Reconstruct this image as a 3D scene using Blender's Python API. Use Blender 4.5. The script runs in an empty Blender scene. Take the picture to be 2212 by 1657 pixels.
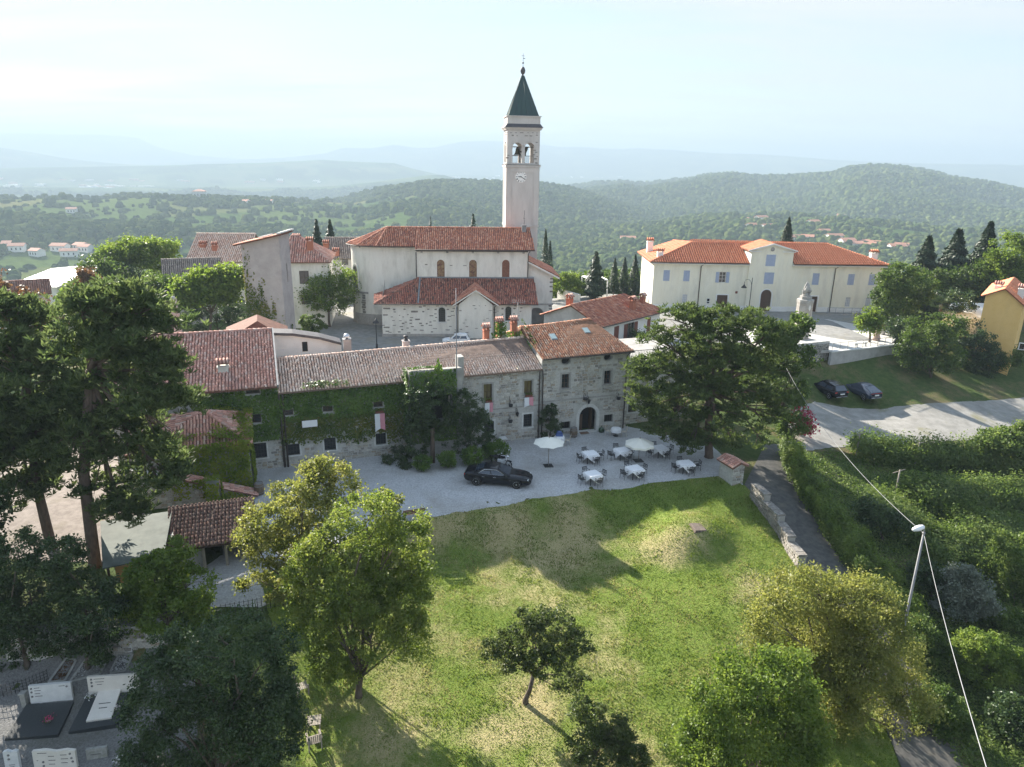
import bpy,bmesh,math,random
import numpy as np
from mathutils import Vector,Matrix
from mathutils.geometry import tessellate_polygon

S=bpy.context.scene
COL=S.collection
R=math.radians
rng=np.random.default_rng(7)
random.seed(7)

# ------------------------------------------------------------------ camera
IW,IH,FOC=2212.0,1657.0,1536.0
PITCH,ROLL=R(17.3),R(0.95)
EYE=np.array([0.0,0.0,23.4])
_fw=np.array([0,math.cos(PITCH),-math.sin(PITCH)])
_rt=np.array([1.0,0,0]);_up=np.cross(_rt,_fw)
_r2=_rt*math.cos(ROLL)+_up*math.sin(ROLL)
_u2=-_rt*math.sin(ROLL)+_up*math.cos(ROLL)
cam=bpy.data.cameras.new('camera');camo=bpy.data.objects.new('camera',cam);COL.objects.link(camo)
cam.sensor_width=36;cam.lens=36*FOC/IW;cam.clip_start=0.5;cam.clip_end=60000
M=Matrix(((_r2[0],_u2[0],-_fw[0]),(_r2[1],_u2[1],-_fw[1]),(_r2[2],_u2[2],-_fw[2]))).to_4x4()
M.translation=Vector(EYE);camo.matrix_world=M
S.camera=camo

# ------------------------------------------------------------------ light, sky, exposure
SUN_AZ,SUN_EL=R(40),R(28) # the sun stands behind the village, to the left
SUN_STRENGTH,SKY_STRENGTH,EXPOSURE=5.0,0.05,1.9
S.view_settings.view_transform='Standard';S.view_settings.look='None'
S.view_settings.exposure=EXPOSURE;S.view_settings.gamma=1.0;S.view_settings.use_curve_mapping=False
sun_dir=Vector((-math.sin(SUN_AZ)*math.cos(SUN_EL),math.cos(SUN_AZ)*math.cos(SUN_EL),math.sin(SUN_EL)))
sl=bpy.data.lights.new('sun','SUN');sl.energy=SUN_STRENGTH;sl.angle=R(0.53);sl.color=(1.0,0.93,0.82)
so=bpy.data.objects.new('sun',sl);COL.objects.link(so);so.location=(-60,60,90)
so.rotation_euler=(-sun_dir).to_track_quat('-Z','Y').to_euler()
world=bpy.data.worlds.new('World');S.world=world;world.use_nodes=True
wt=world.node_tree;wt.nodes.clear()
def wn(t,**kw):
 n=wt.nodes.new(t)
 for k,v in kw.items():setattr(n,k,v)
 return n
w_out=wn('ShaderNodeOutputWorld');w_bg=wn('ShaderNodeBackground');w_bg.inputs['Strength'].default_value=SKY_STRENGTH
w_sky=wn('ShaderNodeTexSky',sky_type='NISHITA',sun_disc=False,sun_elevation=SUN_EL,sun_rotation=-SUN_AZ,
  altitude=250,air_density=1.0,dust_density=0.15,ozone_density=1.5)
w_tc=wn('ShaderNodeTexCoord');w_sep=wn('ShaderNodeSeparateXYZ')
wt.links.new(w_tc.outputs['Generated'],w_sep.inputs[0])
w_add=wn('ShaderNodeMath',operation='ADD');w_add.inputs[1].default_value=0.09
wt.links.new(w_sep.outputs['Z'],w_add.inputs[0])
w_max=wn('ShaderNodeMath',operation='MAXIMUM');w_max.inputs[1].default_value=0.03
wt.links.new(w_add.outputs[0],w_max.inputs[0])
w_div=wn('ShaderNodeVectorMath',operation='DIVIDE');w_cmb=wn('ShaderNodeCombineXYZ')
for k in range(3):wt.links.new(w_max.outputs[0],w_cmb.inputs[k])
wt.links.new(w_tc.outputs['Generated'],w_div.inputs[0]);wt.links.new(w_cmb.outputs[0],w_div.inputs[1])
w_map=wn('ShaderNodeMapping');w_map.inputs['Scale'].default_value=(0.34,0.95,0.0);w_map.inputs['Rotation'].default_value=(0,0,R(-14))
wt.links.new(w_div.outputs[0],w_map.inputs[0])
w_noi=wn('ShaderNodeTexNoise');w_noi.inputs['Scale'].default_value=1.1;w_noi.inputs['Detail'].default_value=9;w_noi.inputs['Roughness'].default_value=0.58;w_noi.inputs['Distortion'].default_value=0.6
wt.links.new(w_map.outputs[0],w_noi.inputs['Vector'])
w_rmp=wn('ShaderNodeMapRange');w_rmp.inputs['From Min'].default_value=0.40;w_rmp.inputs['From Max'].default_value=0.68;w_rmp.inputs['To Max'].default_value=1.0;w_rmp.inputs['To Min'].default_value=0.5
wt.links.new(w_noi.outputs['Fac'],w_rmp.inputs['Value'])
w_el=wn('ShaderNodeMapRange');w_el.inputs['From Min'].default_value=0.15;w_el.inputs['From Max'].default_value=0.6;wt.links.new(w_sep.outputs['Z'],w_el.inputs['Value'])
w_veil=wn('ShaderNodeMix',data_type='RGBA');w_veil.inputs['A'].default_value=(4.95,5.15,5.2,1);w_veil.inputs['B'].default_value=(4.1,5.2,6.6,1);wt.links.new(w_el.outputs[0],w_veil.inputs['Factor'])
w_mix=wn('ShaderNodeMix',data_type='RGBA');wt.links.new(w_veil.outputs['Result'],w_mix.inputs['B'])
wt.links.new(w_rmp.outputs[0],w_mix.inputs['Factor']);wt.links.new(w_sky.outputs[0],w_mix.inputs['A'])
wt.links.new(w_mix.outputs['Result'],w_bg.inputs['Color']);wt.links.new(w_bg.outputs[0],w_out.inputs['Surface'])
S.render.engine='CYCLES'
S.cycles.max_bounces=6;S.cycles.diffuse_bounces=3;S.cycles.glossy_bounces=2;S.cycles.transmission_bounces=4
S.cycles.volume_bounces=1;S.cycles.transparent_max_bounces=6;S.cycles.caustics_reflective=False;S.cycles.caustics_refractive=False
S.cycles.use_denoising=True;S.cycles.use_adaptive_sampling=True;S.cycles.adaptive_threshold=0.02
S.cycles.sample_clamp_indirect=6

# ------------------------------------------------------------------ geometry of the view (used to measure where things stand)
def ray(u,v):return _fw+_r2*((u-IW/2)/FOC)+_u2*((IH/2-v)/FOC)
def at_z(u,v,z=0.0):
 d=ray(u,v);return EYE+d*((z-EYE[2])/d[2])
def at_depth(u,v,dep):return EYE+ray(u,v)*dep
def px_per_m(dep):return FOC/dep

# ------------------------------------------------------------------ value noise
_tab=rng.random((256,256))
def vnoise(x,y):
 xi=np.floor(x).astype(int);yi=np.floor(y).astype(int);fx=x-xi;fy=y-yi
 fx=fx*fx*(3-2*fx);fy=fy*fy*(3-2*fy)
 a=_tab[xi % 256,yi % 256];b=_tab[(xi+1) % 256,yi % 256];c=_tab[xi % 256,(yi+1) % 256];d=_tab[(xi+1) % 256,(yi+1) % 256]
 return (a*(1-fx)+b*fx)*(1-fy)+(c*(1-fx)+d*fx)*fy
def fbm(x,y,o=4):
 s=0;a=1;t=0
 for k in range(o):
  s=s+a*vnoise(x*2 **k+17.3*k,y*2 **k+5.1*k);t+=a;a *= 0.5
 return s/t
def sstep(a,b,x):
 t=np.clip((x-a)/(b-a),0,1);return t*t*(3-2*t)

# ------------------------------------------------------------------ naming helpers
def tag(o,label=None,cat=None,group=None,kind=None):
 if label:o['label']=label
 if cat:o['category']=cat
 if group:o['group']=group
 if kind:o['kind']=kind
 return o
def empty(name,loc,rz=0.0,label=None,cat=None,group=None):
 o=bpy.data.objects.new(name,None);COL.objects.link(o);o.empty_display_size=0.3
 o.location=loc;o.rotation_euler=(0,0,rz);return tag(o,label,cat,group)
def link(name,me,parent=None,loc=None,rot=None):
 o=bpy.data.objects.new(name,me);COL.objects.link(o)
 if parent:o.parent=parent
 if loc is not None:o.location=loc
 if rot is not None:o.rotation_euler=rot
 return o
KIDS={}
def copy_tree(o,parent=None):
 c=o.copy();COL.objects.link(c);c.parent=parent
 for ch in list(o.children):copy_tree(ch,c)
 return c

# ------------------------------------------------------------------ mesh helpers
def np_mesh(name,V,Fc,mat,smooth=False):
 """V (n,3), Fc (m,k) all faces of one size"""
 me=bpy.data.meshes.new(name);V=np.asarray(V,np.float32);Fc=np.asarray(Fc,np.int32);k=Fc.shape[1]
 me.vertices.add(len(V));me.vertices.foreach_set('co',V.ravel())
 me.loops.add(Fc.size);me.loops.foreach_set('vertex_index',Fc.ravel())
 me.polygons.add(len(Fc));me.polygons.foreach_set('loop_start',np.arange(0,Fc.size,k,dtype=np.int32));me.polygons.foreach_set('loop_total',np.full(len(Fc),k,np.int32))
 if smooth:me.polygons.foreach_set('use_smooth',np.ones(len(Fc),bool))
 me.update(calc_edges=True)
 if mat:me.materials.append(mat)
 return me

class MB:
 """collects shapes of one mesh; M is the current local transform"""
 def __init__(s):s.v=[];s.f=[];s.mi=[];s.sm=[];s.m=0;s.M=None
 def add(s,vs,fs,smooth=False):
  b=len(s.v)
  if s.M is not None:vs=[tuple(s.M @ Vector(p)) for p in vs]
  s.v+=[tuple(map(float,p)) for p in vs];s.f+=[tuple(i+b for i in f) for f in fs]
  s.mi+=[s.m]*len(fs);s.sm+=[smooth]*len(fs);return s
 def box(s,x0,y0,z0,x1,y1,z1):
  return s.add([(x0,y0,z0),(x1,y0,z0),(x1,y1,z0),(x0,y1,z0),(x0,y0,z1),(x1,y0,z1),(x1,y1,z1),(x0,y1,z1)],
     [(0,3,2,1),(4,5,6,7),(0,1,5,4),(1,2,6,5),(2,3,7,6),(3,0,4,7)])
 def bbox(s,x0,y0,z0,x1,y1,z1,b=0.01):
  """box with chamfered top edges"""
  return s.add([(x0,y0,z0),(x1,y0,z0),(x1,y1,z0),(x0,y1,z0),(x0,y0,z1-b),(x1,y0,z1-b),(x1,y1,z1-b),(x0,y1,z1-b),
     (x0+b,y0+b,z1),(x1-b,y0+b,z1),(x1-b,y1-b,z1),(x0+b,y1-b,z1)],
     [(0,3,2,1),(8,9,10,11),(0,1,5,4),(1,2,6,5),(2,3,7,6),(3,0,4,7),(4,5,9,8),(5,6,10,9),(6,7,11,10),(7,4,8,11)])
 def slab(s,p,th):
  """polygon p (list of 3d points, counter-clockwise seen from above) with thickness th downwards"""
  n=len(p);q=[(a[0],a[1],a[2]-th) for a in p]
  fs=[tuple(range(n)),tuple(range(2*n-1,n-1,-1))]+[(i,i+n,(i+1) % n+n,(i+1) % n) for i in range(n)]
  return s.add(list(p)+q,fs)
 def prism(s,poly,y0,y1):
  """polygon in x,z extruded along y"""
  n=len(poly)
  return s.add([(x,y0,z) for x,z in poly]+[(x,y1,z) for x,z in poly],
     [tuple(range(n)),tuple(range(2*n-1,n-1,-1))]+[(i,i+n,(i+1) % n+n,(i+1) % n) for i in range(n)])
 def tube(s,pts,rad,n=6,caps=True,smooth=True):
  pts=[Vector(p) for p in pts];rad=[rad]*len(pts) if np.isscalar(rad) else list(rad)
  vs=[];fs=[]
  for i,p in enumerate(pts):
   t=(pts[min(i+1,len(pts)-1)]-pts[max(i-1,0)]);t=t.normalized() if t.length>1e-9 else Vector((0,0,1))
   a=t.cross(Vector((0,0,1)) if abs(t.z)<0.95 else Vector((1,0,0))).normalized();b=t.cross(a)
   for k in range(n):
    w=2*math.pi*k/n;vs.append(p+(a*math.cos(w)+b*math.sin(w))*rad[i])
  for i in range(len(pts)-1):
   for k in range(n):
    fs.append((i*n+k,i*n+(k+1) % n,(i+1)*n+(k+1) % n,(i+1)*n+k))
  if caps:fs.append(tuple(range(n-1,-1,-1)));fs.append(tuple((len(pts)-1)*n+k for k in range(n)))
  return s.add(vs,fs,smooth)
 def lathe(s,prof,n=16,c=(0,0,0),smooth=True,a0=0.0):
  vs=[];fs=[]
  for r,z in prof:
   for k in range(n):
    w=a0+2*math.pi*k/n;vs.append((c[0]+r*math.cos(w),c[1]+r*math.sin(w),c[2]+z))
  for i in range(len(prof)-1):
   for k in range(n):fs.append((i*n+k,i*n+(k+1) % n,(i+1)*n+(k+1) % n,(i+1)*n+k))
  fs.append(tuple(range(n-1,-1,-1)));fs.append(tuple((len(prof)-1)*n+k for k in range(n)))
  return s.add(vs,fs,smooth)
 def wall(s,outer,holes,P,depth=0.3,back=False):
  """flat wall with openings. outer / holes: 2d polygons; P(x,z,d) gives the 3d point d metres behind the face"""
  lists=[[Vector((x,z,0)) for x,z in pl] for pl in [outer]+holes]
  flat=[p for l in lists for p in l]
  tris=tessellate_polygon(lists)
  s.add([P(p.x,p.y,0) for p in flat],[tuple(t) for t in tris])
  for h in holes:
   n=len(h)
   s.add([P(x,z,0) for x,z in h]+[P(x,z,depth) for x,z in h],[(i,(i+1) % n,(i+1) % n+n,i+n) for i in range(n)])
  return s
 def build(s,name,mats,parent=None,loc=None,rot=None,recalc=False):
  return link(name,s.mesh(name,mats,recalc),parent,loc,rot)
 def mesh(s,name,mats,recalc=False):
  me=bpy.data.meshes.new(name);me.from_pydata(s.v,[],s.f)
  for m in (mats if isinstance(mats,(list,tuple)) else [mats]):me.materials.append(m)
  me.polygons.foreach_set('material_index',s.mi);me.polygons.foreach_set('use_smooth',s.sm)
  if recalc:
   bm=bmesh.new();bm.from_mesh(me);bmesh.ops.recalc_face_normals(bm,faces=bm.faces);bm.to_mesh(me);bm.free()
  me.update();return me

def rect(x0,z0,x1,z1):return [(x0,z0),(x1,z0),(x1,z1),(x0,z1)]
def arch(x0,z0,x1,z1,n=10):
 """z1 = crown of the arch"""
 r=(x1-x0)/2;c=(x0+x1)/2;zs=z1-r
 return [(x0,z0),(x1,z0)]+[(c+r*math.cos(math.pi*k/n),zs+r*math.sin(math.pi*k/n)) for k in range(n+1)]
def oval(cx,cz,rx,rz,n=20):return [(cx+rx*math.cos(2*math.pi*k/n),cz+rz*math.sin(2*math.pi*k/n)) for k in range(n)]

# ------------------------------------------------------------------ materials
MATS={}
def mat(name,col,col2=None,scale=3.0,rough=0.85,bump=0.0,bscale=None,spec=0.3,metal=0.0,detail=5,contrast=(0.35,0.65),col3=None,scale3=0.3,fac3=(0.5,0.7),emit=None,coat=0.0,stretch=None):
 m=bpy.data.materials.new(name);m.use_nodes=True;t=m.node_tree;b=t.nodes['Principled BSDF']
 b.inputs['Roughness'].default_value=rough;b.inputs['Specular IOR Level'].default_value=spec;b.inputs['Metallic'].default_value=metal
 b.inputs['Coat Weight'].default_value=coat
 b.inputs['Base Color'].default_value=(*col,1)
 tc=t.nodes.new('ShaderNodeTexCoord')
 vec=tc.outputs['Object']
 if stretch:
  mp=t.nodes.new('ShaderNodeMapping');mp.inputs['Scale'].default_value=stretch;t.links.new(vec,mp.inputs[0]);vec=mp.outputs[0]
 if col2 is not None:
  n=t.nodes.new('ShaderNodeTexNoise');n.inputs['Scale'].default_value=scale;n.inputs['Detail'].default_value=detail;n.inputs['Roughness'].default_value=0.6
  t.links.new(vec,n.inputs['Vector'])
  r=t.nodes.new('ShaderNodeMapRange');r.inputs['From Min'].default_value=contrast[0];r.inputs['From Max'].default_value=contrast[1]
  t.links.new(n.outputs['Fac'],r.inputs['Value'])
  x=t.nodes.new('ShaderNodeMix');x.data_type='RGBA';x.inputs['A'].default_value=(*col,1);x.inputs['B'].default_value=(*col2,1)
  t.links.new(r.outputs[0],x.inputs['Factor']);out=x.outputs['Result']
  if col3 is not None:
   n3=t.nodes.new('ShaderNodeTexNoise');n3.inputs['Scale'].default_value=scale3;n3.inputs['Detail'].default_value=6;n3.inputs['Roughness'].default_value=0.65
   t.links.new(vec,n3.inputs['Vector'])
   r3=t.nodes.new('ShaderNodeMapRange');r3.inputs['From Min'].default_value=fac3[0];r3.inputs['From Max'].default_value=fac3[1]
   t.links.new(n3.outputs['Fac'],r3.inputs['Value'])
   x3=t.nodes.new('ShaderNodeMix');x3.data_type='RGBA';x3.inputs['B'].default_value=(*col3,1)
   t.links.new(out,x3.inputs['A']);t.links.new(r3.outputs[0],x3.inputs['Factor']);out=x3.outputs['Result']
  t.links.new(out,b.inputs['Base Color'])
 if bump:
  nb=t.nodes.new('ShaderNodeTexNoise');nb.inputs['Scale'].default_value=bscale or scale*4;nb.inputs['Detail'].default_value=6
  t.links.new(vec,nb.inputs['Vector'])
  bp=t.nodes.new('ShaderNodeBump');bp.inputs['Strength'].default_value=bump;bp.inputs['Distance'].default_value=0.05
  t.links.new(nb.outputs['Fac'],bp.inputs['Height']);t.links.new(bp.outputs[0],b.inputs['Normal'])
 if emit:b.inputs['Emission Color'].default_value=(*emit[0],1);b.inputs['Emission Strength'].default_value=emit[1]
 MATS[name]=m;return m
def piece_mat(name,cols,rough=0.85,bump=0.4,bscale=12,jitter=0.25,stain=None,stain_scale=1.2,stain_fac=(0.5,0.7)):
 """a material whose colour differs from piece to piece (tile, stone): joined pieces by island, single ones by object"""
 m=bpy.data.materials.new(name);m.use_nodes=True;t=m.node_tree;b=t.nodes['Principled BSDF'];b.inputs['Roughness'].default_value=rough;b.inputs['Specular IOR Level'].default_value=0.25
 g=t.nodes.new('ShaderNodeNewGeometry');oi=t.nodes.new('ShaderNodeObjectInfo')
 a=t.nodes.new('ShaderNodeMath');a.operation='ADD';t.links.new(g.outputs['Random Per Island'],a.inputs[0]);t.links.new(oi.outputs['Random'],a.inputs[1])
 f=t.nodes.new('ShaderNodeMath');f.operation='FRACT';t.links.new(a.outputs[0],f.inputs[0])
 cr=t.nodes.new('ShaderNodeValToRGB');cr.color_ramp.interpolation='LINEAR'
 el=cr.color_ramp.elements
 while len(el)<len(cols):el.new(0.5)
 for i,c in enumerate(cols):el[i].position=i/(len(cols)-1);el[i].color=(*c,1)
 t.links.new(f.outputs[0],cr.inputs[0])
 tc=t.nodes.new('ShaderNodeNewGeometry');n=t.nodes.new('ShaderNodeTexNoise');n.inputs['Scale'].default_value=bscale;n.inputs['Detail'].default_value=5
 t.links.new(tc.outputs['Position'],n.inputs['Vector'])
 r=t.nodes.new('ShaderNodeMapRange');r.inputs['To Min'].default_value=1-jitter;r.inputs['To Max'].default_value=1+jitter;r.inputs['From Min'].default_value=0.3;r.inputs['From Max'].default_value=0.7
 t.links.new(n.outputs['Fac'],r.inputs['Value'])
 mu=t.nodes.new('ShaderNodeVectorMath');mu.operation='SCALE';t.links.new(cr.outputs[0],mu.inputs[0]);t.links.new(r.outputs[0],mu.inputs['Scale'])
 out=mu.outputs[0]
 if stain:
  n3=t.nodes.new('ShaderNodeTexNoise');n3.inputs['Scale'].default_value=stain_scale;n3.inputs['Detail'].default_value=6;n3.inputs['Roughness'].default_value=0.7
  t.links.new(tc.outputs['Position'],n3.inputs['Vector'])
  r3=t.nodes.new('ShaderNodeMapRange');r3.inputs['From Min'].default_value=stain_fac[0];r3.inputs['From Max'].default_value=stain_fac[1]
  t.links.new(n3.outputs['Fac'],r3.inputs['Value'])
  x3=t.nodes.new('ShaderNodeMix');x3.data_type='RGBA';x3.inputs['B'].default_value=(*stain,1)
  t.links.new(out,x3.inputs['A']);t.links.new(r3.outputs[0],x3.inputs['Factor']);out=x3.outputs['Result']
 t.links.new(out,b.inputs['Base Color'])
 bp=t.nodes.new('ShaderNodeBump');bp.inputs['Strength'].default_value=bump;bp.inputs['Distance'].default_value=0.02
 t.links.new(n.outputs['Fac'],bp.inputs['Height']);t.links.new(bp.outputs[0],b.inputs['Normal'])
 MATS[name]=m;return m
def leaf_mat(name,c_dark,c_mid,c_light,trans=0.45,rough=0.5,spec=0.3,cl_scale=0.7):
 """leaf: diffuse + translucent, colour differs leaf by leaf and clump by clump"""
 m=bpy.data.materials.new(name);m.use_nodes=True;t=m.node_tree;t.nodes.remove(t.nodes['Principled BSDF']);out=t.nodes['Material Output']
 g=t.nodes.new('ShaderNodeNewGeometry');n=t.nodes.new('ShaderNodeTexNoise');n.inputs['Scale'].default_value=cl_scale;n.inputs['Detail'].default_value=3
 t.links.new(g.outputs['Position'],n.inputs['Vector'])
 a=t.nodes.new('ShaderNodeMath');a.operation='MULTIPLY_ADD';a.inputs[1].default_value=0.5
 t.links.new(g.outputs['Random Per Island'],a.inputs[0])
 mr=t.nodes.new('ShaderNodeMapRange');mr.inputs['From Min'].default_value=0.35;mr.inputs['From Max'].default_value=0.65;mr.inputs['To Max'].default_value=0.5
 t.links.new(n.outputs['Fac'],mr.inputs['Value']);t.links.new(mr.outputs[0],a.inputs[2])
 cr=t.nodes.new('ShaderNodeValToRGB');el=cr.color_ramp.elements;el.new(0.5)
 for i,c in enumerate((c_dark,c_mid,c_light)):el[i].position=(0.1,0.5,0.9)[i];el[i].color=(*c,1)
 t.links.new(a.outputs[0],cr.inputs[0])
 p=t.nodes.new('ShaderNodeBsdfPrincipled');p.inputs['Roughness'].default_value=rough;p.inputs['Specular IOR Level'].default_value=spec
 tr=t.nodes.new('ShaderNodeBsdfTranslucent');x=t.nodes.new('ShaderNodeMixShader');x.inputs[0].default_value=trans
 hs=t.nodes.new('ShaderNodeHueSaturation');hs.inputs['Hue'].default_value=0.495;hs.inputs['Saturation'].default_value=1.08;hs.inputs['Value'].default_value=1.35
 t.links.new(cr.outputs[0],p.inputs['Base Color']);t.links.new(cr.outputs[0],hs.inputs['Color']);t.links.new(hs.outputs[0],tr.inputs['Color'])
 t.links.new(p.outputs[0],x.inputs[1]);t.links.new(tr.outputs[0],x.inputs[2]);t.links.new(x.outputs[0],out.inputs['Surface'])
 MATS[name]=m;return m
# ================================================================== TERRAIN
_cp=[ # pixel column, pixel row, height above the courtyard (m)
 (555,1015,0),(640,1000,0),(760,985,0),(900,970,0),(1085,950,0),(1165,948,0),(1348,925,0),(1450,940,0),(1540,960,0),(1600,1045,0),(1540,1030,0),(1400,1046,0),(1280,1060,0),(1150,1082,0),(1050,1099,0),(920,1118,0),(800,1150,0),(700,1195,0),(620,1235,-.3),
 (1000,1040,0),(1200,1000,0),(1400,990,0),(750,1060,0),(600,1090,0),(490,1280,-.8),(560,1300,-1.1),(400,1260,-.6),(300,1240,-.6),
 (935,1205,-2.0),(1050,1195,-2.0),(1200,1180,-2.0),(1320,1160,-1.9),(1000,1290,-2.3),(1200,1300,-2.5),(1400,1290,-2.4),(1600,1290,-2.1),(1135,1520,-3.2),(1106,1657,-3.6),(1400,1500,-3.1),(1400,1657,-3.6),(700,1500,-3.0),(680,1640,-3.4),(800,1300,-2.0),
 (1380,1110,-1.3),(1620,1120,-.9),(1700,1215,-1.6),(1480,1225,-2.0),
 (1660,970,0.1),(1700,1040,-.4),(1740,1120,-1.0),(1810,1215,-2.0),(1900,1400,-3.4),(2000,1600,-4.4),
 (100,1630,-3.8),(250,1640,-3.8),(40,1480,-3.3),(250,1470,-3.3),(330,1560,-3.6),(180,1380,-1.2),(300,1370,-1.2),(20,1340,-.8),
 (100,1100,0.4),(190,1000,0.5),(20,1000,0.8),(200,1200,-.2),(-200,1100,.4),(-300,1500,-2),
 (1900,1000,-2.6),(2100,1100,-3.6),(2212,1300,-5.2),(2000,1400,-4.4),(2212,1600,-6.3),(2400,1200,-5),(2500,1500,-7),
 (1780,950,-1.7),(1830,930,-1.9),(2000,910,-2.2),(2200,890,-2.6),(2450,900,-3.2),(1760,880,-1.3),(1800,868,-1.6),(1870,872,-1.8),(1800,800,0.8),(1925,785,0.8),(2050,800,-.5),(2200,800,-1.6),(2450,780,-2.5),
 (1830,735,2.6),(1900,740,2.6),(1760,715,2.6),(1650,676,2.4),(1440,668,2.4),(1890,676,2.4),(2050,690,2.4),(2200,690,1.6),(2400,680,1),
 (1590,760,1.8),(1540,800,.8),(1490,880,.1),
 (760,745,1.0),(830,735,1.0),(985,740,1.0),(1110,735,1.0),(1200,680,1.2),(1260,645,1.6),(1320,635,1.6),(740,700,1.2),(700,690,1.2),(600,720,.8),(450,720,.5),(380,690,.3),
 (660,630,1.2),(540,640,.6),(430,630,-.5),(300,620,-3),(100,640,-6),(-200,640,-6),(60,760,-1),(-200,800,-2)]
_P=np.array([at_z(u,v,z)[:2] for u,v,z in _cp]);_Z=np.array([c[2] for c in _cp],float)
_ring=np.array([(165*math.sin(a),165*math.cos(a)) for a in np.radians(np.arange(-60,61,8))])
_P=np.vstack([_P,_ring,[[-40,5],[0,4],[40,5],[0,12]]]);_Z=np.concatenate([_Z,np.interp(np.degrees(np.arctan2(_ring[:,0],_ring[:,1])),[-60,-20,0,15,60],[-16,-12,-10,-7,-6]),[-4,-4.5,-8,-4.2]])
_n=len(_P);_A=np.zeros((_n+3,_n+3));_A[:_n,:_n]=np.linalg.norm(_P[:,None]-_P[None],axis=2)+np.eye(_n)*-0.08
_A[:_n,_n]=1;_A[:_n,_n+1:]=_P;_A[_n,:_n]=1;_A[_n+1:,:_n]=_P.T
_w=np.linalg.solve(_A,np.concatenate([_Z,[0,0,0]]))
MOUND=at_z(1488,1160,-1.2)[:2]
def near_z(x,y):
 x=np.atleast_1d(np.asarray(x,float));y=np.atleast_1d(np.asarray(y,float));sh=x.shape;x=x.ravel();y=y.ravel()
 r=np.hypot(x,y);k=np.minimum(1,175/np.maximum(r,1e-6));q=np.stack([x*k,y*k],1);out=np.empty(len(x))
 for i in range(0,len(x),20000):
  d=np.linalg.norm(q[i:i+20000,None]-_P[None],axis=2);out[i:i+20000]=d @ _w[:_n]+_w[_n]+q[i:i+20000] @ _w[_n+1:]
 dm=np.hypot((x-MOUND[0])/2.6,(y-MOUND[1])/2.3);out+=1.3*np.exp(-dm **2.6)
 return out.reshape(sh)
# far ridges: distance, fall in front / behind (m), floor, crest as (pixel column, pixel row)
RIDGES=[
 (10500,2000,2000,-130,[(-700,300),(-200,286),(0,288),(140,290),(230,291),(300,298),(340,318),(420,336),(600,350),(900,380),(2600,420)],0),
 (8500,1500,1500,-130,[(-700,345),(200,352),(480,347),(620,340),(700,332),(740,319),(800,320),(850,312),(900,319),(940,318),(990,306),(1040,303),(1085,305),(1165,310),(1210,318),(1250,317),(1330,322),(1390,320),(1480,326),(1560,331),(1640,333),(1700,337),(1800,345),(1950,352),(2212,356),(2600,362)],6),
 (6600,1000,1000,-130,[(-700,310),(-100,316),(0,318),(60,327),(130,340),(200,349),(300,356),(400,360),(700,372),(2600,430)],5),
 (4900,700,700,-130,[(-700,366),(0,364),(150,361),(300,359),(430,355),(560,352),(640,348),(700,345),(780,350),(850,352),(890,364),(940,376),(1000,388),(1300,420),(2600,440)],7),
 (3600,500,500,-125,[(-700,420),(600,410),(760,402),(850,388),(930,378),(960,378),(990,388),(1050,396),(1150,420),(2600,450)],6),
 (2600,1300,900,-105,[(-700,480),(1000,470),(1200,425),(1280,412),(1341,401),(1386,409),(1440,400),(1481,394),(1530,385),(1581,381),(1640,384),(1706,384),(1750,382),(1796,379),(1831,368),(1876,363),(1936,365),(1996,374),(2056,388),(2131,399),(2212,416),(2400,430),(2700,440)],13),
 (1650,900,600,-95,[(-700,520),(500,505),(640,470),(745,449),(800,430),(860,411),(920,398),(1000,395),(1085,397),(1165,400),(1220,408),(1280,424),(1340,444),(1420,470),(1500,500),(1700,520),(2700,540)],11),
 (1350,650,500,-88,[(-700,440),(0,437),(60,434),(130,431),(200,438),(260,430),(330,427),(400,433),(440,432),(520,436),(620,441),(700,447),(760,458),(850,480),(1000,520),(2700,560)],6),
 (1150,420,330,-92,[(-700,560),(900,540),(1200,520),(1400,497),(1500,486),(1620,480),(1740,476),(1850,482),(1950,492),(2060,505),(2212,500),(2400,490),(2700,490)],6),
]
def _crest(pts):
 a=[];s=[]
 for u,v in pts:
  d=ray(u,v);a.append(math.atan2(d[0],d[1]));s.append(d[2]/math.hypot(d[0],d[1]))
 return np.array(a),np.array(s)
RID=[(Rr,wf,wb,fl,*_crest(p),am) for Rr,wf,wb,fl,p,am in RIDGES]
def far_z(x,y):
 r=np.hypot(x,y);az=np.arctan2(x,y)
 fl=np.interp(r,[0,200,420,800,1500,2800,30000],[0,-30,-66,-84,-104,-130,-130])
 g=fbm(x/330,y/330,4)-0.5;g2=1-2*np.abs(fbm(x/520+9,y/520,3)-0.5)
 z=fl+g*np.clip((r-150)/300,0,1)*np.where(r>2800,6,18)
 for Rr,wf,wb,f0,a,s,am in RID:
  Rv=Rr*(1+0.10*(fbm(az*6+Rr,az*0+3.3,3)-0.5))
  zt=23.4+Rv*np.interp(az,a,s)
  t=np.where(r<Rv,(Rv-r)/wf,(r-Rv)/wb)
  pr=1-np.clip(t,0,1) **1.25;pr=pr*pr*(3-2*pr)*0.35+pr*0.65
  h=(zt-f0)*pr+f0-(1-pr)*0+am*1.6*np.sin(np.clip(t,0,1)*math.pi)*(g2-0.7)*4+am*0.25*(fbm(x/(Rr*0.03),y/(Rr*0.03),4)-0.5)
  h=np.where(t>=1,-999,h);k=np.where(r>3000,10.0,14.0)
  z=np.maximum(z,h)+np.maximum(k-np.abs(z-h),0) **2/(4*k)
 return z
def ground_z(x,y):
 x=np.asarray(x,float);y=np.asarray(y,float);r=np.hypot(x,y);w=sstep(128,300,r)
 z=np.zeros(x.shape);a=w<1;b=w>0
 if a.any():z[a]+=near_z(x[a],y[a])*(1-w[a])
 if b.any():z[b]+=far_z(x[b],y[b])*w[b]
 return z
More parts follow.
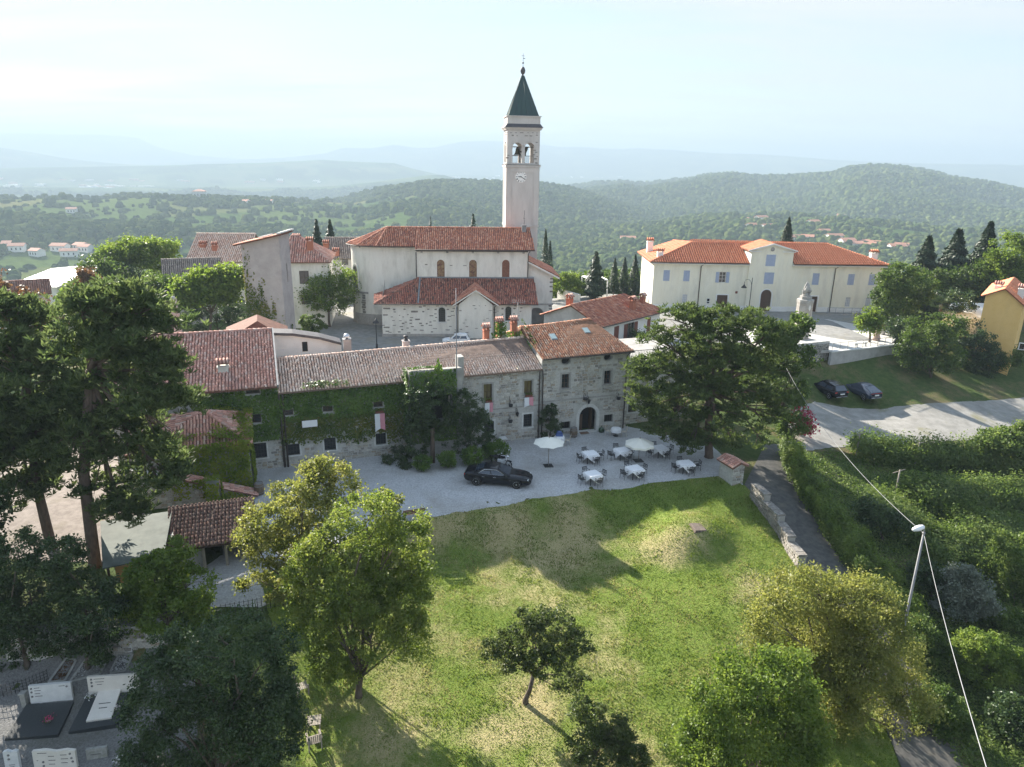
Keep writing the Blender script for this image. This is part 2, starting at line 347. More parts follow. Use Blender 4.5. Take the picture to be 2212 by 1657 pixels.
def gz(x,y):return float(ground_z(np.array([x]),np.array([y]))[0])
def gp(u,v,zoff=0.0):
 """the point of the ground that the photograph shows at pixel u, v"""
 d=ray(u,v);t0,t1=5.0,6.0
 while t1<30000:
  p=EYE+d*t1
  if p[2]-zoff<gz(p[0],p[1]):break
  t0,t1=t1,t1*1.02+0.3
 for _ in range(30):
  t=(t0+t1)/2;p=EYE+d*t
  if p[2]-zoff<gz(p[0],p[1]):t1=t
  else:t0=t
 p=EYE+d*t1;return np.array([p[0],p[1],gz(p[0],p[1])])
def dist(p):return float((np.asarray(p)-EYE) @ _fw)

def polar_sheet(name,azs,rs,m,attrs=None):
 A,Rr=np.meshgrid(azs,rs);x=Rr*np.sin(A);y=Rr*np.cos(A);z=ground_z(x.ravel(),y.ravel()).reshape(x.shape)
 na,nr=len(azs),len(rs);V=np.stack([x,y,z],2).reshape(-1,3)
 i=np.arange(nr-1)[:,None]*na+np.arange(na-1)[None];F=np.stack([i,i+1,i+na+1,i+na],2).reshape(-1,4)[:,::-1]
 me=np_mesh(name,V,F,m,True);
 if attrs:
  for k,fn in attrs.items():
   at=me.attributes.new(k,'FLOAT','POINT');at.data.foreach_set('value',fn(V[:,0],V[:,1]).astype(np.float32))
 return link(name,me)
RING=178.0
# ---- woods, fields: where trees stand on the hills
def wood_mask(x,y):
 r=np.hypot(x,y);az=np.degrees(np.arctan2(x,y))
 n=fbm(x/170+3,y/170,4);base=np.interp(az,[-45,-16,-8,-1,8,45],[0.53,0.53,0.45,0.2,0.2,0.24])
 base=base+0.22*np.exp(-((az-19)/9) **2)*np.exp(-((r-1000)/330) **2)*1.3
 base=np.where(r>3200,0.52,base);base=np.where(r<330,0.33,base)
 return sstep(base-0.012,base+0.012,n)
def field_id(x,y):
 c,s_=math.cos(.5),math.sin(.5);X=(x*c+y*s_)/150+1.2*fbm(x/260,y/260,2);Y=(-x*s_+y*c)/95+1.2*fbm(x/240+7,y/240,2)
 return _tab[np.floor(X).astype(int) % 256,np.floor(Y).astype(int) % 256]
def hills_material():
 m=bpy.data.materials.new('hill_cover');m.use_nodes=True;t=m.node_tree;b=t.nodes['Principled BSDF'];b.inputs['Roughness'].default_value=1;b.inputs['Specular IOR Level'].default_value=0.0
 def N(ty,**k):
  n=t.nodes.new(ty)
  for a,v in k.items():setattr(n,a,v)
  return n
 L=t.links.new
 g=N('ShaderNodeNewGeometry');aw=N('ShaderNodeAttribute',attribute_name='wood');af=N('ShaderNodeAttribute',attribute_name='field');at=N('ShaderNodeAttribute',attribute_name='town')
 n1=N('ShaderNodeTexNoise');n1.inputs['Scale'].default_value=0.045;n1.inputs['Detail'].default_value=8;n1.inputs['Roughness'].default_value=0.7;L(g.outputs['Position'],n1.inputs['Vector'])
 fr=N('ShaderNodeValToRGB');e=fr.color_ramp.elements;e.new(0.33);e.new(0.66)
 for i,c in enumerate([(0.05,0.085,0.024),(0.07,0.11,0.03),(0.10,0.13,0.042),(0.14,0.145,0.06)]):e[i].position=i/3;e[i].color=(*c,1)
 L(af.outputs['Fac'],fr.inputs[0])
 wv=N('ShaderNodeTexWave',wave_type='BANDS',bands_direction='DIAGONAL');wv.inputs['Scale'].default_value=0.035;wv.inputs['Distortion'].default_value=3;wv.inputs['Detail Scale'].default_value=.004;L(g.outputs['Position'],wv.inputs['Vector'])
 fm=N('ShaderNodeMix',data_type='RGBA',blend_type='MULTIPLY');fm.inputs['Factor'].default_value=0.13;L(fr.outputs[0],fm.inputs['A']);L(wv.outputs['Color'],fm.inputs['B'])
 wr=N('ShaderNodeValToRGB');e=wr.color_ramp.elements;e[0].position=.35;e[0].color=(0.018,0.032,0.010,1);e[1].position=.68;e[1].color=(0.055,0.085,0.024,1);L(n1.outputs['Fac'],wr.inputs[0])
 mx=N('ShaderNodeMix',data_type='RGBA');L(aw.outputs['Fac'],mx.inputs['Factor']);L(fm.outputs['Result'],mx.inputs['A']);L(wr.outputs[0],mx.inputs['B'])
 L(mx.outputs['Result'],b.inputs['Base Color']);
 bp=N('ShaderNodeBump');bp.inputs['Strength'].default_value=0.6;bp.inputs['Distance'].default_value=6;L(n1.outputs['Fac'],bp.inputs['Height']);L(bp.outputs[0],b.inputs['Normal'])
 return m
rs_far=np.concatenate([np.geomspace(RING,3000,250),np.geomspace(3000,12600,90)[1:]])
az_far=np.radians(np.arange(-46,46.01,0.27))
hills=polar_sheet('hills',az_far,rs_far,hills_material(),{'wood':wood_mask,'field':field_id})
tag(hills,kind='structure',label='hazy wooded hills, vineyard slopes and mountains beyond the village')

def ground_material(name,grass,grass2,dry,soil,dry_lo,dry_hi,sc=0.35,bump=0.5,attr=True):
 m=bpy.data.materials.new(name);m.use_nodes=True;t=m.node_tree;b=t.nodes['Principled BSDF'];b.inputs['Roughness'].default_value=0.95;b.inputs['Specular IOR Level'].default_value=0.1
 L=t.links.new;g=t.nodes.new('ShaderNodeNewGeometry')
 def noise(s,d=6,ro=0.62):
  n=t.nodes.new('ShaderNodeTexNoise');n.inputs['Scale'].default_value=s;n.inputs['Detail'].default_value=d;n.inputs['Roughness'].default_value=ro;L(g.outputs['Position'],n.inputs['Vector']);return n
 def mixc(f,a,c):
  x=t.nodes.new('ShaderNodeMix');x.data_type='RGBA'
  L(f,x.inputs['Factor'])
  for k,s in (('A',a),('B',c)):
   if isinstance(s,tuple):x.inputs[k].default_value=(*s,1)
   else:L(s,x.inputs[k])
  return x.outputs['Result']
 def rng_(o,a,c):
  r=t.nodes.new('ShaderNodeMapRange');r.inputs['From Min'].default_value=a;r.inputs['From Max'].default_value=c;L(o,r.inputs['Value']);return r.outputs[0]
 n1=noise(sc);n2=noise(sc*9);n3=noise(sc*40,4);n4=noise(sc*0.6+.05,7,.68)
 c=mixc(rng_(n2.outputs['Fac'],.35,.65),grass,grass2)
 ad=t.nodes.new('ShaderNodeMath');ad.operation='ADD';L(n4.outputs['Fac'],ad.inputs[0]);ad.inputs[1].default_value=0.0
 if attr:
  a=t.nodes.new('ShaderNodeAttribute');a.attribute_name='dry';L(a.outputs['Fac'],ad.inputs[1])
 ad2=t.nodes.new('ShaderNodeMath');ad2.operation='MULTIPLY_ADD';ad2.inputs[1].default_value=0.35;L(n3.outputs['Fac'],ad2.inputs[0]);L(ad.outputs[0],ad2.inputs[2])
 c=mixc(rng_(ad2.outputs[0],dry_lo+.17,dry_hi+.17),c,dry)
 if attr:
  a2=t.nodes.new('ShaderNodeAttribute');a2.attribute_name='soil'
  s2=t.nodes.new('ShaderNodeMath');s2.operation='MULTIPLY_ADD';s2.inputs[1].default_value=0.8;L(n2.outputs['Fac'],s2.inputs[0]);L(a2.outputs['Fac'],s2.inputs[2])
  c=mixc(rng_(s2.outputs[0],.75,1.05),c,soil)
 L(c,b.inputs['Base Color'])
 bp=t.nodes.new('ShaderNodeBump');bp.inputs['Strength'].default_value=bump;bp.inputs['Distance'].default_value=0.12;L(n3.outputs['Fac'],bp.inputs['Height']);L(bp.outputs[0],b.inputs['Normal'])
 return m
rs_near=np.geomspace(7,RING,260)
m_ground=ground_material('scrub_ground',(0.045,0.075,0.02),(0.085,0.115,0.035),(0.17,0.135,0.075),(0.10,0.075,0.05),.50,.66,.25,.8,False)
ground=polar_sheet('ground',np.radians(np.concatenate([np.arange(-85,-50,1.2),np.arange(-50,50.01,0.4),np.arange(51,86,1.2)])),rs_near,m_ground);tag(ground,kind='structure',label='grassy hilltop ground under the village')

def drape(name,poly,off,m,step=0.6,attrs=None,label=None,pixels=True,jag=0.0):
 """sheet laid over the ground inside an outline"""
 pts=[gp(*p) for p in poly] if pixels else [np.array([*p,0]) for p in poly]
 bm=bmesh.new();vs=[bm.verts.new((p[0],p[1],0)) for p in pts];f=bm.faces.new(vs);bmesh.ops.triangulate(bm,faces=[f])
 xs=[p[0] for p in pts];ys=[p[1] for p in pts]
 for ax,lo,hi in ((0,min(xs),max(xs)),(1,min(ys),max(ys))):
  for c in np.arange(lo+step,hi,step):
   n=(1,0,0) if ax==0 else (0,1,0);co=(c,0,0) if ax==0 else (0,c,0)
   bmesh.ops.bisect_plane(bm,geom=bm.verts[:]+bm.edges[:]+bm.faces[:],dist=1e-5,plane_co=co,plane_no=n)
 for v in bm.verts:
  if jag and v.is_boundary:v.co.x+=random.uniform(-jag,jag);v.co.y+=random.uniform(-jag,jag)
 V=np.array([v.co[:] for v in bm.verts]);z=ground_z(V[:,0],V[:,1])+off
 for v,zz in zip(bm.verts,z):v.co.z=zz
 for f in bm.faces:
  f.smooth=True
  if f.normal.z<0:f.normal_flip()
 me=bpy.data.meshes.new(name);bm.to_mesh(me);bm.free();me.materials.append(m)
 if attrs:
  for k,fn in attrs.items():
   at=me.attributes.new(k,'FLOAT','POINT');at.data.foreach_set('value',fn(V[:,0],V[:,1]).astype(np.float32))
 return tag(link(name,me),kind='structure',label=label),pts
def spots(lst):
 L=[(gp(u,v)[:2],r,a) for u,v,r,a in lst]
 def f(x,y):
  o=np.zeros_like(x)
  for c,r,a in L:o=np.maximum(o,a*np.exp(-((x-c[0]) **2+(y-c[1]) **2)/r **2)) if a>0 else o+a*np.exp(-((x-c[0]) **2+(y-c[1]) **2)/r **2)
  return o
 return f
LAWN=[(560,1240),(640,1222),(720,1180),(800,1148),(860,1130),(920,1117),(985,1108),(1050,1098),(1120,1087),(1200,1073),(1300,1059),(1400,1045),(1500,1034),(1560,1030),(1612,1052),(1640,1090),(1690,1160),(1742,1222),(1790,1300),(1850,1420),(1900,1540),(1950,1680),(1500,1700),(1000,1700),(640,1700),(640,1500),(610,1400),(580,1330)]
dry_f=spots([(1000,1150,2.6,.22),(1100,1150,2.6,.24),(960,1160,2.2,.2),(1230,1160,2.4,.2),(1480,1185,1.7,.27),(1460,1165,1.5,.22),(1510,1175,1.3,.2),(1180,1225,2.6,.16),(1060,1225,2.0,.12),(1290,1240,1.6,.13),(1610,1250,1.8,.17),(1620,1310,1.2,.1),(1400,1290,1.0,.15),(1330,1430,1.6,.16),(1160,1520,2.2,.14),(1300,1600,1.8,.12),(980,1380,1.6,.05),(1500,1390,.9,.16),(900,1560,2.5,.1),(1060,1580,1.6,.16),(1400,1250,1.5,-.14),(1480,1330,2.2,-.16),(1440,1400,2.3,-.15),(1350,1060,3,-.12),(1550,1080,2.5,-.15),(1500,1230,1.6,-.1)])
soil_f=spots([(1397,1287,.55,.42),(1172,1515,1.3,.32),(1130,1530,.9,.3),(1062,1590,.8,.25),(1508,1382,.5,.22),(700,1600,2.5,.24),(780,1520,1.8,.25),(640,1450,3,.3),(600,1350,3,.3)])
m_lawn=ground_material('lawn_grass',(0.11,0.168,0.028),(0.175,0.222,0.046),(0.39,0.33,0.17),(0.19,0.125,0.08),.50,.72,.32,.9)
lawn,lawn_pts=drape('lawn',LAWN,0.05,m_lawn,0.45,{'dry':dry_f,'soil':soil_f},'sloping mown lawn with sun dried patches and a mound',jag=.06)
def gravel_material(name,c1,c2,scale=14,big=(0.5,0.5,0.5),amt=.25):
 m=mat(name,c1,c2,scale=scale,rough=.95,bump=.9,bscale=scale*1.5,spec=.15,detail=3,contrast=(.3,.7),col3=big,scale3=.3,fac3=(.46,.78))
 return m
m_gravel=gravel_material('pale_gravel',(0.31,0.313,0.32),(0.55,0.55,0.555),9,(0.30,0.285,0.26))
COURT=[(480,1045),(555,1008),(640,998),(760,978),(900,962),(1085,945),(1165,940),(1348,920),(1420,935),(1480,950),(1540,965),(1600,1030),(1606,1052),(1560,1031),(1500,1036),(1400,1047),(1300,1061),(1200,1075),(1120,1089),(1050,1100),(985,1110),(920,1119),(860,1132),(800,1150),(720,1183),(640,1225),(590,1300),(560,1312),(420,1312),(400,1250),(480,1200)]
court,court_pts=drape('courtyard',COURT,0.02,m_gravel,0.7,label='pale gravel courtyard before the old houses',jag=.05)
m_asphalt=mat('lane_asphalt',(0.075,0.073,0.07),(0.12,0.115,0.105),scale=2.5,rough=.95,bump=.3,bscale=30,col3=(0.17,0.15,0.12),scale3=.5,fac3=(.55,.75))
lane,_=drape('lane',[(1606,1052),(1640,985),(1655,960),(1690,960),(1700,1000),(1730,1070),(1770,1140),(1815,1205),(1850,1250),(1950,1400),(2045,1560),(2090,1690),(1960,1690),(1900,1540),(1850,1420),(1790,1300),(1742,1222),(1690,1150),(1640,1080)],0.03,m_asphalt,0.8,label='narrow asphalt lane running down between stone wall and hedge')
m_road=mat('dusty_road',(0.23,0.22,0.20),(0.33,0.315,0.29),scale=.9,rough=.95,bump=.5,bscale=18,col3=(0.20,0.19,0.10),scale3=.22,fac3=(.56,.68))
road,_=drape('road',[(1690,962),(1700,920),(1716,885),(1760,868),(1820,880),(1900,884),(1990,874),(2100,868),(2300,850),(2400,845),(2400,930),(2212,945),(2100,950),(1960,960),(1860,958),(1790,968),(1745,975)],0.03,m_road,1.0,label='dusty gravel road and car park below the terrace wall',jag=.12)
m_path=mat('pinkish_gravel',(0.21,0.175,0.15),(0.30,0.255,0.22),scale=2.2,rough=.95,bump=.6,bscale=20,col3=(.2,.17,.12),scale3=.4,fac3=(.55,.7))
yard,_=drape('gravel_yard',[(-60,960),(120,950),(230,965),(350,1010),(345,1090),(250,1150),(230,1215),(100,1215),(-60,1200)],0.03,m_path,0.9,label='pinkish gravel yard under the tall pines')
m_street=mat('village_street',(0.19,0.187,0.178),(0.27,0.265,0.25),scale=1.6,rough=.92,bump=.3,bscale=25,col3=(.25,.225,.17),scale3=.25,fac3=(.5,.7))
street,_=drape('street',[(690,740),(690,665),(780,650),(1000,640),(1180,632),(1340,640),(1420,655),(1900,668),(1960,690),(1935,742),(1790,760),(1700,770),(1600,740),(1480,745),(1250,765),(1120,790),(900,812),(740,818)],0.03,m_street,1.4,label='village street and church square behind the houses')
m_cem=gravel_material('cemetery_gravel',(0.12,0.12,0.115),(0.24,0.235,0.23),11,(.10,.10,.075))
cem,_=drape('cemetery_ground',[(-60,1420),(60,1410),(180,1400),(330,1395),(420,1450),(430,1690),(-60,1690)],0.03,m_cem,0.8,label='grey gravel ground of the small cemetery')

# ---- short grass of the lawn, far woods, far town
def in_poly(px,py,poly):
 ins=np.zeros(len(px),bool);n=len(poly)
 for i in range(n):
  x0,y0=poly[i][:2];x1,y1=poly[(i+1) % n][:2]
  c=((y0>py) != (y1>py)) & (px<(x1-x0)*(py-y0)/(y1-y0+1e-12)+x0);ins ^= c
 return ins
def scatter_poly(poly,n):
 P=np.array([p[:2] for p in poly]);lo,hi=P.min(0),P.max(0);out=[]
 while sum(map(len,out))<n:
  q=lo+rng.random((n*2,2))*(hi-lo);out.append(q[in_poly(q[:,0],q[:,1],P)])
 return np.concatenate(out)[:n]
m_blade=leaf_mat('grass_blade',(0.10,0.158,0.025),(0.172,0.222,0.046),(0.37,0.32,0.16),.4,.6,.15,.4)
q=scatter_poly(lawn_pts,120000);zz=ground_z(q[:,0],q[:,1])+0.04;d_=dry_f(q[:,0],q[:,1]);s_=soil_f(q[:,0],q[:,1])
keep=(rng.random(len(q))>np.clip(s_*2.2,0,.95));q=q[keep];zz=zz[keep];n=len(q)
hgt=(0.035+0.05*rng.random(n))*(1+.8*(fbm(q[:,0]*.9,q[:,1]*.9,3)>.55));an=rng.random(n)*6.283;w_=0.02+.025*rng.random(n);ln=rng.normal(0,.035,(n,2))
V=np.empty((n,3,3));V[:,0]=np.stack([q[:,0]-np.cos(an)*w_,q[:,1]-np.sin(an)*w_,zz],1);V[:,1]=np.stack([q[:,0]+np.cos(an)*w_,q[:,1]+np.sin(an)*w_,zz],1);V[:,2]=np.stack([q[:,0]+ln[:,0],q[:,1]+ln[:,1],zz+hgt],1)
tag(link('grass',np_mesh('grass',V.reshape(-1,3),np.arange(n*3).reshape(-1,3),m_blade)),'short uneven grass growing on the lawn','grass',kind='stuff')

def gn_scatter(name,pts,sc,rt,ix,sources,label,cat):
 me=bpy.data.meshes.new(name);me.vertices.add(len(pts));me.vertices.foreach_set('co',np.asarray(pts,np.float32).ravel())
 for k,a in (('sc',sc),('rt',rt)):
  at=me.attributes.new(k,'FLOAT','POINT');at.data.foreach_set('value',np.asarray(a,np.float32))
 at=me.attributes.new('ix','INT','POINT');at.data.foreach_set('value',np.asarray(ix,np.int32))
 o=link(name,me);cl=bpy.data.collections.new(name+'_kinds')
 for s in sources:cl.objects.link(s)
 ng=bpy.data.node_groups.new(name,'GeometryNodeTree');ng.interface.new_socket('Geometry',in_out='INPUT',socket_type='NodeSocketGeometry');ng.interface.new_socket('Geometry',in_out='OUTPUT',socket_type='NodeSocketGeometry')
 N=ng.nodes.new;i,u=N('NodeGroupInput'),N('NodeGroupOutput');ci=N('GeometryNodeCollectionInfo');ci.inputs['Collection'].default_value=cl;ci.inputs['Separate Children'].default_value=True
 ip=N('GeometryNodeInstanceOnPoints');ip.inputs['Pick Instance'].default_value=True
 def attr(nm,ty='FLOAT'):
  a=N('GeometryNodeInputNamedAttribute');a.data_type=ty;a.inputs['Name'].default_value=nm;return a.outputs['Attribute']
 cx=N('ShaderNodeCombineXYZ');er=N('FunctionNodeEulerToRotation')
 ng.links.new(attr('rt'),cx.inputs['Z']);ng.links.new(cx.outputs[0],er.inputs[0]);ng.links.new(er.outputs[0],ip.inputs['Rotation'])
 ng.links.new(attr('sc'),ip.inputs['Scale']);ng.links.new(attr('ix','INT'),ip.inputs['Instance Index'])
 ng.links.new(i.outputs[0],ip.inputs['Points']);ng.links.new(ci.outputs[0],ip.inputs['Instance']);ng.links.new(ip.outputs[0],u.inputs[0])
 md=o.modifiers.new('scatter','NODES');md.node_group=ng
 return tag(o,label,cat,kind='stuff')
def blob_mat(name,c1,c2):
 m=bpy.data.materials.new(name);m.use_nodes=True;t=m.node_tree;b=t.nodes['Principled BSDF'];b.inputs['Roughness'].default_value=1;b.inputs['Specular IOR Level'].default_value=0
 oi=t.nodes.new('ShaderNodeObjectInfo');x=t.nodes.new('ShaderNodeMix');x.data_type='RGBA';x.inputs['A'].default_value=(*c1,1);x.inputs['B'].default_value=(*c2,1);t.links.new(oi.outputs['Random'],x.inputs['Factor']);t.links.new(x.outputs['Result'],b.inputs['Base Color'])
 return m
m_wood=blob_mat('wood_foliage',(0.032,0.06,0.018),(0.11,0.135,0.04))
def blob(name,seed,zs):
 bm=bmesh.new();bmesh.ops.create_icosphere(bm,subdivisions=2,radius=1.0);r=np.random.default_rng(seed)
 for v in bm.verts:
  k=0.78+0.5*r.random();v.co *= k;v.co.z=v.co.z*zs+zs*.72
 me=bpy.data.meshes.new(name);bm.to_mesh(me);bm.free();me.materials.append(m_wood);return bpy.data.objects.new(name,me)
blobs=[blob('far_tree_kind',1,.8),blob('far_tree_kind',2,1.0),blob('far_tree_kind',3,1.25),blob('far_tree_kind',4,.95)]
N_=330000;az=R(-41)+rng.random(N_)*R(82);rr=np.sqrt(rng.random(N_)*(3300 **2-200 **2)+200 **2);x=rr*np.sin(az);y=rr*np.cos(az)
wm=wood_mask(x,y);fe=np.abs(field_id(x+7,y)-field_id(x,y))+np.abs(field_id(x,y+7)-field_id(x,y))>.01
acc=((wm>.5) & (rng.random(N_)<np.clip(1.6-rr/2600,.5,1))) | (fe & (rng.random(N_)<.32)) | ((rr<330) & (rng.random(N_)<.3)) | ((fbm(x/60,y/60,3)>.56) & (rng.random(N_)<.10)) | (rng.random(N_)<.006)
x,y,rr=x[acc],y[acc],rr[acc];zt=ground_z(x,y);sz=(1.8+4.2*rng.random(len(x)) **1.6)*(0.75+rr/5200)
gn_scatter('far_woods',np.stack([x,y,zt-.4*sz],1),sz,rng.random(len(x))*6.28,rng.integers(0,4,len(x)),blobs,'hazy woods covering the hills and slopes behind the village','woods')
# the plain's town, a few pixels per roof
n=1500;az=R(-37)+rng.random(n)*R(62);rr=3300+4300*rng.random(n) **1.3;x=rr*np.sin(az);y=rr*np.cos(az)
ok=fbm(x/900+2,y/900,3)>.50;x,y,rr=x[ok],y[ok],rr[ok];zt=ground_z(x,y);mb=MB()
keep=zt<-95
for a,b_,c in zip(x[keep],y[keep],zt[keep]):
 w1,w2,h=random.uniform(7,26),random.uniform(6,12),random.uniform(4,11);mb.m=random.randrange(3);mb.box(a-w1,b_-w2,c-2,a+w1,b_+w2,c+h)
tag(mb.build('far_town',[mat('town_white',(.75,.74,.7)),mat('town_roof',(.5,.3,.22)),mat('town_grey',(.5,.5,.5))]),'pale town scattered over the hazy plain','town',kind='stuff')

# ---- haze: one closed box of thin air round everything
mh=bpy.data.materials.new('thin_air');mh.use_nodes=True;th=mh.node_tree;th.nodes.clear();ho=th.nodes.new('ShaderNodeOutputMaterial');pv=th.nodes.new('ShaderNodeVolumePrincipled')
pv.inputs['Color'].default_value=(0.37,0.46,0.56,1);pv.inputs['Density'].default_value=HAZE=3.2e-4;pv.inputs['Anisotropy'].default_value=0.1
th.links.new(pv.outputs[0],ho.inputs['Volume'])
hb=MB();hb.box(-12000,-300,-160,12000,14000,275);tag(hb.build('haze',mh),'pale summer haze over the hills','haze',kind='stuff')
# ================================================================== BUILDINGS
class Frame:
 """a house's own axes: x along its front, y into the house, z up"""
 def __init__(s,x,y,ang,z=0.0):
  s.o=np.array([x,y],float);s.a=ang;s.z=z;s.d=np.array([math.cos(ang),math.sin(ang)]);s.n=np.array([-s.d[1],s.d[0]])
 def w(s,x,y,z=0.0):p=s.o+s.d*x+s.n*y;return (p[0],p[1],s.z+z)
 def on(s,u,v,y=0.0):
  r=ray(u,v);t=((s.o+s.n*y-EYE[:2]) @ s.n)/(r[:2] @ s.n);P=EYE+r*t;return float((P[:2]-s.o) @ s.d),float(P[2]-s.z)
 def onx(s,u,v,x):
  r=ray(u,v);t=((s.o+s.d*x-EYE[:2]) @ s.d)/(r[:2] @ s.d);P=EYE+r*t;return float((P[:2]-s.o) @ s.n),float(P[2]-s.z)
 def loc(s,p):q=np.asarray(p)[:2]-s.o;return float(q @ s.d),float(q @ s.n)
 def root(s,name,label,cat,group=None,x=0.0,y=0.0):return empty(name,s.w(x,y),s.a,label,cat,group)
def settle(root,x,y=0.0):
 for c in root.children:c.location.x -= x;c.location.y -= y

m_mortar=mat('lime_mortar',(0.42,0.41,0.39),(0.52,0.51,0.48),scale=5,bump=.4,bscale=30,col3=(0.26,0.25,0.22),scale3=.8,fac3=(.52,.72))
m_stone=piece_mat('field_stone',[(0.36,0.345,0.31),(0.48,0.46,0.42),(0.22,0.205,0.185),(0.54,0.52,0.48),(0.42,0.38,0.32),(0.34,0.285,0.22),(0.50,0.49,0.46)],bump=.6,stain=(.17,.16,.145),stain_scale=1.1,stain_fac=(.56,.76))
m_cut=mat('cut_stone',(0.55,0.55,0.53),(0.66,0.655,0.63),scale=4,bump=.2,bscale=25,col3=(.42,.41,.39),scale3=1.2,fac3=(.55,.8))
m_greystone=mat('grey_stone',(0.30,0.29,0.27),(0.40,0.385,0.36),scale=4,bump=.5,bscale=18,col3=(.2,.19,.17),scale3=1.0,fac3=(.52,.75))
m_plaster=mat('cream_plaster',(0.68,0.66,0.60),(0.74,0.72,0.66),scale=1.5,bump=.12,bscale=40,col3=(.50,.48,.43),scale3=1.1,fac3=(.48,.8),stretch=(1,1,.3))
m_white=mat('white_plaster',(0.74,0.73,0.70),(0.80,0.79,0.76),scale=1.2,bump=.1,bscale=40,col3=(.6,.59,.56),scale3=.45,fac3=(.52,.9))
m_yellow=mat('pale_yellow_plaster',(0.75,0.71,0.57),(0.80,0.77,0.64),scale=1.1,bump=.1,bscale=40,col3=(.60,.57,.48),scale3=.8,fac3=(.48,.8),stretch=(1,1,.25))
m_pink=mat('pink_grey_render',(0.37,0.335,0.33),(0.43,0.39,0.385),scale=1.3,bump=.12,bscale=30,col3=(.29,.27,.265),scale3=.5,fac3=(.5,.85))
m_grey=mat('grey_render',(0.36,0.35,0.345),(0.45,0.44,0.43),scale=1.2,bump=.3,bscale=18,col3=(.25,.245,.23),scale3=.45,fac3=(.5,.75))
m_dark=mat('dark_inside',(0.012,0.012,0.013),rough=.9)  # near black, also for sheets that paint shade into hollows
m_glass=mat('window_glass',(0.02,0.025,0.03),rough=.12,spec=.6)
m_wood=mat('dark_wood',(0.07,0.045,0.03),(0.11,0.07,0.045),scale=3,stretch=(8,8,1),bump=.3)
m_oldwood=mat('weathered_wood',(0.23,0.20,0.165),(0.33,0.295,0.25),scale=3,stretch=(7,7,1),bump=.4)
m_iron=mat('black_iron',(0.025,0.025,0.028),rough=.55,spec=.4)
m_pipe=mat('dark_copper_pipe',(0.05,0.042,0.04),(0.085,0.065,0.055),scale=3,rough=.5)
m_greypipe=mat('grey_zinc',(0.17,0.175,0.18),(0.24,0.24,0.25),scale=2,rough=.55,spec=.4)
m_brick=piece_mat('brick_red',[(.36,.13,.08),(.42,.17,.10),(.30,.11,.07),(.45,.21,.13)])
m_brick_flat=mat('red_brick_face',(0.34,0.12,0.075),(0.43,0.18,0.11),scale=9,bump=.6,bscale=14,stretch=(1,1,3))
T={}
T['orange']=piece_mat('orange_tile',[(.552,.240,.138),(.672,.324,.192),(.744,.408,.252),(.480,.204,.120),(.660,.372,.240),(.720,.504,.372),(.456,.228,.150),(.624,.276,.156)],stain=(.20,.15,.115),stain_scale=1.3,stain_fac=(.58,.78),jitter=.15)
T['pale']=piece_mat('pale_tile',[(.640,.461,.371),(.742,.563,.461),(.576,.384,.294),(.794,.653,.563),(.666,.422,.320),(.512,.358,.282),(.768,.589,.486),(.666,.538,.461)],stain=(.27,.225,.19),stain_scale=1.6,stain_fac=(.55,.78),jitter=.15)
T['rose']=piece_mat('rose_tile',[(.528,.264,.204),(.624,.348,.282),(.432,.210,.162),(.672,.432,.360),(.576,.300,.234),(.396,.240,.198),(.660,.480,.408)],stain=(.21,.15,.125),stain_scale=1.4,stain_fac=(.55,.78),jitter=.15)
T['church']=piece_mat('church_tile',[(.456,.174,.102),(.552,.240,.144),(.360,.120,.078),(.624,.348,.240),(.432,.180,.120),(.288,.120,.090),(.528,.264,.180)],stain=(.14,.085,.065),stain_scale=.9,stain_fac=(.58,.75),jitter=.15)
T['aisle']=piece_mat('aisle_tile',[(.336,.120,.084),(.408,.162,.108),(.264,.096,.072),(.456,.228,.162),(.120,.078,.066),(.336,.138,.102),(.408,.198,.144)],stain=(.10,.06,.05),stain_scale=1,stain_fac=(.55,.72),jitter=.15)
T['shed']=piece_mat('shaded_shed_tile',[(.17,.09,.065),(.22,.12,.09),(.13,.075,.06),(.25,.15,.115),(.10,.065,.055)],jitter=.2)  # browner tiles, with the pines' shade put into their colour
T['bright']=piece_mat('bright_tile',[(.616,.220,.121),(.682,.270,.149),(.572,.198,.110),(.704,.308,.187)],jitter=.1)
T['dull']=piece_mat('dull_tile',[(.35,.19,.145),(.42,.24,.185),(.29,.15,.115),(.40,.27,.22)],stain=(.17,.12,.10),stain_scale=1,jitter=.15)
T['grey']=piece_mat('grey_tile',[(.299,.240,.202),(.390,.325,.280),(.234,.189,.163),(.429,.370,.325)],jitter=.2)
TB={k:mat('under_'+k,tuple(x*.75 for x in c),tuple(x*.45 for x in c),scale=2.5,bump=.4,bscale=16) for k,c in dict(orange=(.34,.17,.10),pale=(.34,.235,.185),rose=(.30,.15,.115),church=(.24,.095,.06),aisle=(.15,.06,.045),shed=(.10,.06,.045),bright=(.40,.145,.08),dull=(.24,.135,.10),grey=(.17,.135,.115)).items()}  # roof sheets darkened to paint the shade between cover tiles
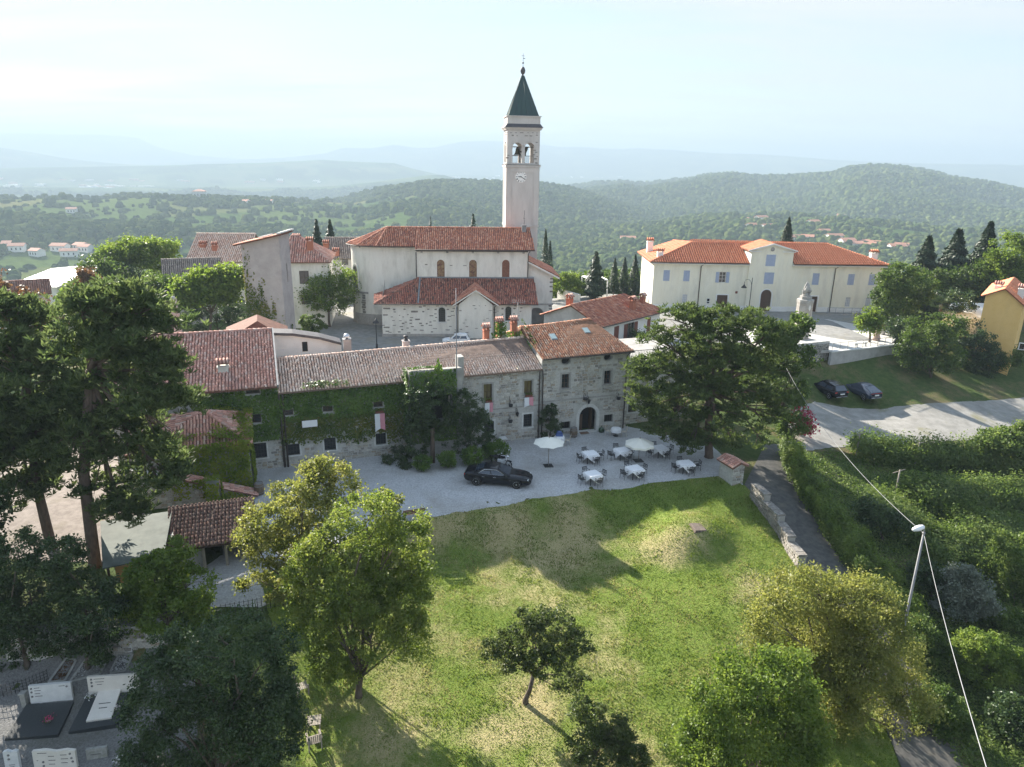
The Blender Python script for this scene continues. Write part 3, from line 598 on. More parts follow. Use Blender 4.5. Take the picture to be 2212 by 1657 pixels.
# one cover tile: half barrel, narrow end up the slope, 0.45 m long
def _tile(w,l):
 v=[];a=[math.pi*k/4 for k in range(5)]
 for y,r in ((0,.5),(l,.40)):
  for t in a:v.append((math.cos(t)*r*w,y,math.sin(t)*r*w*.9))
 f=[(k,k+1,k+6,k+5) for k in range(4)]+[(4,3,2,1,0)]
 return v,f
def tiles(roof,polys,kind,pitch=.215,row=.36,single=300,lift=.02,local_eye=None,name='roof_tile'):
 """barrel tiles on roof planes; polys: convex 3d polygons whose first edge is the eave"""
 tv,tf=_tile(pitch*.74,row*1.22);tv=np.array(tv);mt=T[kind];items=[]
 for P in polys:
  P=[Vector(p) for p in P];A=P[0];e=(P[1]-A).normalized();nrm=Vector((0,0,0))
  for k in range(len(P)):nrm+=P[k].cross(P[(k+1) % len(P)])
  nrm.normalize();nrm=nrm if nrm.z>0 else-nrm;s_=nrm.cross(e).normalized()
  q=[((p-A).dot(e),(p-A).dot(s_)) for p in P];a0,a1=min(x for x,_ in q),max(x for x,_ in q)
  n=max(1,int(round((a1-a0)/pitch)))
  for c in range(n):
   a=a0+(c+.5)*(a1-a0)/n;hits=[]
   for k in range(len(q)):
    (x0,y0),(x1,y1)=q[k],q[(k+1) % len(q)]
    if (x0>a) != (x1>a):hits.append(y0+(y1-y0)*(a-x0)/(x1-x0))
   if len(hits)<2:continue
   b0,b1=min(hits),max(hits);b=b0-.05
   while b<b1-row*.35:
    ja,jb=random.gauss(0,.012),random.gauss(0,.012)
    items.append((A+e*(a+ja)+s_*(b+jb)+nrm*(lift+random.uniform(0,.012)),e,s_,nrm,min(1.0,(b1-b+.02)/(row*1.22)),random.gauss(0,.03)));b+=row
 def basis(it):
  _,e,s_,n,k,r=it;t=.06
  y=(s_+n*-t+e*r).normalized();x=(e-y*e.dot(y)).normalized();z=x.cross(y);return x,y*k,z
 if single and len(items)>single and local_eye is not None:items.sort(key=lambda it:(it[0]-local_eye).length)
 ns=min(single,len(items));
 if ns:
  me=bpy.data.meshes.new(name);me.from_pydata([tuple(v) for v in tv],[],tf);me.materials.append(mt)
  for p in me.polygons:p.use_smooth=len(p.vertices)==4
  for it in items[:ns]:
   x,y,z=basis(it);o=link(name,me,roof);mm=Matrix(((x.x,y.x,z.x),(x.y,y.y,z.y),(x.z,y.z,z.z))).to_4x4();mm.translation=it[0];o.matrix_basis=mm
 rest=items[ns:]
 if rest:
  B=np.array([[list(v) for v in basis(it)] for it in rest]);O=np.array([list(it[0]) for it in rest])
  V=np.einsum('vk,nkj->nvj',tv,B)+O[:,None];nv=len(tv)
  me=bpy.data.meshes.new(name);quads=(np.arange(len(rest))[:,None,None]*nv+np.array(tf[:4])[None]).reshape(-1,4)
  caps=(np.arange(len(rest))[:,None]*nv+np.array(tf[4])[None]);li=np.concatenate([quads.ravel(),caps.ravel()]);tot=np.concatenate([np.full(len(quads),4),np.full(len(caps),5)])
  me.vertices.add(V.size // 3);me.vertices.foreach_set('co',V.astype(np.float32).ravel());me.loops.add(len(li));me.loops.foreach_set('vertex_index',li.astype(np.int32))
  me.polygons.add(len(tot));me.polygons.foreach_set('loop_start',np.concatenate([[0],np.cumsum(tot)[:-1]]).astype(np.int32));me.polygons.foreach_set('loop_total',tot.astype(np.int32))
  me.polygons.foreach_set('use_smooth',tot==4);me.update(calc_edges=True);me.materials.append(mt)
  tag(link(name+'s',me,roof),kind='stuff')
def ridge_tiles(mb,a,b,r=.13,step=.38):
 a,b=Vector(a),Vector(b);n=max(1,int((b-a).length/step));d=(b-a)/n
 for k in range(n):
  p,q=a+d*k,a+d*(k+1.12);mb.tube([p+Vector((0,0,.02)),q],[r*1.08,r*.95],7,True)
def local_eye(root):return root.matrix_world.inverted() @ Vector(EYE) if False else Matrix.LocRotScale(root.location,root.rotation_euler,None).inverted() @ Vector(EYE)
def roof(root,polys,kind,single=0,th=.14,pitch=.215,row=.36,ridges=(),name='roof',tile=True):
 mb=MB()
 for P in polys:mb.slab(P,th)
 r=mb.build(name,TB[kind],root)
 if tile:tiles(r,polys,kind,pitch,row,single,local_eye=local_eye(root))
 if ridges:
  m2=MB()
  for a,b in ridges:ridge_tiles(m2,a,b)
  m2.build('ridge_tiles',T[kind],r);r.children[-1]['kind']='stuff'
 return r
_stones=[]
for k in range(12):
 j=lambda:random.uniform(.36,.5);q=[(-j(),-j()),(j(),-j()),(j(),j()),(-j(),j())];i=random.uniform(.72,.9)
 v=[(x,.0,z) for x,z in q]+[(x*i+random.uniform(-.03,.03),-1+random.uniform(0,.4),z*i+random.uniform(-.03,.03)) for x,z in q]
 _stones.append((v,[(0,1,5,4),(1,2,6,5),(2,3,7,6),(3,0,4,7),(4,5,6,7)]))
_stone_me={}
def stones(wall,place,cells,mt,single=300,name='stone',proud=.035,near=None):
 """cells: (x, z, w, h); place(x, z) -> matrix whose x runs along the wall and -y points out of it"""
 if near is None:near=lambda c:0
 cells=sorted(cells,key=near);b0=len(_stones)
 for i,(x,z,w,h) in enumerate(cells[:single]):
  k=random.randrange(b0);key=(k,mt.name)
  if key not in _stone_me:
   me=bpy.data.meshes.new(name);me.from_pydata(_stones[k][0],[],_stones[k][1]);me.materials.append(mt);_stone_me[key]=me
  o=link(name,_stone_me[key],wall);o.matrix_basis=place(x,z) @ Matrix.Diagonal((w,proud*random.uniform(.6,1.4),h,1))
 if len(cells)>single:
  mb=MB()
  for x,z,w,h in cells[single:]:
   mb.M=place(x,z) @ Matrix.Diagonal((w,proud*random.uniform(.6,1.4),h,1));v,f=_stones[random.randrange(b0)];mb.add(v,f)
  mb.M=None;tag(mb.build(name+'s',mt,wall),kind='stuff')
def courses(x0,x1,z0,ztop,holes,hr=(.13,.27),wr=(.22,.58),fill=1.0,pad=.06):
 out=[];z=z0
 def bad(a,b,c,d):
  for h in holes:
   xs=[p[0] for p in h];zs=[p[1] for p in h]
   if a<max(xs)+pad and b>min(xs)-pad and c<max(zs)+pad and d>min(zs)-pad:return True
  return False
 while True:
  h=random.uniform(*hr);x=x0+random.uniform(0,.05)
  if z>max(ztop(x0),ztop(x1)):break
  while x<x1:
   w=min(random.uniform(*wr),x1-x+.02)
   if w>.08 and z+h<ztop(x+w/2) and not bad(x,x+w,z,z+h) and random.random()<fill:
    out.append((x+w/2,z+h/2+random.uniform(-.012,.012),w,h))
   x+=w
  z+=h
 return out
def flat(y):return lambda x,z:Matrix.Translation((x,y,z))
def window(root,x0,z0,x1,z1,y=0.0,rev=.2,bars=(2,3),frame=None,glass=None,surround=None,sw=.16,sill=None,shutters=None,open_=False,shape=None,name='window',iron=False,sproud=.03):
 frame=frame or m_wood;glass=glass or m_glass;b=MB();t=.045;d0=y+rev-.07
 b.box(x0,d0,z0,x0+t,d0+.06,z1);b.box(x1-t,d0,z0,x1,d0+.06,z1);b.box(x0+t,d0,z0,x1-t,d0+.06,z0+t)
 if shape != 'arch':b.box(x0+t,d0,z1-t,x1-t,d0+.06,z1)
 for k in range(1,bars[0]):c=x0+(x1-x0)*k/bars[0];b.box(c-.018,d0+.01,z0+t,c+.018,d0+.05,z1-t)
 for k in range(1,bars[1]):c=z0+(z1-z0)*k/bars[1];b.box(x0+t,d0+.015,c-.016,x1-t,d0+.045,c+.016)
 w=b.build(name,m_iron if iron else frame,root)
 p=MB();pl=arch(x0,z0,x1,z1) if shape=='arch' else rect(x0,z0,x1,z1);p.add([(a,y+rev,c) for a,c in pl],[tuple(range(len(pl)))]);p.build('pane',glass,w)
 if surround:
  s=MB();s.box(x0-sw,y-sproud,z0,x0,y+.1,z1);s.box(x1,y-sproud,z0,x1+sw,y+.1,z1);s.box(x0-sw,y-sproud,z1,x1+sw,y+.1,z1+sw);s.box(x0-sw-.04,y-sproud-.05,z0-sw*.8,x1+sw+.04,y+.1,z0);s.build('surround',surround,w)
 elif sill:
  s=MB();s.box(x0-.12,y-.09,z0-.1,x1+.12,y+.1,z0-.002);s.build('sill',sill,w)
 if shutters:
  hw=(x1-x0)/2
  for k in (0,1):
   s=MB()
   if open_:xa=x0-hw-.02 if k==0 else x1+.02;ya=y-.055
   else:xa=x0+hw*k+.01;ya=y+.02
   s.box(xa,ya,z0+.01,xa+hw-.015,ya+.04,z1-.01)
   n=max(4,int((z1-z0)/.16))
   for i in range(n):zz=z0+.08+(z1-z0-.16)*(i+.5)/n;s.box(xa+.06,ya-.012,zz-.03,xa+hw-.075,ya-.001,zz+.02)
   s.build('shutter',shutters,w)
 return pl
def chimney(root,x,y,z0,z1,w,d,mt,cap='tile',kind='rose',name='chimney'):
 b=MB();b.box(x-w/2,y-d/2,z0,x+w/2,y+d/2,z1);b.box(x-w/2-.05,y-d/2-.05,z1,x+w/2+.05,y+d/2+.05,z1+.08)
 c=b.build(name,mt,root)
 if cap=='tile':
  l=MB()
  for sx in (-1,1):
   for sy in (-1,1):l.box(x+sx*(w/2-.08)-.07,y+sy*(d/2-.08)-.07,z1+.08,x+sx*(w/2-.08)+.07,y+sy*(d/2-.08)+.07,z1+.36)
  l.build('smoke_slots',mt,c);h=MB();za=z1+.36;e=.13
  P=[[(x-w/2-e,y-d/2-e,za),(x+w/2+e,y-d/2-e,za),(x+w/2+e,y,za+.3),(x-w/2-e,y,za+.3)],[(x+w/2+e,y+d/2+e,za),(x-w/2-e,y+d/2+e,za),(x-w/2-e,y,za+.3),(x+w/2+e,y,za+.3)]]
  for p in P:h.slab(p,.06)
  k=h.build('cap',TB[kind],c)
  m2=MB();
  for p in P:
   a,b_,cc,dd=[Vector(q) for q in p];n=4
   for i in range(n):t=(i+.5)/n;m2.tube([a.lerp(b_,t)+Vector((0,0,.01)),dd.lerp(cc,t)+Vector((0,0,.01))],.075,6)
  m2.m=0;q=m2.mesh('cap_tiles',T[kind]);link('cap_tiles',q,c)
 elif cap=='ball':
  h=MB();h.lathe([(.10,0),(.10,.12),(.3,.14),(.3,.2),(.26,.34),(.14,.45),(.03,.48)],12,(x,y,z1+.08));h.build('cowl',MATS.get('galvanised') or mat('galvanised',(.6,.61,.62),rough=.35,metal=.8),c)
 elif cap=='pot':
  h=MB();h.lathe([(.2,0),(.2,.1),(.13,.12),(.13,.3),(.22,.32),(.2,.4),(.08,.44)],10,(x,y,z1+.08));h.build('cowl',m_iron,c)
 return c
def pipe(root,pts,r=.055,mt=None,name='downpipe'):return MB().tube(pts,r,8).build(name,mt or m_pipe,root)

# ---------------------------------------------------------------- the long row along the courtyard
HF=Frame(-19.9,51.2,R(19.27))
def surround_arch(root,x0,z0,x1,z1,w,y,mt,n=13):
 """separate arch stones round a round-headed door"""
 r=(x1-x0)/2;c=(x0+x1)/2;zs=z1-r
 for s in (-1,1):
  z=z0
  while z<zs-.1:
   h=min(random.uniform(.36,.5),zs-z);b=MB();xa=c+s*r;b.box(min(xa,xa+s*w)+(.004),y-.05,z+.006,max(xa,xa+s*w)-.004,y+.12,z+h-.006);b.build('arch_stone',mt,root);z+=h
 for k in range(n):
  a0,a1=math.pi*k/n+.012,math.pi*(k+1)/n-.012;b=MB();ro=r+w
  p=[(c+r*math.cos(a0),zs+r*math.sin(a0)),(c+ro*math.cos(a0),zs+ro*math.sin(a0)),(c+ro*math.cos(a1),zs+ro*math.sin(a1)),(c+r*math.cos(a1),zs+r*math.sin(a1))]
  b.prism(p,y-(.05 if k != n // 2 else .09),y+.12);b.build('arch_stone',mt,root)

# -- stone house with the orange roof
h1=HF.root('stone_house','two storey rubble stone house with orange tiled roof and arched entrance','house','old houses along the courtyard',28.0)
X0,X1,EV,RL,RR=23.8,32.3,7.42,9.0,9.45
door=arch(27.55,0,29.25,2.45,14);W1=rect(25.7,4.42,26.4,5.72);W2=rect(29.82,4.45,30.5,5.72)
O1,O2=oval(26.02,6.95,.42,.34),oval(30.08,6.98,.40,.32);L1=rect(25.75,.55,26.7,1.25);L2=rect(30.05,.75,30.95,1.5)
b=MB();b.wall([(X0,-.3),(X1,-.3),(X1,EV),(X0,EV)],[door,W1,W2,O1,O2,L1,L2],lambda x,z,d:(x,d,z),.35)
b.add([(X1,0,-.3),(30.2,4.5,-.3),(28.3,9,-.3),(28.3,9,EV),(30.2,4.5,RR),(X1,0,EV)],[(0,1,4,5),(1,2,3,4)]);b.add([(X0,0,0),(X0,0,EV),(X0,4.5,RL),(X0,9,EV),(X0,9,0)],[(0,1,2,3,4)]);b.add([(X0,9,-.3),(X0,9,EV),(28.3,9,EV),(28.3,9,-.3)],[(0,1,2,3)])
wl=b.build('wall',m_mortar,h1)
HZ=[door,W1,W2,O1,O2,L1,L2]
grow=lambda h,k:[(p[0]+k*(1 if p[0]>sum(q[0] for q in h)/len(h) else-1),p[1]+k*(1 if p[1]>sum(q[1] for q in h)/len(h) else-1)) for p in h]
ringd=[grow(door,.34),grow(W1,.2),grow(W2,.2),grow(O1,.1),grow(O2,.1),grow(L1,.03),grow(L2,.03),rect(X0,3.28,X1,3.44)]
stones(wl,flat(0.004),courses(X0+.02,X1,-.05,lambda x:EV-.1,ringd),m_stone,300,near=lambda c:c[1])
qs=courses(.05,4.8,0,lambda x:EV-.2,[],fill=.9)
stones(wl,lambda x,z:Matrix.Translation((X1-.425*x,.905*x,z)) @ Matrix.Rotation(math.atan2(.905,-.425),4,'Z'),qs,m_stone,0,name='side_stone')
b=MB();b.box(X0,-.055,3.3,X1,.1,3.42);b.build('string_course',m_greystone,h1)
surround_arch(h1,27.55,0,29.25,2.45,.3,0,m_cut)
b=MB();b.box(27.6,.5,0,28.1,.56,1.6);b.box(28.9,.36,0,28.96,1.1,2.2);dr=b.build('door',m_wood,h1);b=MB();b.box(27.3,.9,-.1,29.5,.95,2.6);b.build('recess_shade',m_dark,dr);b=MB();b.box(27.5,-.25,0,29.3,.4,.1);b.build('threshold',m_cut,h1)  # dark sheet behind the door leaf paints in the unlit hall
for w in (W1,W2):window(h1,w[0][0],w[0][1],w[2][0],w[2][1],rev=.28,bars=(2,3),surround=m_greystone,sw=.17)
for w in (L1,L2):window(h1,w[0][0],w[0][1],w[2][0],w[2][1],rev=.3,bars=(4,1),iron=True,glass=m_dark)
for o in (O1,O2):
 b=MB();n=len(o);c=(sum(p[0] for p in o)/n,sum(p[1] for p in o)/n);oo=[(c[0]+(x-c[0])*1.22,c[1]+(z-c[1])*1.25) for x,z in o]
 b.add([(x,-.04,z) for x,z in o]+[(x,-.04,z) for x,z in oo]+[(x,.02,z) for x,z in oo]+[(x,.34,z) for x,z in o],[(i,(i+1) % n,(i+1) % n+n,i+n) for i in range(n)]+[(i+n,(i+1) % n+n,(i+1) % n+2*n,i+2*n) for i in range(n)]);ow=b.build('oval_window',m_greystone,h1)
 b=MB();b.add([(x,.33,z) for x,z in o],[tuple(range(n))]);b.build('pane',m_dark,ow)
for w in (W1,W2):
 b=MB();b.box(w[0][0]-.05,-.16,w[0][1]-.42,w[1][0]+.05,.02,w[0][1]-.3);b.build('stone_shelf',m_greystone,h1)
P1=[(X0-.12,-.5,EV-.02),(X1+.12,-.5,EV+.06),(X1-.9,4.5,RR),(X0-.42,4.5,RL)];P1[2]=(30.35,4.5,RR);P1[1]=(X1+.1,-.5,EV+.1)
P2=[(28.4,9.5,EV),(X0-.12,9.5,EV),(X0-.42,4.5,RL),(30.35,4.5,RR)]
roof(h1,[P1,P2],'orange',300,ridges=[(P1[3],P1[2])])
pipe(h1,[(X0+.1,-.1,0),(X0+.1,-.1,5.6),(X0-.05,-.3,6.35)]);pipe(h1,[(31.98,-.1,0),(31.98,-.1,7.0),(32.1,-.42,7.38)])
b=MB();b.tube([(X0-.1,-.56,EV-.08),(X1+.12,-.56,EV)],.07,8);b.build('gutter',m_pipe,h1)
for (ua,va) in ((1194.5,734.5),(1266,724)):
 x,z=HF.on(ua,va,2.3 if va>730 else 2.9);y=2.3 if va>730 else 2.9;zt=EV+(RL-EV)*(y+.5)/5+.14
 k=(RL-EV)/5;Pz=lambda yy:EV+.2+(RL+.2-EV)*(yy+.5)/5
 b=MB();b.slab([(x-.3,y-.42,Pz(y-.42)),(x+.3,y-.42,Pz(y-.42)),(x+.3,y+.42,Pz(y+.42)),(x-.3,y+.42,Pz(y+.42))],.12);sk=b.build('skylight',m_greypipe,h1)
 b=MB();b.slab([(x-.24,y-.36,Pz(y-.36)+.02),(x+.24,y-.36,Pz(y-.36)+.02),(x+.24,y+.36,Pz(y+.36)+.02),(x-.24,y+.36,Pz(y+.36)+.02)],.015);b.build('pane',mat('skylight_glass',(.25,.33,.34),rough=.08,spec=.8) if 'skylight_glass' not in MATS else MATS['skylight_glass'],sk)
settle(h1,28.0)

# -- long low wing
h2=HF.root('ivy_wing','long two storey wing with pale barrel tiled roof, half hidden by ivy','house','old houses along the courtyard',13.0)
A0,A1,EVL,EVR=2.05,23.78,6.35,6.5
UW=[rect(18.55,3.95,19.3,5.42),rect(22.2,4.2,22.95,5.42)];LW=[rect(18.6,.9,19.5,2.05),rect(22.2,1.15,23.0,2.35)]
mw=[]
for (u,v,w,h) in ((623,891,.7,.5),(708,883,.75,.5),(817,873.5,.75,.5)):x,z=HF.on(u,v);mw.append(rect(x-w/2,z-h/2,x+w/2,z+h/2))
gw=[]
for (u,v,w,h) in ((634,971,.95,.95),(713,959,.9,1.05),(823,948,.85,1.0)):x,z=HF.on(u,v);gw.append(rect(x-w/2,max(.5,z-h/2),x+w/2,z+h/2))
allh=UW+LW+mw+gw
b=MB();b.wall([(A0,-.3),(A1,-.3),(A1,EVR),(A0,EVL)],allh,lambda x,z,d:(x,.02+d,z),.3);b.add([(A0,8.4,-.3),(A1,8.4,-.3),(A1,8.4,EVR),(A0,8.4,EVL)],[(0,1,2,3)]);b.add([(A0,0.02,0),(A0,8.4,0),(A0,8.4,EVL),(A0,4.2,7.7),(A0,.02,EVL)],[(0,1,2,3,4)])
wl=b.build('wall',m_mortar,h2)
rz_=[grow(h,.2) for h in allh]+[rect(16,3.05,A1,3.18)]
stones(wl,flat(.022),courses(16.2,A1-.02,-.05,lambda x:EVR-.12,rz_),m_stone,300,near=lambda c:c[1])
stones(wl,flat(.022),courses(A0,12.5,-.05,lambda x:1.7,rz_),m_stone,0,name='low_stone')
for w in UW:window(h2,w[0][0],w[0][1],w[2][0],w[2][1],y=.02,rev=.24,bars=(2,2),surround=m_greystone,sw=.15,frame=m_wood,glass=mat('amber_glass',(.12,.09,.05),rough=.15,spec=.6) if 'amber_glass' not in MATS else MATS['amber_glass'])
for w in LW:window(h2,w[0][0],w[0][1],w[2][0],w[2][1],y=.02,rev=.24,bars=(5,5),surround=m_cut,sw=.14,iron=True)
for w in mw:window(h2,w[0][0],w[0][1],w[2][0],w[2][1],y=.02,rev=.2,bars=(2,2))
for w in gw:window(h2,w[0][0],w[0][1],w[2][0],w[2][1],y=.02,rev=.22,bars=(4,3),surround=m_cut,sw=.13,iron=True)
b=MB();b.box(16.3,-.04,3.06,A1,.1,3.16);b.build('string_course',m_greystone,h2)
Q1=[(A0,-.42,EVL-.04),(A1-.06,-.42,EVR),(A1-.06,4.2,8.2),(A0,4.2,7.72)];Q2=[(A1,8.8,EVR-.1),(A0,8.8,EVL-.1),(A0,4.2,7.72),(A1-.06,4.2,8.2)]
roof(h2,[Q1,Q2],'pale',300,ridges=[(Q1[3],Q1[2])])
for xx in (2.0,2.25):pipe(h2,[(xx+.1,-.12,0),(xx+.1,-.12,5.6),(xx+.1,-.3,6.2)],.075)
pipe(h2,[(A1-.2,-.12,0),(A1-.2,-.12,5.7),(A1-.3,-.36,6.3)])
x,z=HF.on(877,748,5.2);chimney(h2,x,5.2,7.0,z+.45,.55,.55,m_pink,'pot')
settle(h2,13.0)

# -- left house
h3=HF.root('rose_roofed_house','ivy clad old house with large rose tiled roof and one chimney','house','old houses along the courtyard',-3.0)
B0,B1,E3,R3,RY=-9.5,2.0,6.85,9.42,8.0
x,z=HF.on(560,973);g3=rect(x-.55,z-.65,x+.55,z+.6);x,z=HF.on(549,905);m3=rect(x-.5,z-.35,x+.5,z+.35);x,z=HF.on(546,845.5);t3=rect(x-.5,z-.2,x+.5,z+.2)
b=MB();b.wall([(B0,-.8),(B1,-.8),(B1,E3),(B0,E3)],[g3,m3,t3],lambda x,z,d:(x,.03+d,z),.3);b.add([(B1,.03,0),(B1,16,0),(B1,16,E3),(B1,RY,R3),(B1,.03,E3)],[(0,1,2,3,4)]);b.add([(B0,.03,-1),(B0,16,-1),(B0,16,E3),(B0,RY,R3),(B0,.03,E3)],[(0,1,2,3,4)]);b.add([(B0,16,-1),(B1,16,-1),(B1,16,E3),(B0,16,E3)],[(0,1,2,3)])
wl=b.build('wall',m_mortar,h3);stones(wl,flat(.032),courses(-.5,B1,-.05,lambda x:2.6,[grow(g3,.15)]),m_stone,60)
window(h3,g3[0][0],g3[0][1],g3[2][0],g3[2][1],y=.03,bars=(5,4),surround=m_cut,sw=.12,iron=True);window(h3,m3[0][0],m3[0][1],m3[2][0],m3[2][1],y=.03,bars=(2,2));window(h3,t3[0][0],t3[0][1],t3[2][0],t3[2][1],y=.03,bars=(2,1))
S1=[(B0,-.45,E3),(B1+.02,-.45,E3),(B1+.02,RY,R3),(B0,RY,R3)];S2=[(B1+.02,16.4,E3),(B0,16.4,E3),(B0,RY,R3),(B1+.02,RY,R3)]
rf=roof(h3,[S1,S2],'rose',300,ridges=[(S1[3],S1[2])],pitch=.23,row=.38)
b=MB();b.slab([(B1+.02,-.5,E3+.12),(B1+.14,-.5,E3+.12),(B1+.14,RY,R3+.12),(B1+.02,RY,R3+.12)],.2);b.build('verge_board',m_greypipe,h3)
y=2.2;x,z=HF.on(486,833,y);chimney(h3,x,y,E3+.2,HF.on(486,792,y)[1],.75,.6,m_plaster,'tile','rose')
b=MB();x,z=HF.on(548,701,12);b.add([(x-2.6,11,z-1.2),(x+3,11,z-1.4),(x+.3,13,z+.1),(x-2.6,17,z-1.2),(x+3,17,z-1.4),(x+.3,16,z+.1)],[(0,1,2),(0,2,5,3),(1,4,5,2)]);b.build('rear_gable_roof',TB['church'],h3)
settle(h3,-3.0)

# -- ivy block with the parapet, on the wing's front
h4=HF.root('ivy_porch_tower','ivy covered square porch block with notched stone parapet before the wing','porch',x=14.0,y=-1.0)
b=MB();op=rect(13.6,3.2,15.3,5.4)
b.wall([(11.9,-.1),(16.25,-.1),(16.25,7.55),(15.75,7.55),(15.75,7.2),(15.5,7.2),(15.5,7.55),(14.35,7.55),(14.35,7.2),(14.1,7.2),(14.1,7.55),(11.9,7.55)],[op],lambda x,z,d:(x,-1.7+d,z),.6)
for xx in (11.9,16.25):b.add([(xx,-1.7,-.1),(xx,0,-.1),(xx,0,7.55),(xx,-1.7,7.55)],[(0,1,2,3)])
b.add([(11.9,-1.25,7.55),(16.25,-1.25,7.55),(16.25,-1.7,7.55),(11.9,-1.7,7.55)],[(0,1,2,3)]);b.add([(11.9,-1.25,7.55),(16.25,-1.25,7.55),(16.25,-1.25,6.2),(11.9,-1.25,6.2)],[(0,1,2,3)])
b.build('wall',m_greystone,h4);b=MB();b.add([(13.4,-1.1,3.1),(15.5,-1.1,3.1),(15.5,-1.1,5.5),(13.4,-1.1,5.5)],[(0,1,2,3)]);b.build('opening_shade',m_dark,h4);b=MB();b.tube([(15.1,-1.74,2.6),(15.1,-1.74,5.3)],.07);b.build('post',m_oldwood,h4)  # dark sheet painted as the shade inside the porch
b=MB();b.box(16.0,-1.2,6.0,16.5,-.3,8.3);b.build('stone_pier',m_greystone,h4)
settle(h4,14.0,-1.0)
mast=HF.w(15.72,-1.85);mo=empty('flag_mast',(mast[0],mast[1],2.0),0,'tall thin bare metal mast rising beside the ivy porch','mast')
MB().tube([(0,0,0),(0,0,6),(0,0,11.9)],[.05,.045,.03],8).build('pole',m_greypipe,mo);MB().lathe([(.02,0),(.06,.04),(.06,.1),(.01,.14)],8,(0,0,11.9)).build('finial',m_greypipe,mo)

# -- small ivy house, buttress wall, shed and canopy in front of the left house
h5=HF.root('small_ivy_house','small house smothered in bright ivy with old hipped tile roof','house',x=-3.0,y=-2.0)
b=MB();b.box(-8,-3.9,-1,-.25,0.0,3.9);b.build('wall',m_greystone,h5)
ap=(-3.1,-1.6,5.75);C5=[(-8.2,-4.15,3.85),(-.05,-4.15,3.85),(-.05,-.05,4.75),(-8.2,-.05,5.2)]
roof(h5,[[C5[0],C5[1],ap],[C5[1],C5[2],ap],[C5[2],C5[3],ap],[C5[3],C5[0],ap]],'rose',200,ridges=[(C5[1],ap),(ap,C5[2])])
settle(h5,-3.0,-2.0)
h6=HF.root('buttress_wall','sloping old stone wall with tiled coping below the ivy house','wall',x=-2.6,y=-4.8)
b=MB();b.add([(-8,-5.1,-1.2),(-.1,-5.1,-1.2),(-.1,-5.1,.25),(-5.0,-5.1,2.2),(-8,-5.1,3.2),(-8,-4.5,-1.2),(-.1,-4.5,-1.2),(-.1,-4.5,.25),(-5,-4.5,2.2),(-8,-4.5,3.2)],[(0,1,2,3,4),(9,8,7,6,5),(2,7,8,3),(3,8,9,4),(1,6,7,2)]);wl=b.build('wall',m_mortar,h6)
stones(wl,flat(-5.104),courses(-8,-.12,-1,lambda x:2.2-(x+5)*.4-.05,[]),m_stone,120)
cp=[(-5.4,-5.3,2.4),(0.05,-5.3,.26),(.05,-4.3,.34),(-5.4,-4.3,2.5)];b=MB();b.slab(cp,.08);k=b.build('coping',TB['rose'],h6);tiles(k,[[cp[1],cp[2],cp[3],cp[0]]],'rose',.2,.34,0)
b=MB();b.box(-3.2,-6.0,-1.1,-2.4,-5.12,1.9);b.build('chimney',m_greystone,h6)
settle(h6,-2.6,-4.8)
h7=HF.root('open_shed','open fronted shed with worn red tiled roof on timber posts','shed',x=-2.2,y=-11.5)
b=MB();b.box(-4.8,-10.0,-1,-.2,-9.8,2.1);b.box(-4.8,-13.2,-1.2,-4.6,-10.0,1.8);b.box(-4.6,-13.25,-1.2,-3.05,-13.1,1.25);b.box(-.45,-13.2,-1.2,-.25,-10,1.9);b.build('wall',m_greystone,h7)
b=MB();b.box(-4.6,-13.0,-1.0,-.45,-12.8,-.98);b.add([(-4.5,-10.3,-1),(-.5,-10.3,-1),(-.5,-10.3,1.9),(-4.5,-10.3,1.9)],[(0,1,2,3)]);b.build('inner_shade',m_dark,h7)  # dark strip and sheet put the shed's inner shade into colour
for xx in (-3.0,-1.75,-.5):b=MB();b.box(xx-.08,-13.45,-1.1,xx+.08,-13.29,1.3);b.build('post',m_oldwood,h7)
b=MB();b.box(-4.9,-13.5,1.3,-.1,-13.3,1.44);b.build('beam',m_wood,h7)
U1=[(-5.1,-13.8,1.42),(0,-13.8,1.42),(0,-9.85,2.35),(-5.1,-9.85,2.35)];roof(h7,[U1],'shed',240,pitch=.21,row=.36)
settle(h7,-2.2,-11.5)
h8=HF.root('canopy','flat grey green canopy roof on posts beside the shed','canopy',x=-6.8,y=-12.5)
m_felt=mat('green_roofing_felt',(.10,.115,.10),(.14,.155,.135),scale=1.5,bump=.2,bscale=20,rough=.8,col3=(.075,.08,.065),scale3=.5)
b=MB();cn=[(-7.9,-15.3,1.75),(-4.9,-14.8,1.75),(-4.85,-10.2,2.25),(-8.8,-10.4,2.25)];b.slab(cn,.08);b.build('roof',m_felt,h8)
for x,y,t in ((-7.7,-15.1,1.67),(-5.1,-14.6,1.67),(-8.5,-10.6,2.15),(-5.0,-10.5,2.15),(-6.4,-14.9,1.67)):b=MB();b.box(x-.06,y-.06,gz(*HF.w(x,y)[:2])-.1,x+.06,y+.06,t);b.build('post',m_wood,h8)
b=MB();b.box(-7.7,-13.6,-.3,-6.3,-13.0,.75);b.build('counter',mat('warm_light_paint',(.62,.34,.14),rough=.6),h8)  # orange block added to paint the warm light under the canopy
settle(h8,-6.8,-12.5)

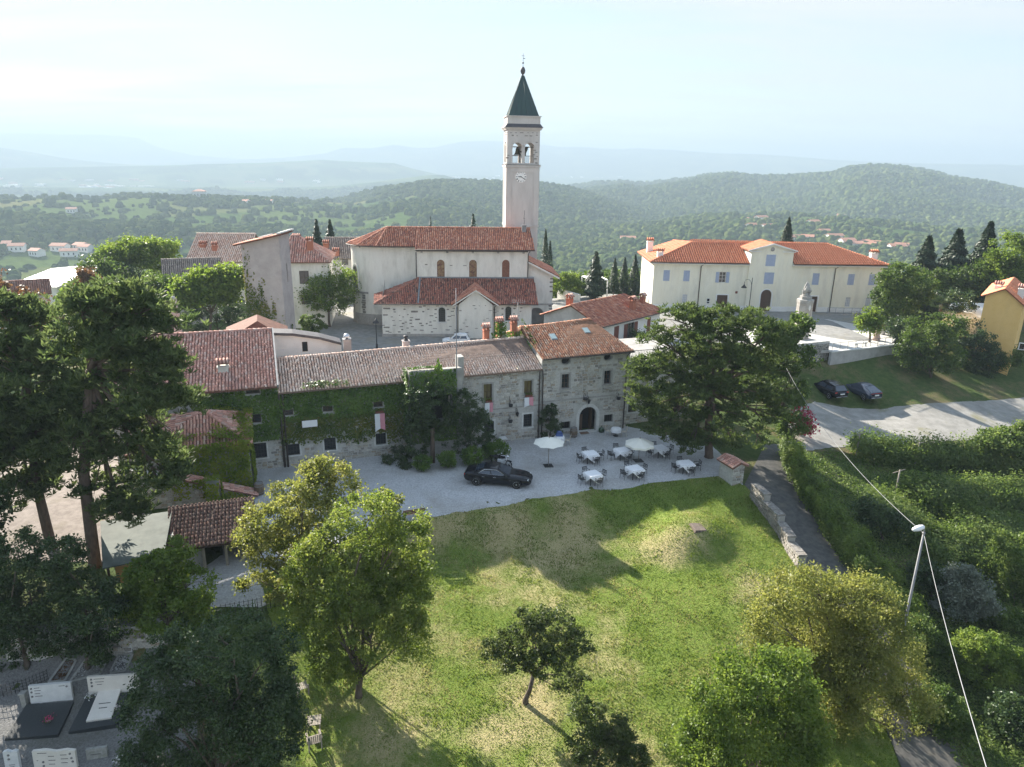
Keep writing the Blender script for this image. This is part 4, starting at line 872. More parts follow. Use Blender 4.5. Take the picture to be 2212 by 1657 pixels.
# ---------------------------------------------------------------- plaster house behind the stone house
PF=Frame(10.0,79.1,R(46.3),0.0)
p1=PF.root('plaster_house','white plastered house with broad red roof behind the stone house','house',x=8.0)
b=MB();LN,DP,e1,r1=13.0,9.2,5.75,7.5
wd=[rect(3.3,2.9,4.3,5.1),rect(6.0,2.9,7.4,5.1),rect(10.2,3.4,11.0,5.2)]
b.wall([(.3,-.5),(LN,-.5),(LN,e1),(.3,e1)],wd,lambda x,z,d:(x,.5+d,z),.2);b.add([(LN,.5,0),(LN,DP-.5,0),(LN,DP-.5,e1),(LN,.5,e1)],[(0,1,2,3)]);b.add([(.3,DP-.5,0),(LN,DP-.5,0),(LN,DP-.5,e1),(.3,DP-.5,e1)],[(0,1,2,3)])
b.build('wall',m_white,p1);b=MB();b.add([(.3,.5,0),(.3,DP-.5,0),(.3,DP-.5,e1),(.3,DP/2,r1-.1),(.3,.5,e1)],[(0,1,2,3,4)]);b.build('gable_wall',m_grey,p1)
m_redwood=mat('red_brown_shutter',(.17,.06,.045),(.2,.075,.05),scale=4,rough=.6)
for w in wd:window(p1,w[0][0],w[0][1],w[2][0],w[2][1],y=.5,rev=.15,bars=(2,1),shutters=m_redwood,open_=(w is wd[1]),name='window')
PR=[[(0,-.1,e1-.1),(LN+.6,-.1,e1-.1),(LN-2.2,DP/2,r1),(0,DP/2,r1)],[(LN+.6,DP+.1,e1-.1),(0,DP+.1,e1-.1),(0,DP/2,r1),(LN-2.2,DP/2,r1)],[(LN+.6,-.1,e1-.1),(LN+.6,DP+.1,e1-.1),(LN-2.2,DP/2,r1)]]
roof(p1,PR,'church',0,pitch=.24,row=.4,ridges=[(PR[0][3],PR[0][2]),(PR[0][1],PR[0][2])])
b=MB();b.tube([(0,-.18,e1-.12),(LN+.6,-.18,e1-.12)],.07,6);b.build('gutter',m_pipe,p1)
def zroof(y):return e1-.1+(r1-e1+.1)*min(y,DP-y)/(DP/2)
for (u,v,ww,tp) in ((1366,669,.62,648),(1388,654,.55,641),(1362,1,0,0),(1230,662,.6,643)):
 if ww==0:continue
 best=None
 for y in np.arange(.5,DP,.1):
  x,z=PF.on(u,v,y)
  if best is None or abs(z-zroof(y))<best[0]:best=(abs(z-zroof(y)),x,y,z)
 _,x,y,z=best;chimney(p1,max(x,.4),y,z-.4,PF.on(u,tp,y)[1]-.2,ww,ww,m_brick_flat,'tile','rose')
b=MB();b.box(1,-5,-1,12,.5,2.8);b.build('terrace',m_greystone,p1)
settle(p1,8.0)
an=HF.root('annex','rubble stone annex with railed roof terrace right of the stone house','building',x=35.5,y=3)
wq=HF.on(1770*.2347+950.4,708.5+738*.2347,.8);wq=rect(wq[0]-.45,wq[1]-.4,wq[0]+.45,wq[1]+.4)
b=MB();b.wall([(30.4,-.6),(39.5,-.6),(39.5,6.0),(30.4,6.0)],[wq],lambda x,z,d:(x,.8+d,z),.3);b.add([(39.5,.8,-.6),(39.5,8.5,-.6),(39.5,8.5,6),(39.5,.8,6)],[(0,1,2,3)]);wl=b.build('wall',m_mortar,an);stones(wl,flat(.804),courses(31.9,39.4,-.2,lambda x:5.9,[grow(wq,.1)]),m_stone,150)
window(an,wq[0][0],wq[0][1],wq[2][0],wq[2][1],y=.8,rev=.2,bars=(2,2),surround=m_cut,sw=.1)
b=MB();b.slab([(30.2,.7,6.14),(39.6,.7,6.14),(39.6,9,6.14),(28.6,9,6.14)],.14);b.build('terrace_floor',m_greystone,an);b=MB()
for k in range(50):x=31.9+k*.155;b.tube([(x,.85,6.14),(x,.85,7.1)],.014,4,smooth=False)
b.box(31.9,.82,7.1,39.6,.88,7.14);b.box(31.9,.83,6.22,39.6,.87,6.25);b.build('railing',m_iron,an)
settle(an,35.5,3)

# ---------------------------------------------------------------- church
CF=Frame(-17.2,91.7,R(4.0),1.0)
ch=CF.root('church','cream plastered church with red tiled nave, low side aisle and rounded apse','church',x=10.0)
YN,YR=4.8,9.8
# aisle
a1,a2=rect(0,0,1,1),None
aw=[arch(7.38,2.05,8.28,4.0),arch(16.2,2.2,17.0,4.15)]
b=MB();b.wall([(0,-1),(19.7,-1),(19.7,4.7),(0,4.7)],aw,lambda x,z,d:(x,d,z),.3);b.add([(0,0,-1),(0,YN,-1),(0,YN,7),(0,0,4.7)],[(0,1,2,3)]);b.add([(19.7,0,-1),(19.7,YN,-1),(19.7,YN,7.1),(19.7,0,4.7)],[(0,1,2,3)])
wl=b.build('aisle_wall',m_plaster,ch)
m_patch=piece_mat('exposed_stone',[(.22,.21,.19),(.17,.16,.15),(.27,.255,.235),(.20,.185,.165),(.24,.22,.195)])
cells=[]
zc=lambda x,y:(734.4+.2148*x,466.6+.2148*y)
def cell(px,py,pw,ph,y=0.0):
 x0,z0=CF.on(*zc(px-pw/2,py+ph/2),y);x1,z1=CF.on(*zc(px+pw/2,py-ph/2),y);return ((x0+x1)/2,(z0+z1)/2,abs(x1-x0),abs(z1-z0))
for px,py,pw,ph in [(455,995,55,14),(470,930,80,18),(520,1015,24,9),(545,940,30,18),(550,965,24,12),(600,1000,14,8),(650,938,24,12),(683,993,20,9),(735,962,40,20),(765,962,40,20),(808,915,34,14),(838,962,24,16),(850,905,32,14),(888,938,30,12),(920,1003,42,10),(635,1015,20,8),(720,1022,32,9),(713,1048,28,14),(780,1040,52,16),(635,1080,28,15),(663,1068,30,10),(608,1053,30,6),(537,1051,30,6),(712,1080,28,12),(810,1080,34,13),(873,1083,20,14),(910,1067,26,12),(548,1100,34,8),(618,1112,40,10),(680,1127,28,10),(728,1112,34,9),(828,1102,32,12),(910,1100,40,8),(957,1131,48,7),(470,1120,66,16),(478,1160,46,12),(505,1170,34,8),(597,1166,30,12),(628,1142,24,14),(690,1176,38,12),(755,1146,32,7),(822,1148,46,12),(925,1166,26,11),(858,1190,34,9),(783,1192,34,7),(705,1202,30,8),(440,1100,34,10),(440,1190,30,9),(964,940,26,14),(960,985,30,10),(967,1020,24,10),(950,1055,34,8),(1085,940,26,14),(1100,1010,40,10),(1090,1047,30,9),(1130,960,34,10),(1135,1000,44,8),(1110,1110,28,8),(1085,1146,48,9),(1165,1145,30,8),(1160,1170,34,9),(1175,985,10,8),(1145,930,30,8),(1210,938,30,11),(1275,1098,30,9),(1245,1062,26,6),(1265,1031,20,6),(1217,1125,30,9),(1275,1158,34,8),(1348,888,30,8),(1400,890,12,6),(1462,888,10,10),(1362,920,24,7),(1450,1033,30,6),(1482,1016,30,5),(1510,937,40,6),(1370,1115,32,7),(1553,940,24,9),(1560,972,40,7),(1585,957,30,6),(1570,1012,34,9),(1635,932,24,18),(1635,988,22,12),(1630,1010,40,8),(1640,1040,40,8),(1755,930,28,16),(1750,985,24,12),(1790,1005,40,10),(1815,960,20,10),(1825,925,30,12),(1760,905,30,12),(1690,890,30,10),(1750,890,30,12),(980,905,30,10),(1065,905,30,10)]:
 c=cell(px,py,pw,ph)
 cells.append(c)
stones(wl,flat(-.004),[c for c in cells if not (9.95<c[0]<14.5)],m_patch,300,proud=.03,name='exposed_stone')
b=MB();b.box(-.1,-.12,-1,19.75,.02,.42);b.build('plinth',m_greystone,ch)
for w in aw:window(ch,w[0][0],w[0][1],w[1][0],max(p[1] for p in w),y=0,rev=.22,bars=(4,7),iron=True,shape='arch',name='arched_window')
for w in aw:
 x0,x1,z0=w[0][0],w[1][0],w[0][1];b=MB();r_=(x1-x0)/2;zs=max(p[1] for p in w)-r_;cx=(x0+x1)/2;n=12
 o_=[(cx+r_*math.cos(math.pi*k/n),zs+r_*math.sin(math.pi*k/n)) for k in range(n+1)];p_=[(cx+(r_+.14)*math.cos(math.pi*k/n),zs+(r_+.14)*math.sin(math.pi*k/n)) for k in range(n+1)]
 inn=[(x1,z0)]+o_+[(x0,z0)];out=[(x1+.14,z0)]+p_+[(x0-.14,z0)];N2=len(inn)
 b.add([(x,-.035,z) for x,z in inn]+[(x,-.035,z) for x,z in out]+[(x,.02,z) for x,z in out],[(i,i+1,i+1+N2,i+N2) for i in range(N2-1)]+[(i+N2,i+1+N2,i+1+2*N2,i+2*N2) for i in range(N2-1)]);b.box(x0-.2,-.1,z0-.14,x1+.2,.02,z0-.002);b.build('window_surround',m_cut,ch)
AE=4.55;A1_=[(-.9,-.55,AE),(20.5,-.55,AE),(20.35,YN+.02,7.15),(4.6,YN+.02,7.15)];A2_=[(-1.3,3.4,5.1),(-.9,-.55,AE),(4.6,YN,7.15)]
roof(ch,[A1_,A2_],'aisle',0,pitch=.24,row=.42,ridges=[(A1_[0],A1_[3])],name='aisle_roof')
b=MB();b.tube([(-.9,-.62,AE-.06),(20.5,-.62,AE-.06)],.07,6);b.box(4.55,-.5,4.75,4.72,YN,4.76);b.build('gutter',m_pipe,ch)
b=MB();b.slab([(4.66,-.5,AE+.13),(4.86,-.5,AE+.13),(4.86,YN,7.28),(4.66,YN,7.28)],.08);b.slab([(4.6,YN-.28,7.2),(20.36,YN-.28,7.2),(20.36,YN+.05,7.3),(4.6,YN+.05,7.3)],.06);b.build('flashing',m_greypipe,ch)
# gabled side porch
b=MB();gx0,gx1,gy=10.06,14.45,-.9;zc_=6.55
b.add([(gx0,gy,-1),(gx1,gy,-1),(gx1,gy,4.55),((gx0+gx1)/2,gy,6.35),(gx0,gy,4.55)],[(0,1,2,3,4)]);b.add([(gx0,gy,-1),(gx0,0,-1),(gx0,0,4.55),(gx0,gy,4.55)],[(0,1,2,3)]);b.add([(gx1,gy,-1),(gx1,0,-1),(gx1,0,4.55),(gx1,gy,4.55)],[(0,1,2,3)]);wl=b.build('side_porch',m_plaster,ch)
stones(wl,flat(gy-.004),[c for c in cells if 10.2<c[0]<14.3],m_patch,300,proud=.03,name='exposed_stone')
gm=(gx0+gx1)/2;G1=[(gx0-.95,gy-.5,4.62),(gm,gy-.5,6.6),(gm,3.9,6.62),(gx0-.95,.2,4.75)];G2=[(gm,gy-.5,6.6),(gx1+.95,gy-.5,4.62),(gx1+.95,.2,4.75),(gm,3.9,6.62)]
G1=[(gx0-.95,.2,4.68),(gx0-.95,gy-.45,4.62),(gm,gy-.45,6.6),(gm,3.4,6.62)];G2=[(gx1+.95,gy-.45,4.62),(gx1+.95,.2,4.68),(gm,3.4,6.62),(gm,gy-.45,6.6)]
roof(ch,[G1,G2],'church',0,pitch=.24,row=.42,ridges=[((gm,gy-.45,6.62),(gm,3.4,6.64))],name='porch_roof')
b=MB();b.prism([(gx0-.98,4.45),(gx0-.7,4.45),(gm,6.38),(gx1+.7,4.45),(gx1+.98,4.45),(gm,6.55)],gy-.47,gy-.38);b.build('gable_trim',m_plaster,ch)
b=MB();b.lathe([(.02,0),(.16,0),(.16,.04)],12,(0,0,0));b.M=None
pipe(ch,[(9.8,-.15,0),(9.8,-.15,4.1),(9.3,-.5,4.5)],.06);pipe(ch,[(14.75,-.15,0),(14.75,-.15,4.1),(15.2,-.5,4.5)],.06)
# nave
nw=[arch(7.09,6.9,8.12,9.6),arch(11.45,6.9,12.5,9.62),arch(15.95,6.92,16.98,9.65)]
b=MB();b.wall([(4.4,4),(19.45,4),(19.45,11.0),(4.4,11.0)],nw,lambda x,z,d:(x,YN+d,z),.3);b.add([(19.45,YN,-1),(19.45,14.8,-1),(19.45,14.8,11),(19.45,YR,13.3),(19.45,YN,11)],[(0,1,2,3,4)]);b.add([(4.4,14.8,-1),(19.45,14.8,-1),(19.45,14.8,11),(4.4,14.8,11)],[(0,1,2,3)]);b.add([(4.4,YN,5),(4.4,6.2,5),(4.4,6.2,11.2),(4.4,YN,11)],[(0,1,2,3)])
wl=b.build('nave_wall',m_plaster,ch);stones(wl,flat(YN-.004),[cell(868,488,28,12,YN),cell(1117,497,32,9,YN),cell(1255,499,40,9,YN)],m_patch,name='exposed_stone')
m_stain=mat('amber_stained_glass',(.20,.10,.055),(.30,.21,.11),scale=3,rough=.35,detail=4,col3=(.10,.05,.04),scale3=2.2,fac3=(.5,.6))
m_rust=mat('rust_brown_glass',(.17,.065,.04),(.24,.10,.06),scale=5,rough=.4)
for w,g in zip(nw,(m_stain,m_stain,m_rust)):window(ch,w[0][0],w[0][1],w[1][0],max(p[1] for p in w),y=YN,rev=.16,bars=(2,4),shape='arch',glass=g,frame=m_rust,name='nave_window')
for k in range(5):
 xx=4.9+k*3.45;b=MB();b.box(xx,YN-.35,10.55,xx+.3,YN,10.85);b.build('eave_bracket',m_greystone,ch)
# choir and apse
ca=6.2;R_=YR-ca;arc=[(-1.1-R_*math.cos(R(t))*1.02,YR-R_*math.sin(R(t))) for t in range(90,-91,-9)];arc=[(-1.1-(R_+.4)*math.cos(t),YR-R_*math.sin(t)) for t in np.radians(np.arange(90,-91,-9))]
b=MB();pl=[(4.4,ca)]+arc+[(4.4,2*YR-ca)];n=len(pl)
for z0,z1,mt in ((-1.5,11.3,0),):b.add([(x,y,z0) for x,y in pl]+[(x,y,z1) for x,y in pl],[(i,i+1,i+1+n,i+n) for i in range(n-1)])
wl=b.build('apse_wall',m_plaster,ch)
b=MB();pk=[(4.4,ca-.08)]+[(-1.1-(R_+.5)*math.cos(t),YR-(R_+.08)*math.sin(t)) for t in np.radians(np.arange(90,-91,-9))];n=len(pk);b.add([(x,y,-1.5) for x,y in pk]+[(x,y,1.7) for x,y in pk]+[(x,y+.08,1.75) for x,y in pk],[(i,i+1,i+1+n,i+n) for i in range(n-1)]+[(i+n,i+1+n,i+1+2*n,i+2*n) for i in range(n-1)]);b.build('apse_plinth',m_greystone,ch)
b=MB();pk=[(-1.1-(R_+.52)*math.cos(t),YR-(R_+.1)*math.sin(t)) for t in np.radians(np.arange(70,-91,-9))];n=len(pk);b.add([(x,y,4.6) for x,y in pk]+[(x,y,4.85) for x,y in pk],[(i,i+1,i+1+n,i+n) for i in range(n-1)]);b.build('apse_string_course',m_greystone,ch)
def apse_place(t,z):x,y=-1.1-(R_+.4)*math.cos(t),YR-R_*math.sin(t);return Matrix.Translation((x,y,z)) @ Matrix.Rotation(-(math.pi/2-t),4,'Z')
tw=math.radians(38);M_=apse_place(tw,0);b=MB();pl2=arch(-.5,5.2,.5,8.3,10);b.M=M_;b.add([(x,-.03,z) for x,z in pl2],[tuple(range(len(pl2)))]);aw2=b.build('apse_window',m_glass,ch);b=MB();b.M=M_;po=arch(-.72,5.0,.72,8.55,10);n=len(po);b.add([(x,-.12,z) for x,z in pl2]+[(x,-.12,z) for x,z in po]+[(x,.05,z) for x,z in po],[(i,(i+1) % n,(i+1) % n+n,i+n) for i in range(n)]+[(i+n,(i+1) % n+n,(i+1) % n+2*n,i+2*n) for i in range(n)]);b.build('window_surround',m_plaster,aw2)
cs=[]
for t0 in (18,58):
 z=1.8
 while z<4.5:h=random.uniform(.25,.4);cs.append((R(t0)+random.uniform(-.03,.03),z+h/2,random.uniform(.5,.9),h));z+=h
stones(wl,lambda x,z:apse_place(x,z) @ Matrix.Translation((0,-.01,0)),cs,m_patch,proud=.05,name='exposed_stone')
rp=(0.0,YR,13.42);ce=[(-1.1-(R_+1.0)*math.cos(t),YR-(R_+.6)*math.sin(t),11.25) for t in np.radians([90,54,18,-18,-54,-90])]
NR=[[(3.8,ca-.6,11.27),(4.6,ca-.6,11.27),(4.6,YR,13.42),(3.8,YR,13.42)],[(ce[0][0],ca-.6,11.25),(3.8,ca-.6,11.27),(3.8,YR,13.42),rp]]+[[ce[k+1],ce[k],rp] for k in range(5)]+[[(4.2,YN-.55,11.02),(20.35,YN-.55,11.06),(20.1,YR,13.46),(4.2,YR,13.42)],[(20.35,2*YR-YN+.5,11.02),(ce[-1][0],2*YR-YN+.5,11.02),rp,(20.1,YR,13.46)]]
roof(ch,NR,'church',0,pitch=.26,row=.42,ridges=[(rp,(20.1,YR,13.46)),(ce[0],rp),(ce[1],rp),(ce[2],rp)],name='nave_roof')
b=MB();b.tube([(4.2,YN-.62,10.95),(20.35,YN-.62,10.98)],.08,6);b.tube([(3.9,ca-.66,11.18),(ce[0][0],ca-.66,11.17)]+[(x-.05,y-.03,z-.08) for x,y,z in ce[1:4]],.08,6);b.box(4.28,YN-.4,10.75,19.45,YN+.0,10.9);b.build('nave_gutter',m_pipe,ch)
pipe(ch,[(19.5,YN-.1,7.2),(19.5,YN-.1,10.4),(19.7,YN-.5,10.9)],.06);pipe(ch,[(4.3,YN-.1,7),(4.3,YN-.1,10.6)],.06);pipe(ch,[CF.loc(CF.w(-3.3,7.1))+(1.5,),(-3.3,7.1,10.5),(-3.5,6.8,11.1)],.07)
# west end, porch and arch
b=MB();b.add([(19.45,5.5,3.4),(23.1,5.5,3.4),(23.1,5.5,7.6),(19.45,5.5,9.3)],[(0,1,2,3)]);b.wall([(19.45,-1),(23.1,-1),(23.1,3.4),(19.45,3.4)],[arch(19.9,-1,22.0,2.9,12)],lambda x,z,d:(x,5.5+d,z),.8);b.add([(23.1,5.5,-1),(23.1,14,-1),(23.1,14,7.6),(23.1,5.5,7.6)],[(0,1,2,3)]);wl=b.build('west_porch',m_plaster,ch)
b=MB();b.add([(19.5,7.2,-1),(23,7.2,-1),(23,7.2,3.4),(19.5,7.2,3.4)],[(0,1,2,3)]);b.build('porch_recess',m_grey,ch)
b=MB();b.box(19.45,5.42,3.3,23.2,5.5,3.5);b.build('porch_string_course',m_greystone,ch)
cs=[(22.85+random.uniform(-.1,.05),z,random.uniform(.4,.7),.26) for z in np.arange(-.6,3.2,.42)]+[(22.9,z,.5,.24) for z in (5.2,5.9,6.5,7.0)];stones(wl,flat(5.496),cs,m_patch,proud=.05,name='quoin_stone')
roof(ch,[[(23.9,4.9,7.35),(23.9,14.5,7.35),(19.4,14.5,9.6),(19.4,4.9,9.6)]],'church',0,pitch=.26,row=.42,name='porch_roof')
b=MB();b.slab([(19.4,4.85,9.5),(23.95,4.85,7.25),(23.95,5.0,7.25),(19.4,5.0,9.5)],.25);b.build('verge_board',m_plaster,ch)
chimney(ch,19.2,YR-.8,12.6,13.9,.6,.6,m_greypipe,None)
settle(ch,10.0)
for c in ch.children:
 if c.name.startswith('chimney'):c.name='roof_vent'
wv=empty('roof_cross',CF.w(19.2,YR-.8,13.98),0,'thin twisted iron finial standing on the church roof vent','finial');b=MB();b.tube([(0,0,0),(.03,0,.5),(-.03,0,1.0),(.02,0,1.5),(0,0,2.0)],.03,5);b.tube([(-.12,0,.9),(.12,0,.9)],.02,5);b.build('rod',m_iron,wv)

# ---------------------------------------------------------------- bell tower
bt=empty('bell_tower',(0.80,108.4,1.4),R(6.5),'tall square bell tower with clock, twin arched belfry and dark green spire','bell tower')
TW=2.33;Z0,ZC,ZB,ZA,ZS=0,21.6,26.35,28.1,33.6
m_tow=mat('tower_plaster',(0.52,0.49,0.465),(0.58,0.55,0.52),scale=1,bump=.08,bscale=40,col3=(.42,.395,.37),scale3=.9,fac3=(.48,.8),stretch=(1,1,.2))
b=MB();b.box(-TW,-TW,-3,TW,TW,13.0);b.box(-TW,-TW,13.2,TW,TW,ZC-.25);b.build('shaft',m_tow,bt)
for sx,sy in ((0,-1),(-1,0),(1,0),(0,1)):
 b=MB();t=.07;b.M=Matrix.Rotation(math.atan2(sx,-sy),4,'Z')
 b.box(-TW+.02,-TW-t,13.25,-TW+.72,-TW-.003,ZC-.3);b.box(TW-.72,-TW-t,13.25,TW-.02,-TW-.003,ZC-.3);b.box(-TW+.72,-TW-t,ZC-1.0,TW-.72,-TW-.003,ZC-.3);b.build('pilaster_frame',m_tow,bt)
b=MB();b.box(-TW-.12,-TW-.12,12.98,TW+.12,TW+.12,13.2);b.box(-TW-.18,-TW-.18,ZC-.28,TW+.18,TW+.18,ZC);b.build('string_course',m_tow,bt)
b=MB();b.box(-TW-.22,-TW-.22,ZC+.002,TW+.22,TW+.22,ZC+.06);b.build('lead_edge',m_pipe,bt)
bz0=ZC+.3;o_=[arch(-1.55,bz0,-.22,bz0+2.75,12),arch(.22,bz0,1.55,bz0+2.75,12)]
b=MB()
for k in range(4):
 b.M=Matrix.Rotation(k*math.pi/2,4,'Z');b.wall([(-TW,ZC+.06),(TW,ZC+.06),(TW,ZB),(-TW,ZB)],o_,lambda x,z,d:(x,-TW+d,z),.45)
 b.wall([(-TW+.45,ZC+.06),(TW-.45,ZC+.06),(TW-.45,ZB),(-TW+.45,ZB)],o_,lambda x,z,d:(x,-TW+.45+d,z),.01)
b.M=None;b.box(-TW+.01,-TW+.01,ZC+.06,TW-.01,TW-.01,ZC+.2);wl=b.build('belfry',m_tow,bt)
for cx in (-.885,.885):
 for k in range(9):
  a0,a1=math.pi*k/9,math.pi*(k+1)/9-.02;r0,r1,zs=.67,.98,bz0+2.75-.665;bb=MB();bb.prism([(cx+r0*math.cos(a0),zs+r0*math.sin(a0)),(cx+r1*math.cos(a0),zs+r1*math.sin(a0)),(cx+r1*math.cos(a1),zs+r1*math.sin(a1)),(cx+r0*math.cos(a1),zs+r0*math.sin(a1))],-TW-.03,-TW+.06);bb.build('arch_stone',m_tow,wl)
b=MB();b.lathe([(.2,0),(.2,.12),(.13,.18),(.12,1.6),(.2,1.75),(.24,1.95)],10,(0,-TW+.22,bz0-.05));b.build('column',m_cut,bt)
zz3=lambda x,y:((1180+x*240/846)*.864,(130+y*240/846)*.864)
TF=Frame(0.80,108.4,R(6.5),1.4);cs=[]
for px,py,pw,ph in [(300,712,22,7),(345,712,22,6),(388,712,20,6),(440,712,36,6),(494,712,18,6),(536,712,20,6),(574,714,16,6),(360,734,20,14),(398,738,14,8),(478,739,32,8),(520,740,28,8),(572,733,20,10),(300,730,16,10),(296,800,16,12),(570,796,22,8),(552,866,28,8),(568,884,24,10),(545,906,20,10),(560,942,30,12),(568,978,26,12),(575,922,14,8),(320,911,22,8),(310,933,30,12),(300,985,14,8)]:
 x0,z0=TF.on(*zz3(px-pw/2,py+ph/2),-TW);x1,z1=TF.on(*zz3(px+pw/2,py-ph/2),-TW);cs.append(((x0+x1)/2,(z0+z1)/2,(x1-x0),z1-z0))
stones(wl,flat(-TW-.003),cs,m_patch,proud=.03,name='exposed_stone')
b=MB();b.box(-TW-.2,-TW-.2,ZB,TW+.2,TW+.2,ZB+.16);b.box(-TW-.3,-TW-.3,ZB+.16,TW+.3,TW+.3,ZB+.3);b.build('cornice',m_tow,bt)
b=MB();e=TW+.4;i_=TW+.02;b.add([(-e,-e,ZB+.3),(e,-e,ZB+.3),(e,e,ZB+.3),(-e,e,ZB+.3),(-i_,-i_,ZB+.8),(i_,-i_,ZB+.8),(i_,i_,ZB+.8),(-i_,i_,ZB+.8)],[(0,1,5,4),(1,2,6,5),(2,3,7,6),(3,0,4,7),(0,3,2,1)]);m_cop=mat('dark_lead',(.07,.065,.07),(.10,.095,.10),scale=2,rough=.6);b.build('lead_skirt',m_cop,bt)
b=MB();b.box(-TW,-TW,ZB+.5,TW,TW,ZA);b.box(-TW-.14,-TW-.14,ZA-.02,TW+.14,TW+.14,ZA+.1);b.build('attic',m_tow,bt)
m_sp=mat('green_copper',(.03,.062,.06),(.04,.08,.076),scale=1.2,rough=.6,col3=(.03,.05,.055),scale3=.6,fac3=(.5,.7),stretch=(1,1,.3))
b=MB();s_=2.12;b.add([(-s_,-s_,ZA+.1),(s_,-s_,ZA+.1),(s_,s_,ZA+.1),(-s_,s_,ZA+.1),(-.18,-.18,ZS),(.18,-.18,ZS),(.18,.18,ZS),(-.18,.18,ZS)],[(0,1,5,4),(1,2,6,5),(2,3,7,6),(3,0,4,7),(4,5,6,7)]);sp=b.build('spire',m_sp,bt)
b=MB()
for k in range(4):
 b.M=Matrix.Rotation(k*math.pi/2,4,'Z')
 for t in (-.6,-.2,.2,.6):b.tube([(t*s_,-s_-.01,ZA+.12),(t*.18,-.19,ZS)],.022,4)
 b.tube([(-s_,-s_,ZA+.12),(-.18,-.18,ZS)],.04,4)
b.build('seams',m_sp,sp)
b=MB();b.lathe([(.15,0),(.1,.15),(.22,.25),(.33,.5),(.36,.7),(.3,.95),(.15,1.12),(.05,1.2)],14,(0,0,ZS));b.build('ball',m_cop,sp)
b=MB();b.tube([(0,0,ZS+1.1),(.02,0,ZS+2.9)],.03,5);b.lathe([(.02,0),(.13,.05),(.13,.2),(.02,.25)],8,(0,0,ZS+1.55));b.box(-.02,-.02,ZS+2.2,.3,.02,ZS+2.28);b.box(-.22,-.015,ZS+2.55,.22,.015,ZS+2.6);b.build('weather_vane',m_iron,sp)
# clock
cz=1.4;px,pz=TF.on(*zz3(432,1100),-TW-.02);b=MB();b.M=Matrix.Translation((px,-TW-.02,pz)) @ Matrix.Rotation(R(90),4,'X');b.lathe([(.80,-.02),(.80,.02)],32,smooth=False);ck=b.build('clock',mat('clock_face',(.84,.83,.81),rough=.6),bt)
b=MB()
romans=['XII','I','II','III','IIII','V','VI','VII','VIII','IX','X','XI']
for k,tx in enumerate(romans):
 a=math.pi/2-k*math.pi/6;b.M=Matrix.Translation((px+.64*math.cos(a),-TW-.05,pz+.64*math.sin(a))) @ Matrix.Rotation(-(a-math.pi/2),4,'Y');w=.045;x=-len(tx)*w/2
 for cch in tx:
  if cch=='I':b.box(x+.006,-.01,-.11,x+.04,.01,.11)
  else:
   for s in (-1,1):
    z0,z1=(-.11,.11);xa,xb=(x+.022,x+.022+s*.02) if cch=='V' else (x+.022-s*.02,x+.022+s*.02);b.add([(xa-.016,-.01,z0),(xa+.016,-.01,z0),(xb+.016,-.01,z1),(xb-.016,-.01,z1)],[(0,1,2,3)])
  x+=w
b.M=None;b.build('numerals',m_iron,ck)
for ln,a,w in ((.46,math.pi,.055),(.62,math.pi/2-R(120),.042)):b=MB();b.M=Matrix.Translation((px,-TW-.08,pz)) @ Matrix.Rotation(-a,4,'Y');b.add([(-.12,0,-w),(ln*.7,0,-w),(ln,0,0),(ln*.7,0,w),(-.12,0,w)],[(0,1,2,3,4)]);b.build('clock_hand',m_iron,ck)
b=MB();x0,z0=TF.on(*zz3(340,1538),-TW-.01);x1,z1=TF.on(*zz3(378,1526),-TW-.01);b.box(x0,-TW-.02,z0,x1,-TW+.1,z1);b.build('small_window',m_dark,bt)
b=MB()
for k in range(4):
 b.M=Matrix.Rotation(k*math.pi/2,4,'Z')
 for s in (-1,1):
  b.box(s*.885-.66,-TW+.3,bz0+.95,s*.885+.66,-TW+.33,bz0+.99)
  for q_ in range(9):xx=s*.885-.6+q_*.15;b.box(xx-.01,-TW+.305,bz0-.05,xx+.01,-TW+.325,bz0+.95)
b.build('belfry_railing',m_iron,bt)
for bx,by,sw in ((-.55,.2,0),(.75,-.2,35)):
 bl=empty('bell',(0,0,0));bl.parent=bt;bl.location=(bx,by,bz0+2.05);bl.rotation_euler=(0,R(sw),0);m_bz=MATS.get('bronze') or mat('bronze',(.09,.085,.06),rough=.5,metal=.6)
 bl2=MB();bl2.lathe([(.12,0),(.25,-.06),(.29,-.4),(.36,-.68),(.52,-.9),(.54,-.95),(.48,-.95)],16);o=bl2.build('bell_body',m_bz,bl);b=MB();b.box(-.12,-.5,0,.12,.5,.16);b.build('headstock',m_wood,bl)
b=MB();b.box(-2.2,-.08,bz0+2.12,2.2,.08,bz0+2.26);b.box(-2.2,-.3,bz0+1.0,-.1,-.24,bz0+1.06);b.tube([(-.2,.2,ZC),(-.2,.2,bz0+2.1)],.09,6);b.build('bell_frame',m_greypipe,bt)
# ---------------------------------------------------------------- big yellow house on the square
RF=Frame(23.33,106.7,-0.006,2.4)
rc=RF.root('rectory','long pale yellow two storey house with orange roof, blue shutters and central gable','house',x=14.5)
m_blue=mat('blue_grey_shutter',(.33,.385,.51),(.37,.42,.54),scale=3,rough=.6)
m_brown=mat('brown_door',(.085,.05,.035),(.11,.065,.045),scale=3,rough=.6,stretch=(6,6,1))
RW=[(-.91,4.3,.04,5.93,'c'),(2.11,4.3,3.03,5.93,'c'),(7.45,4.2,8.45,5.8,'o'),(21.4,4.1,22.4,5.85,'c'),(26.69,4.18,27.65,5.83,'c'),(29.84,4.2,30.77,5.85,'c'),(14.05,6.8,15.46,8.51,'c'),(14.09,4.15,15.54,5.88,'c'),(2.21,.95,2.97,2.34,'w'),(26.83,.85,27.57,2.32,'w'),(29.86,.95,30.66,2.33,'w')]
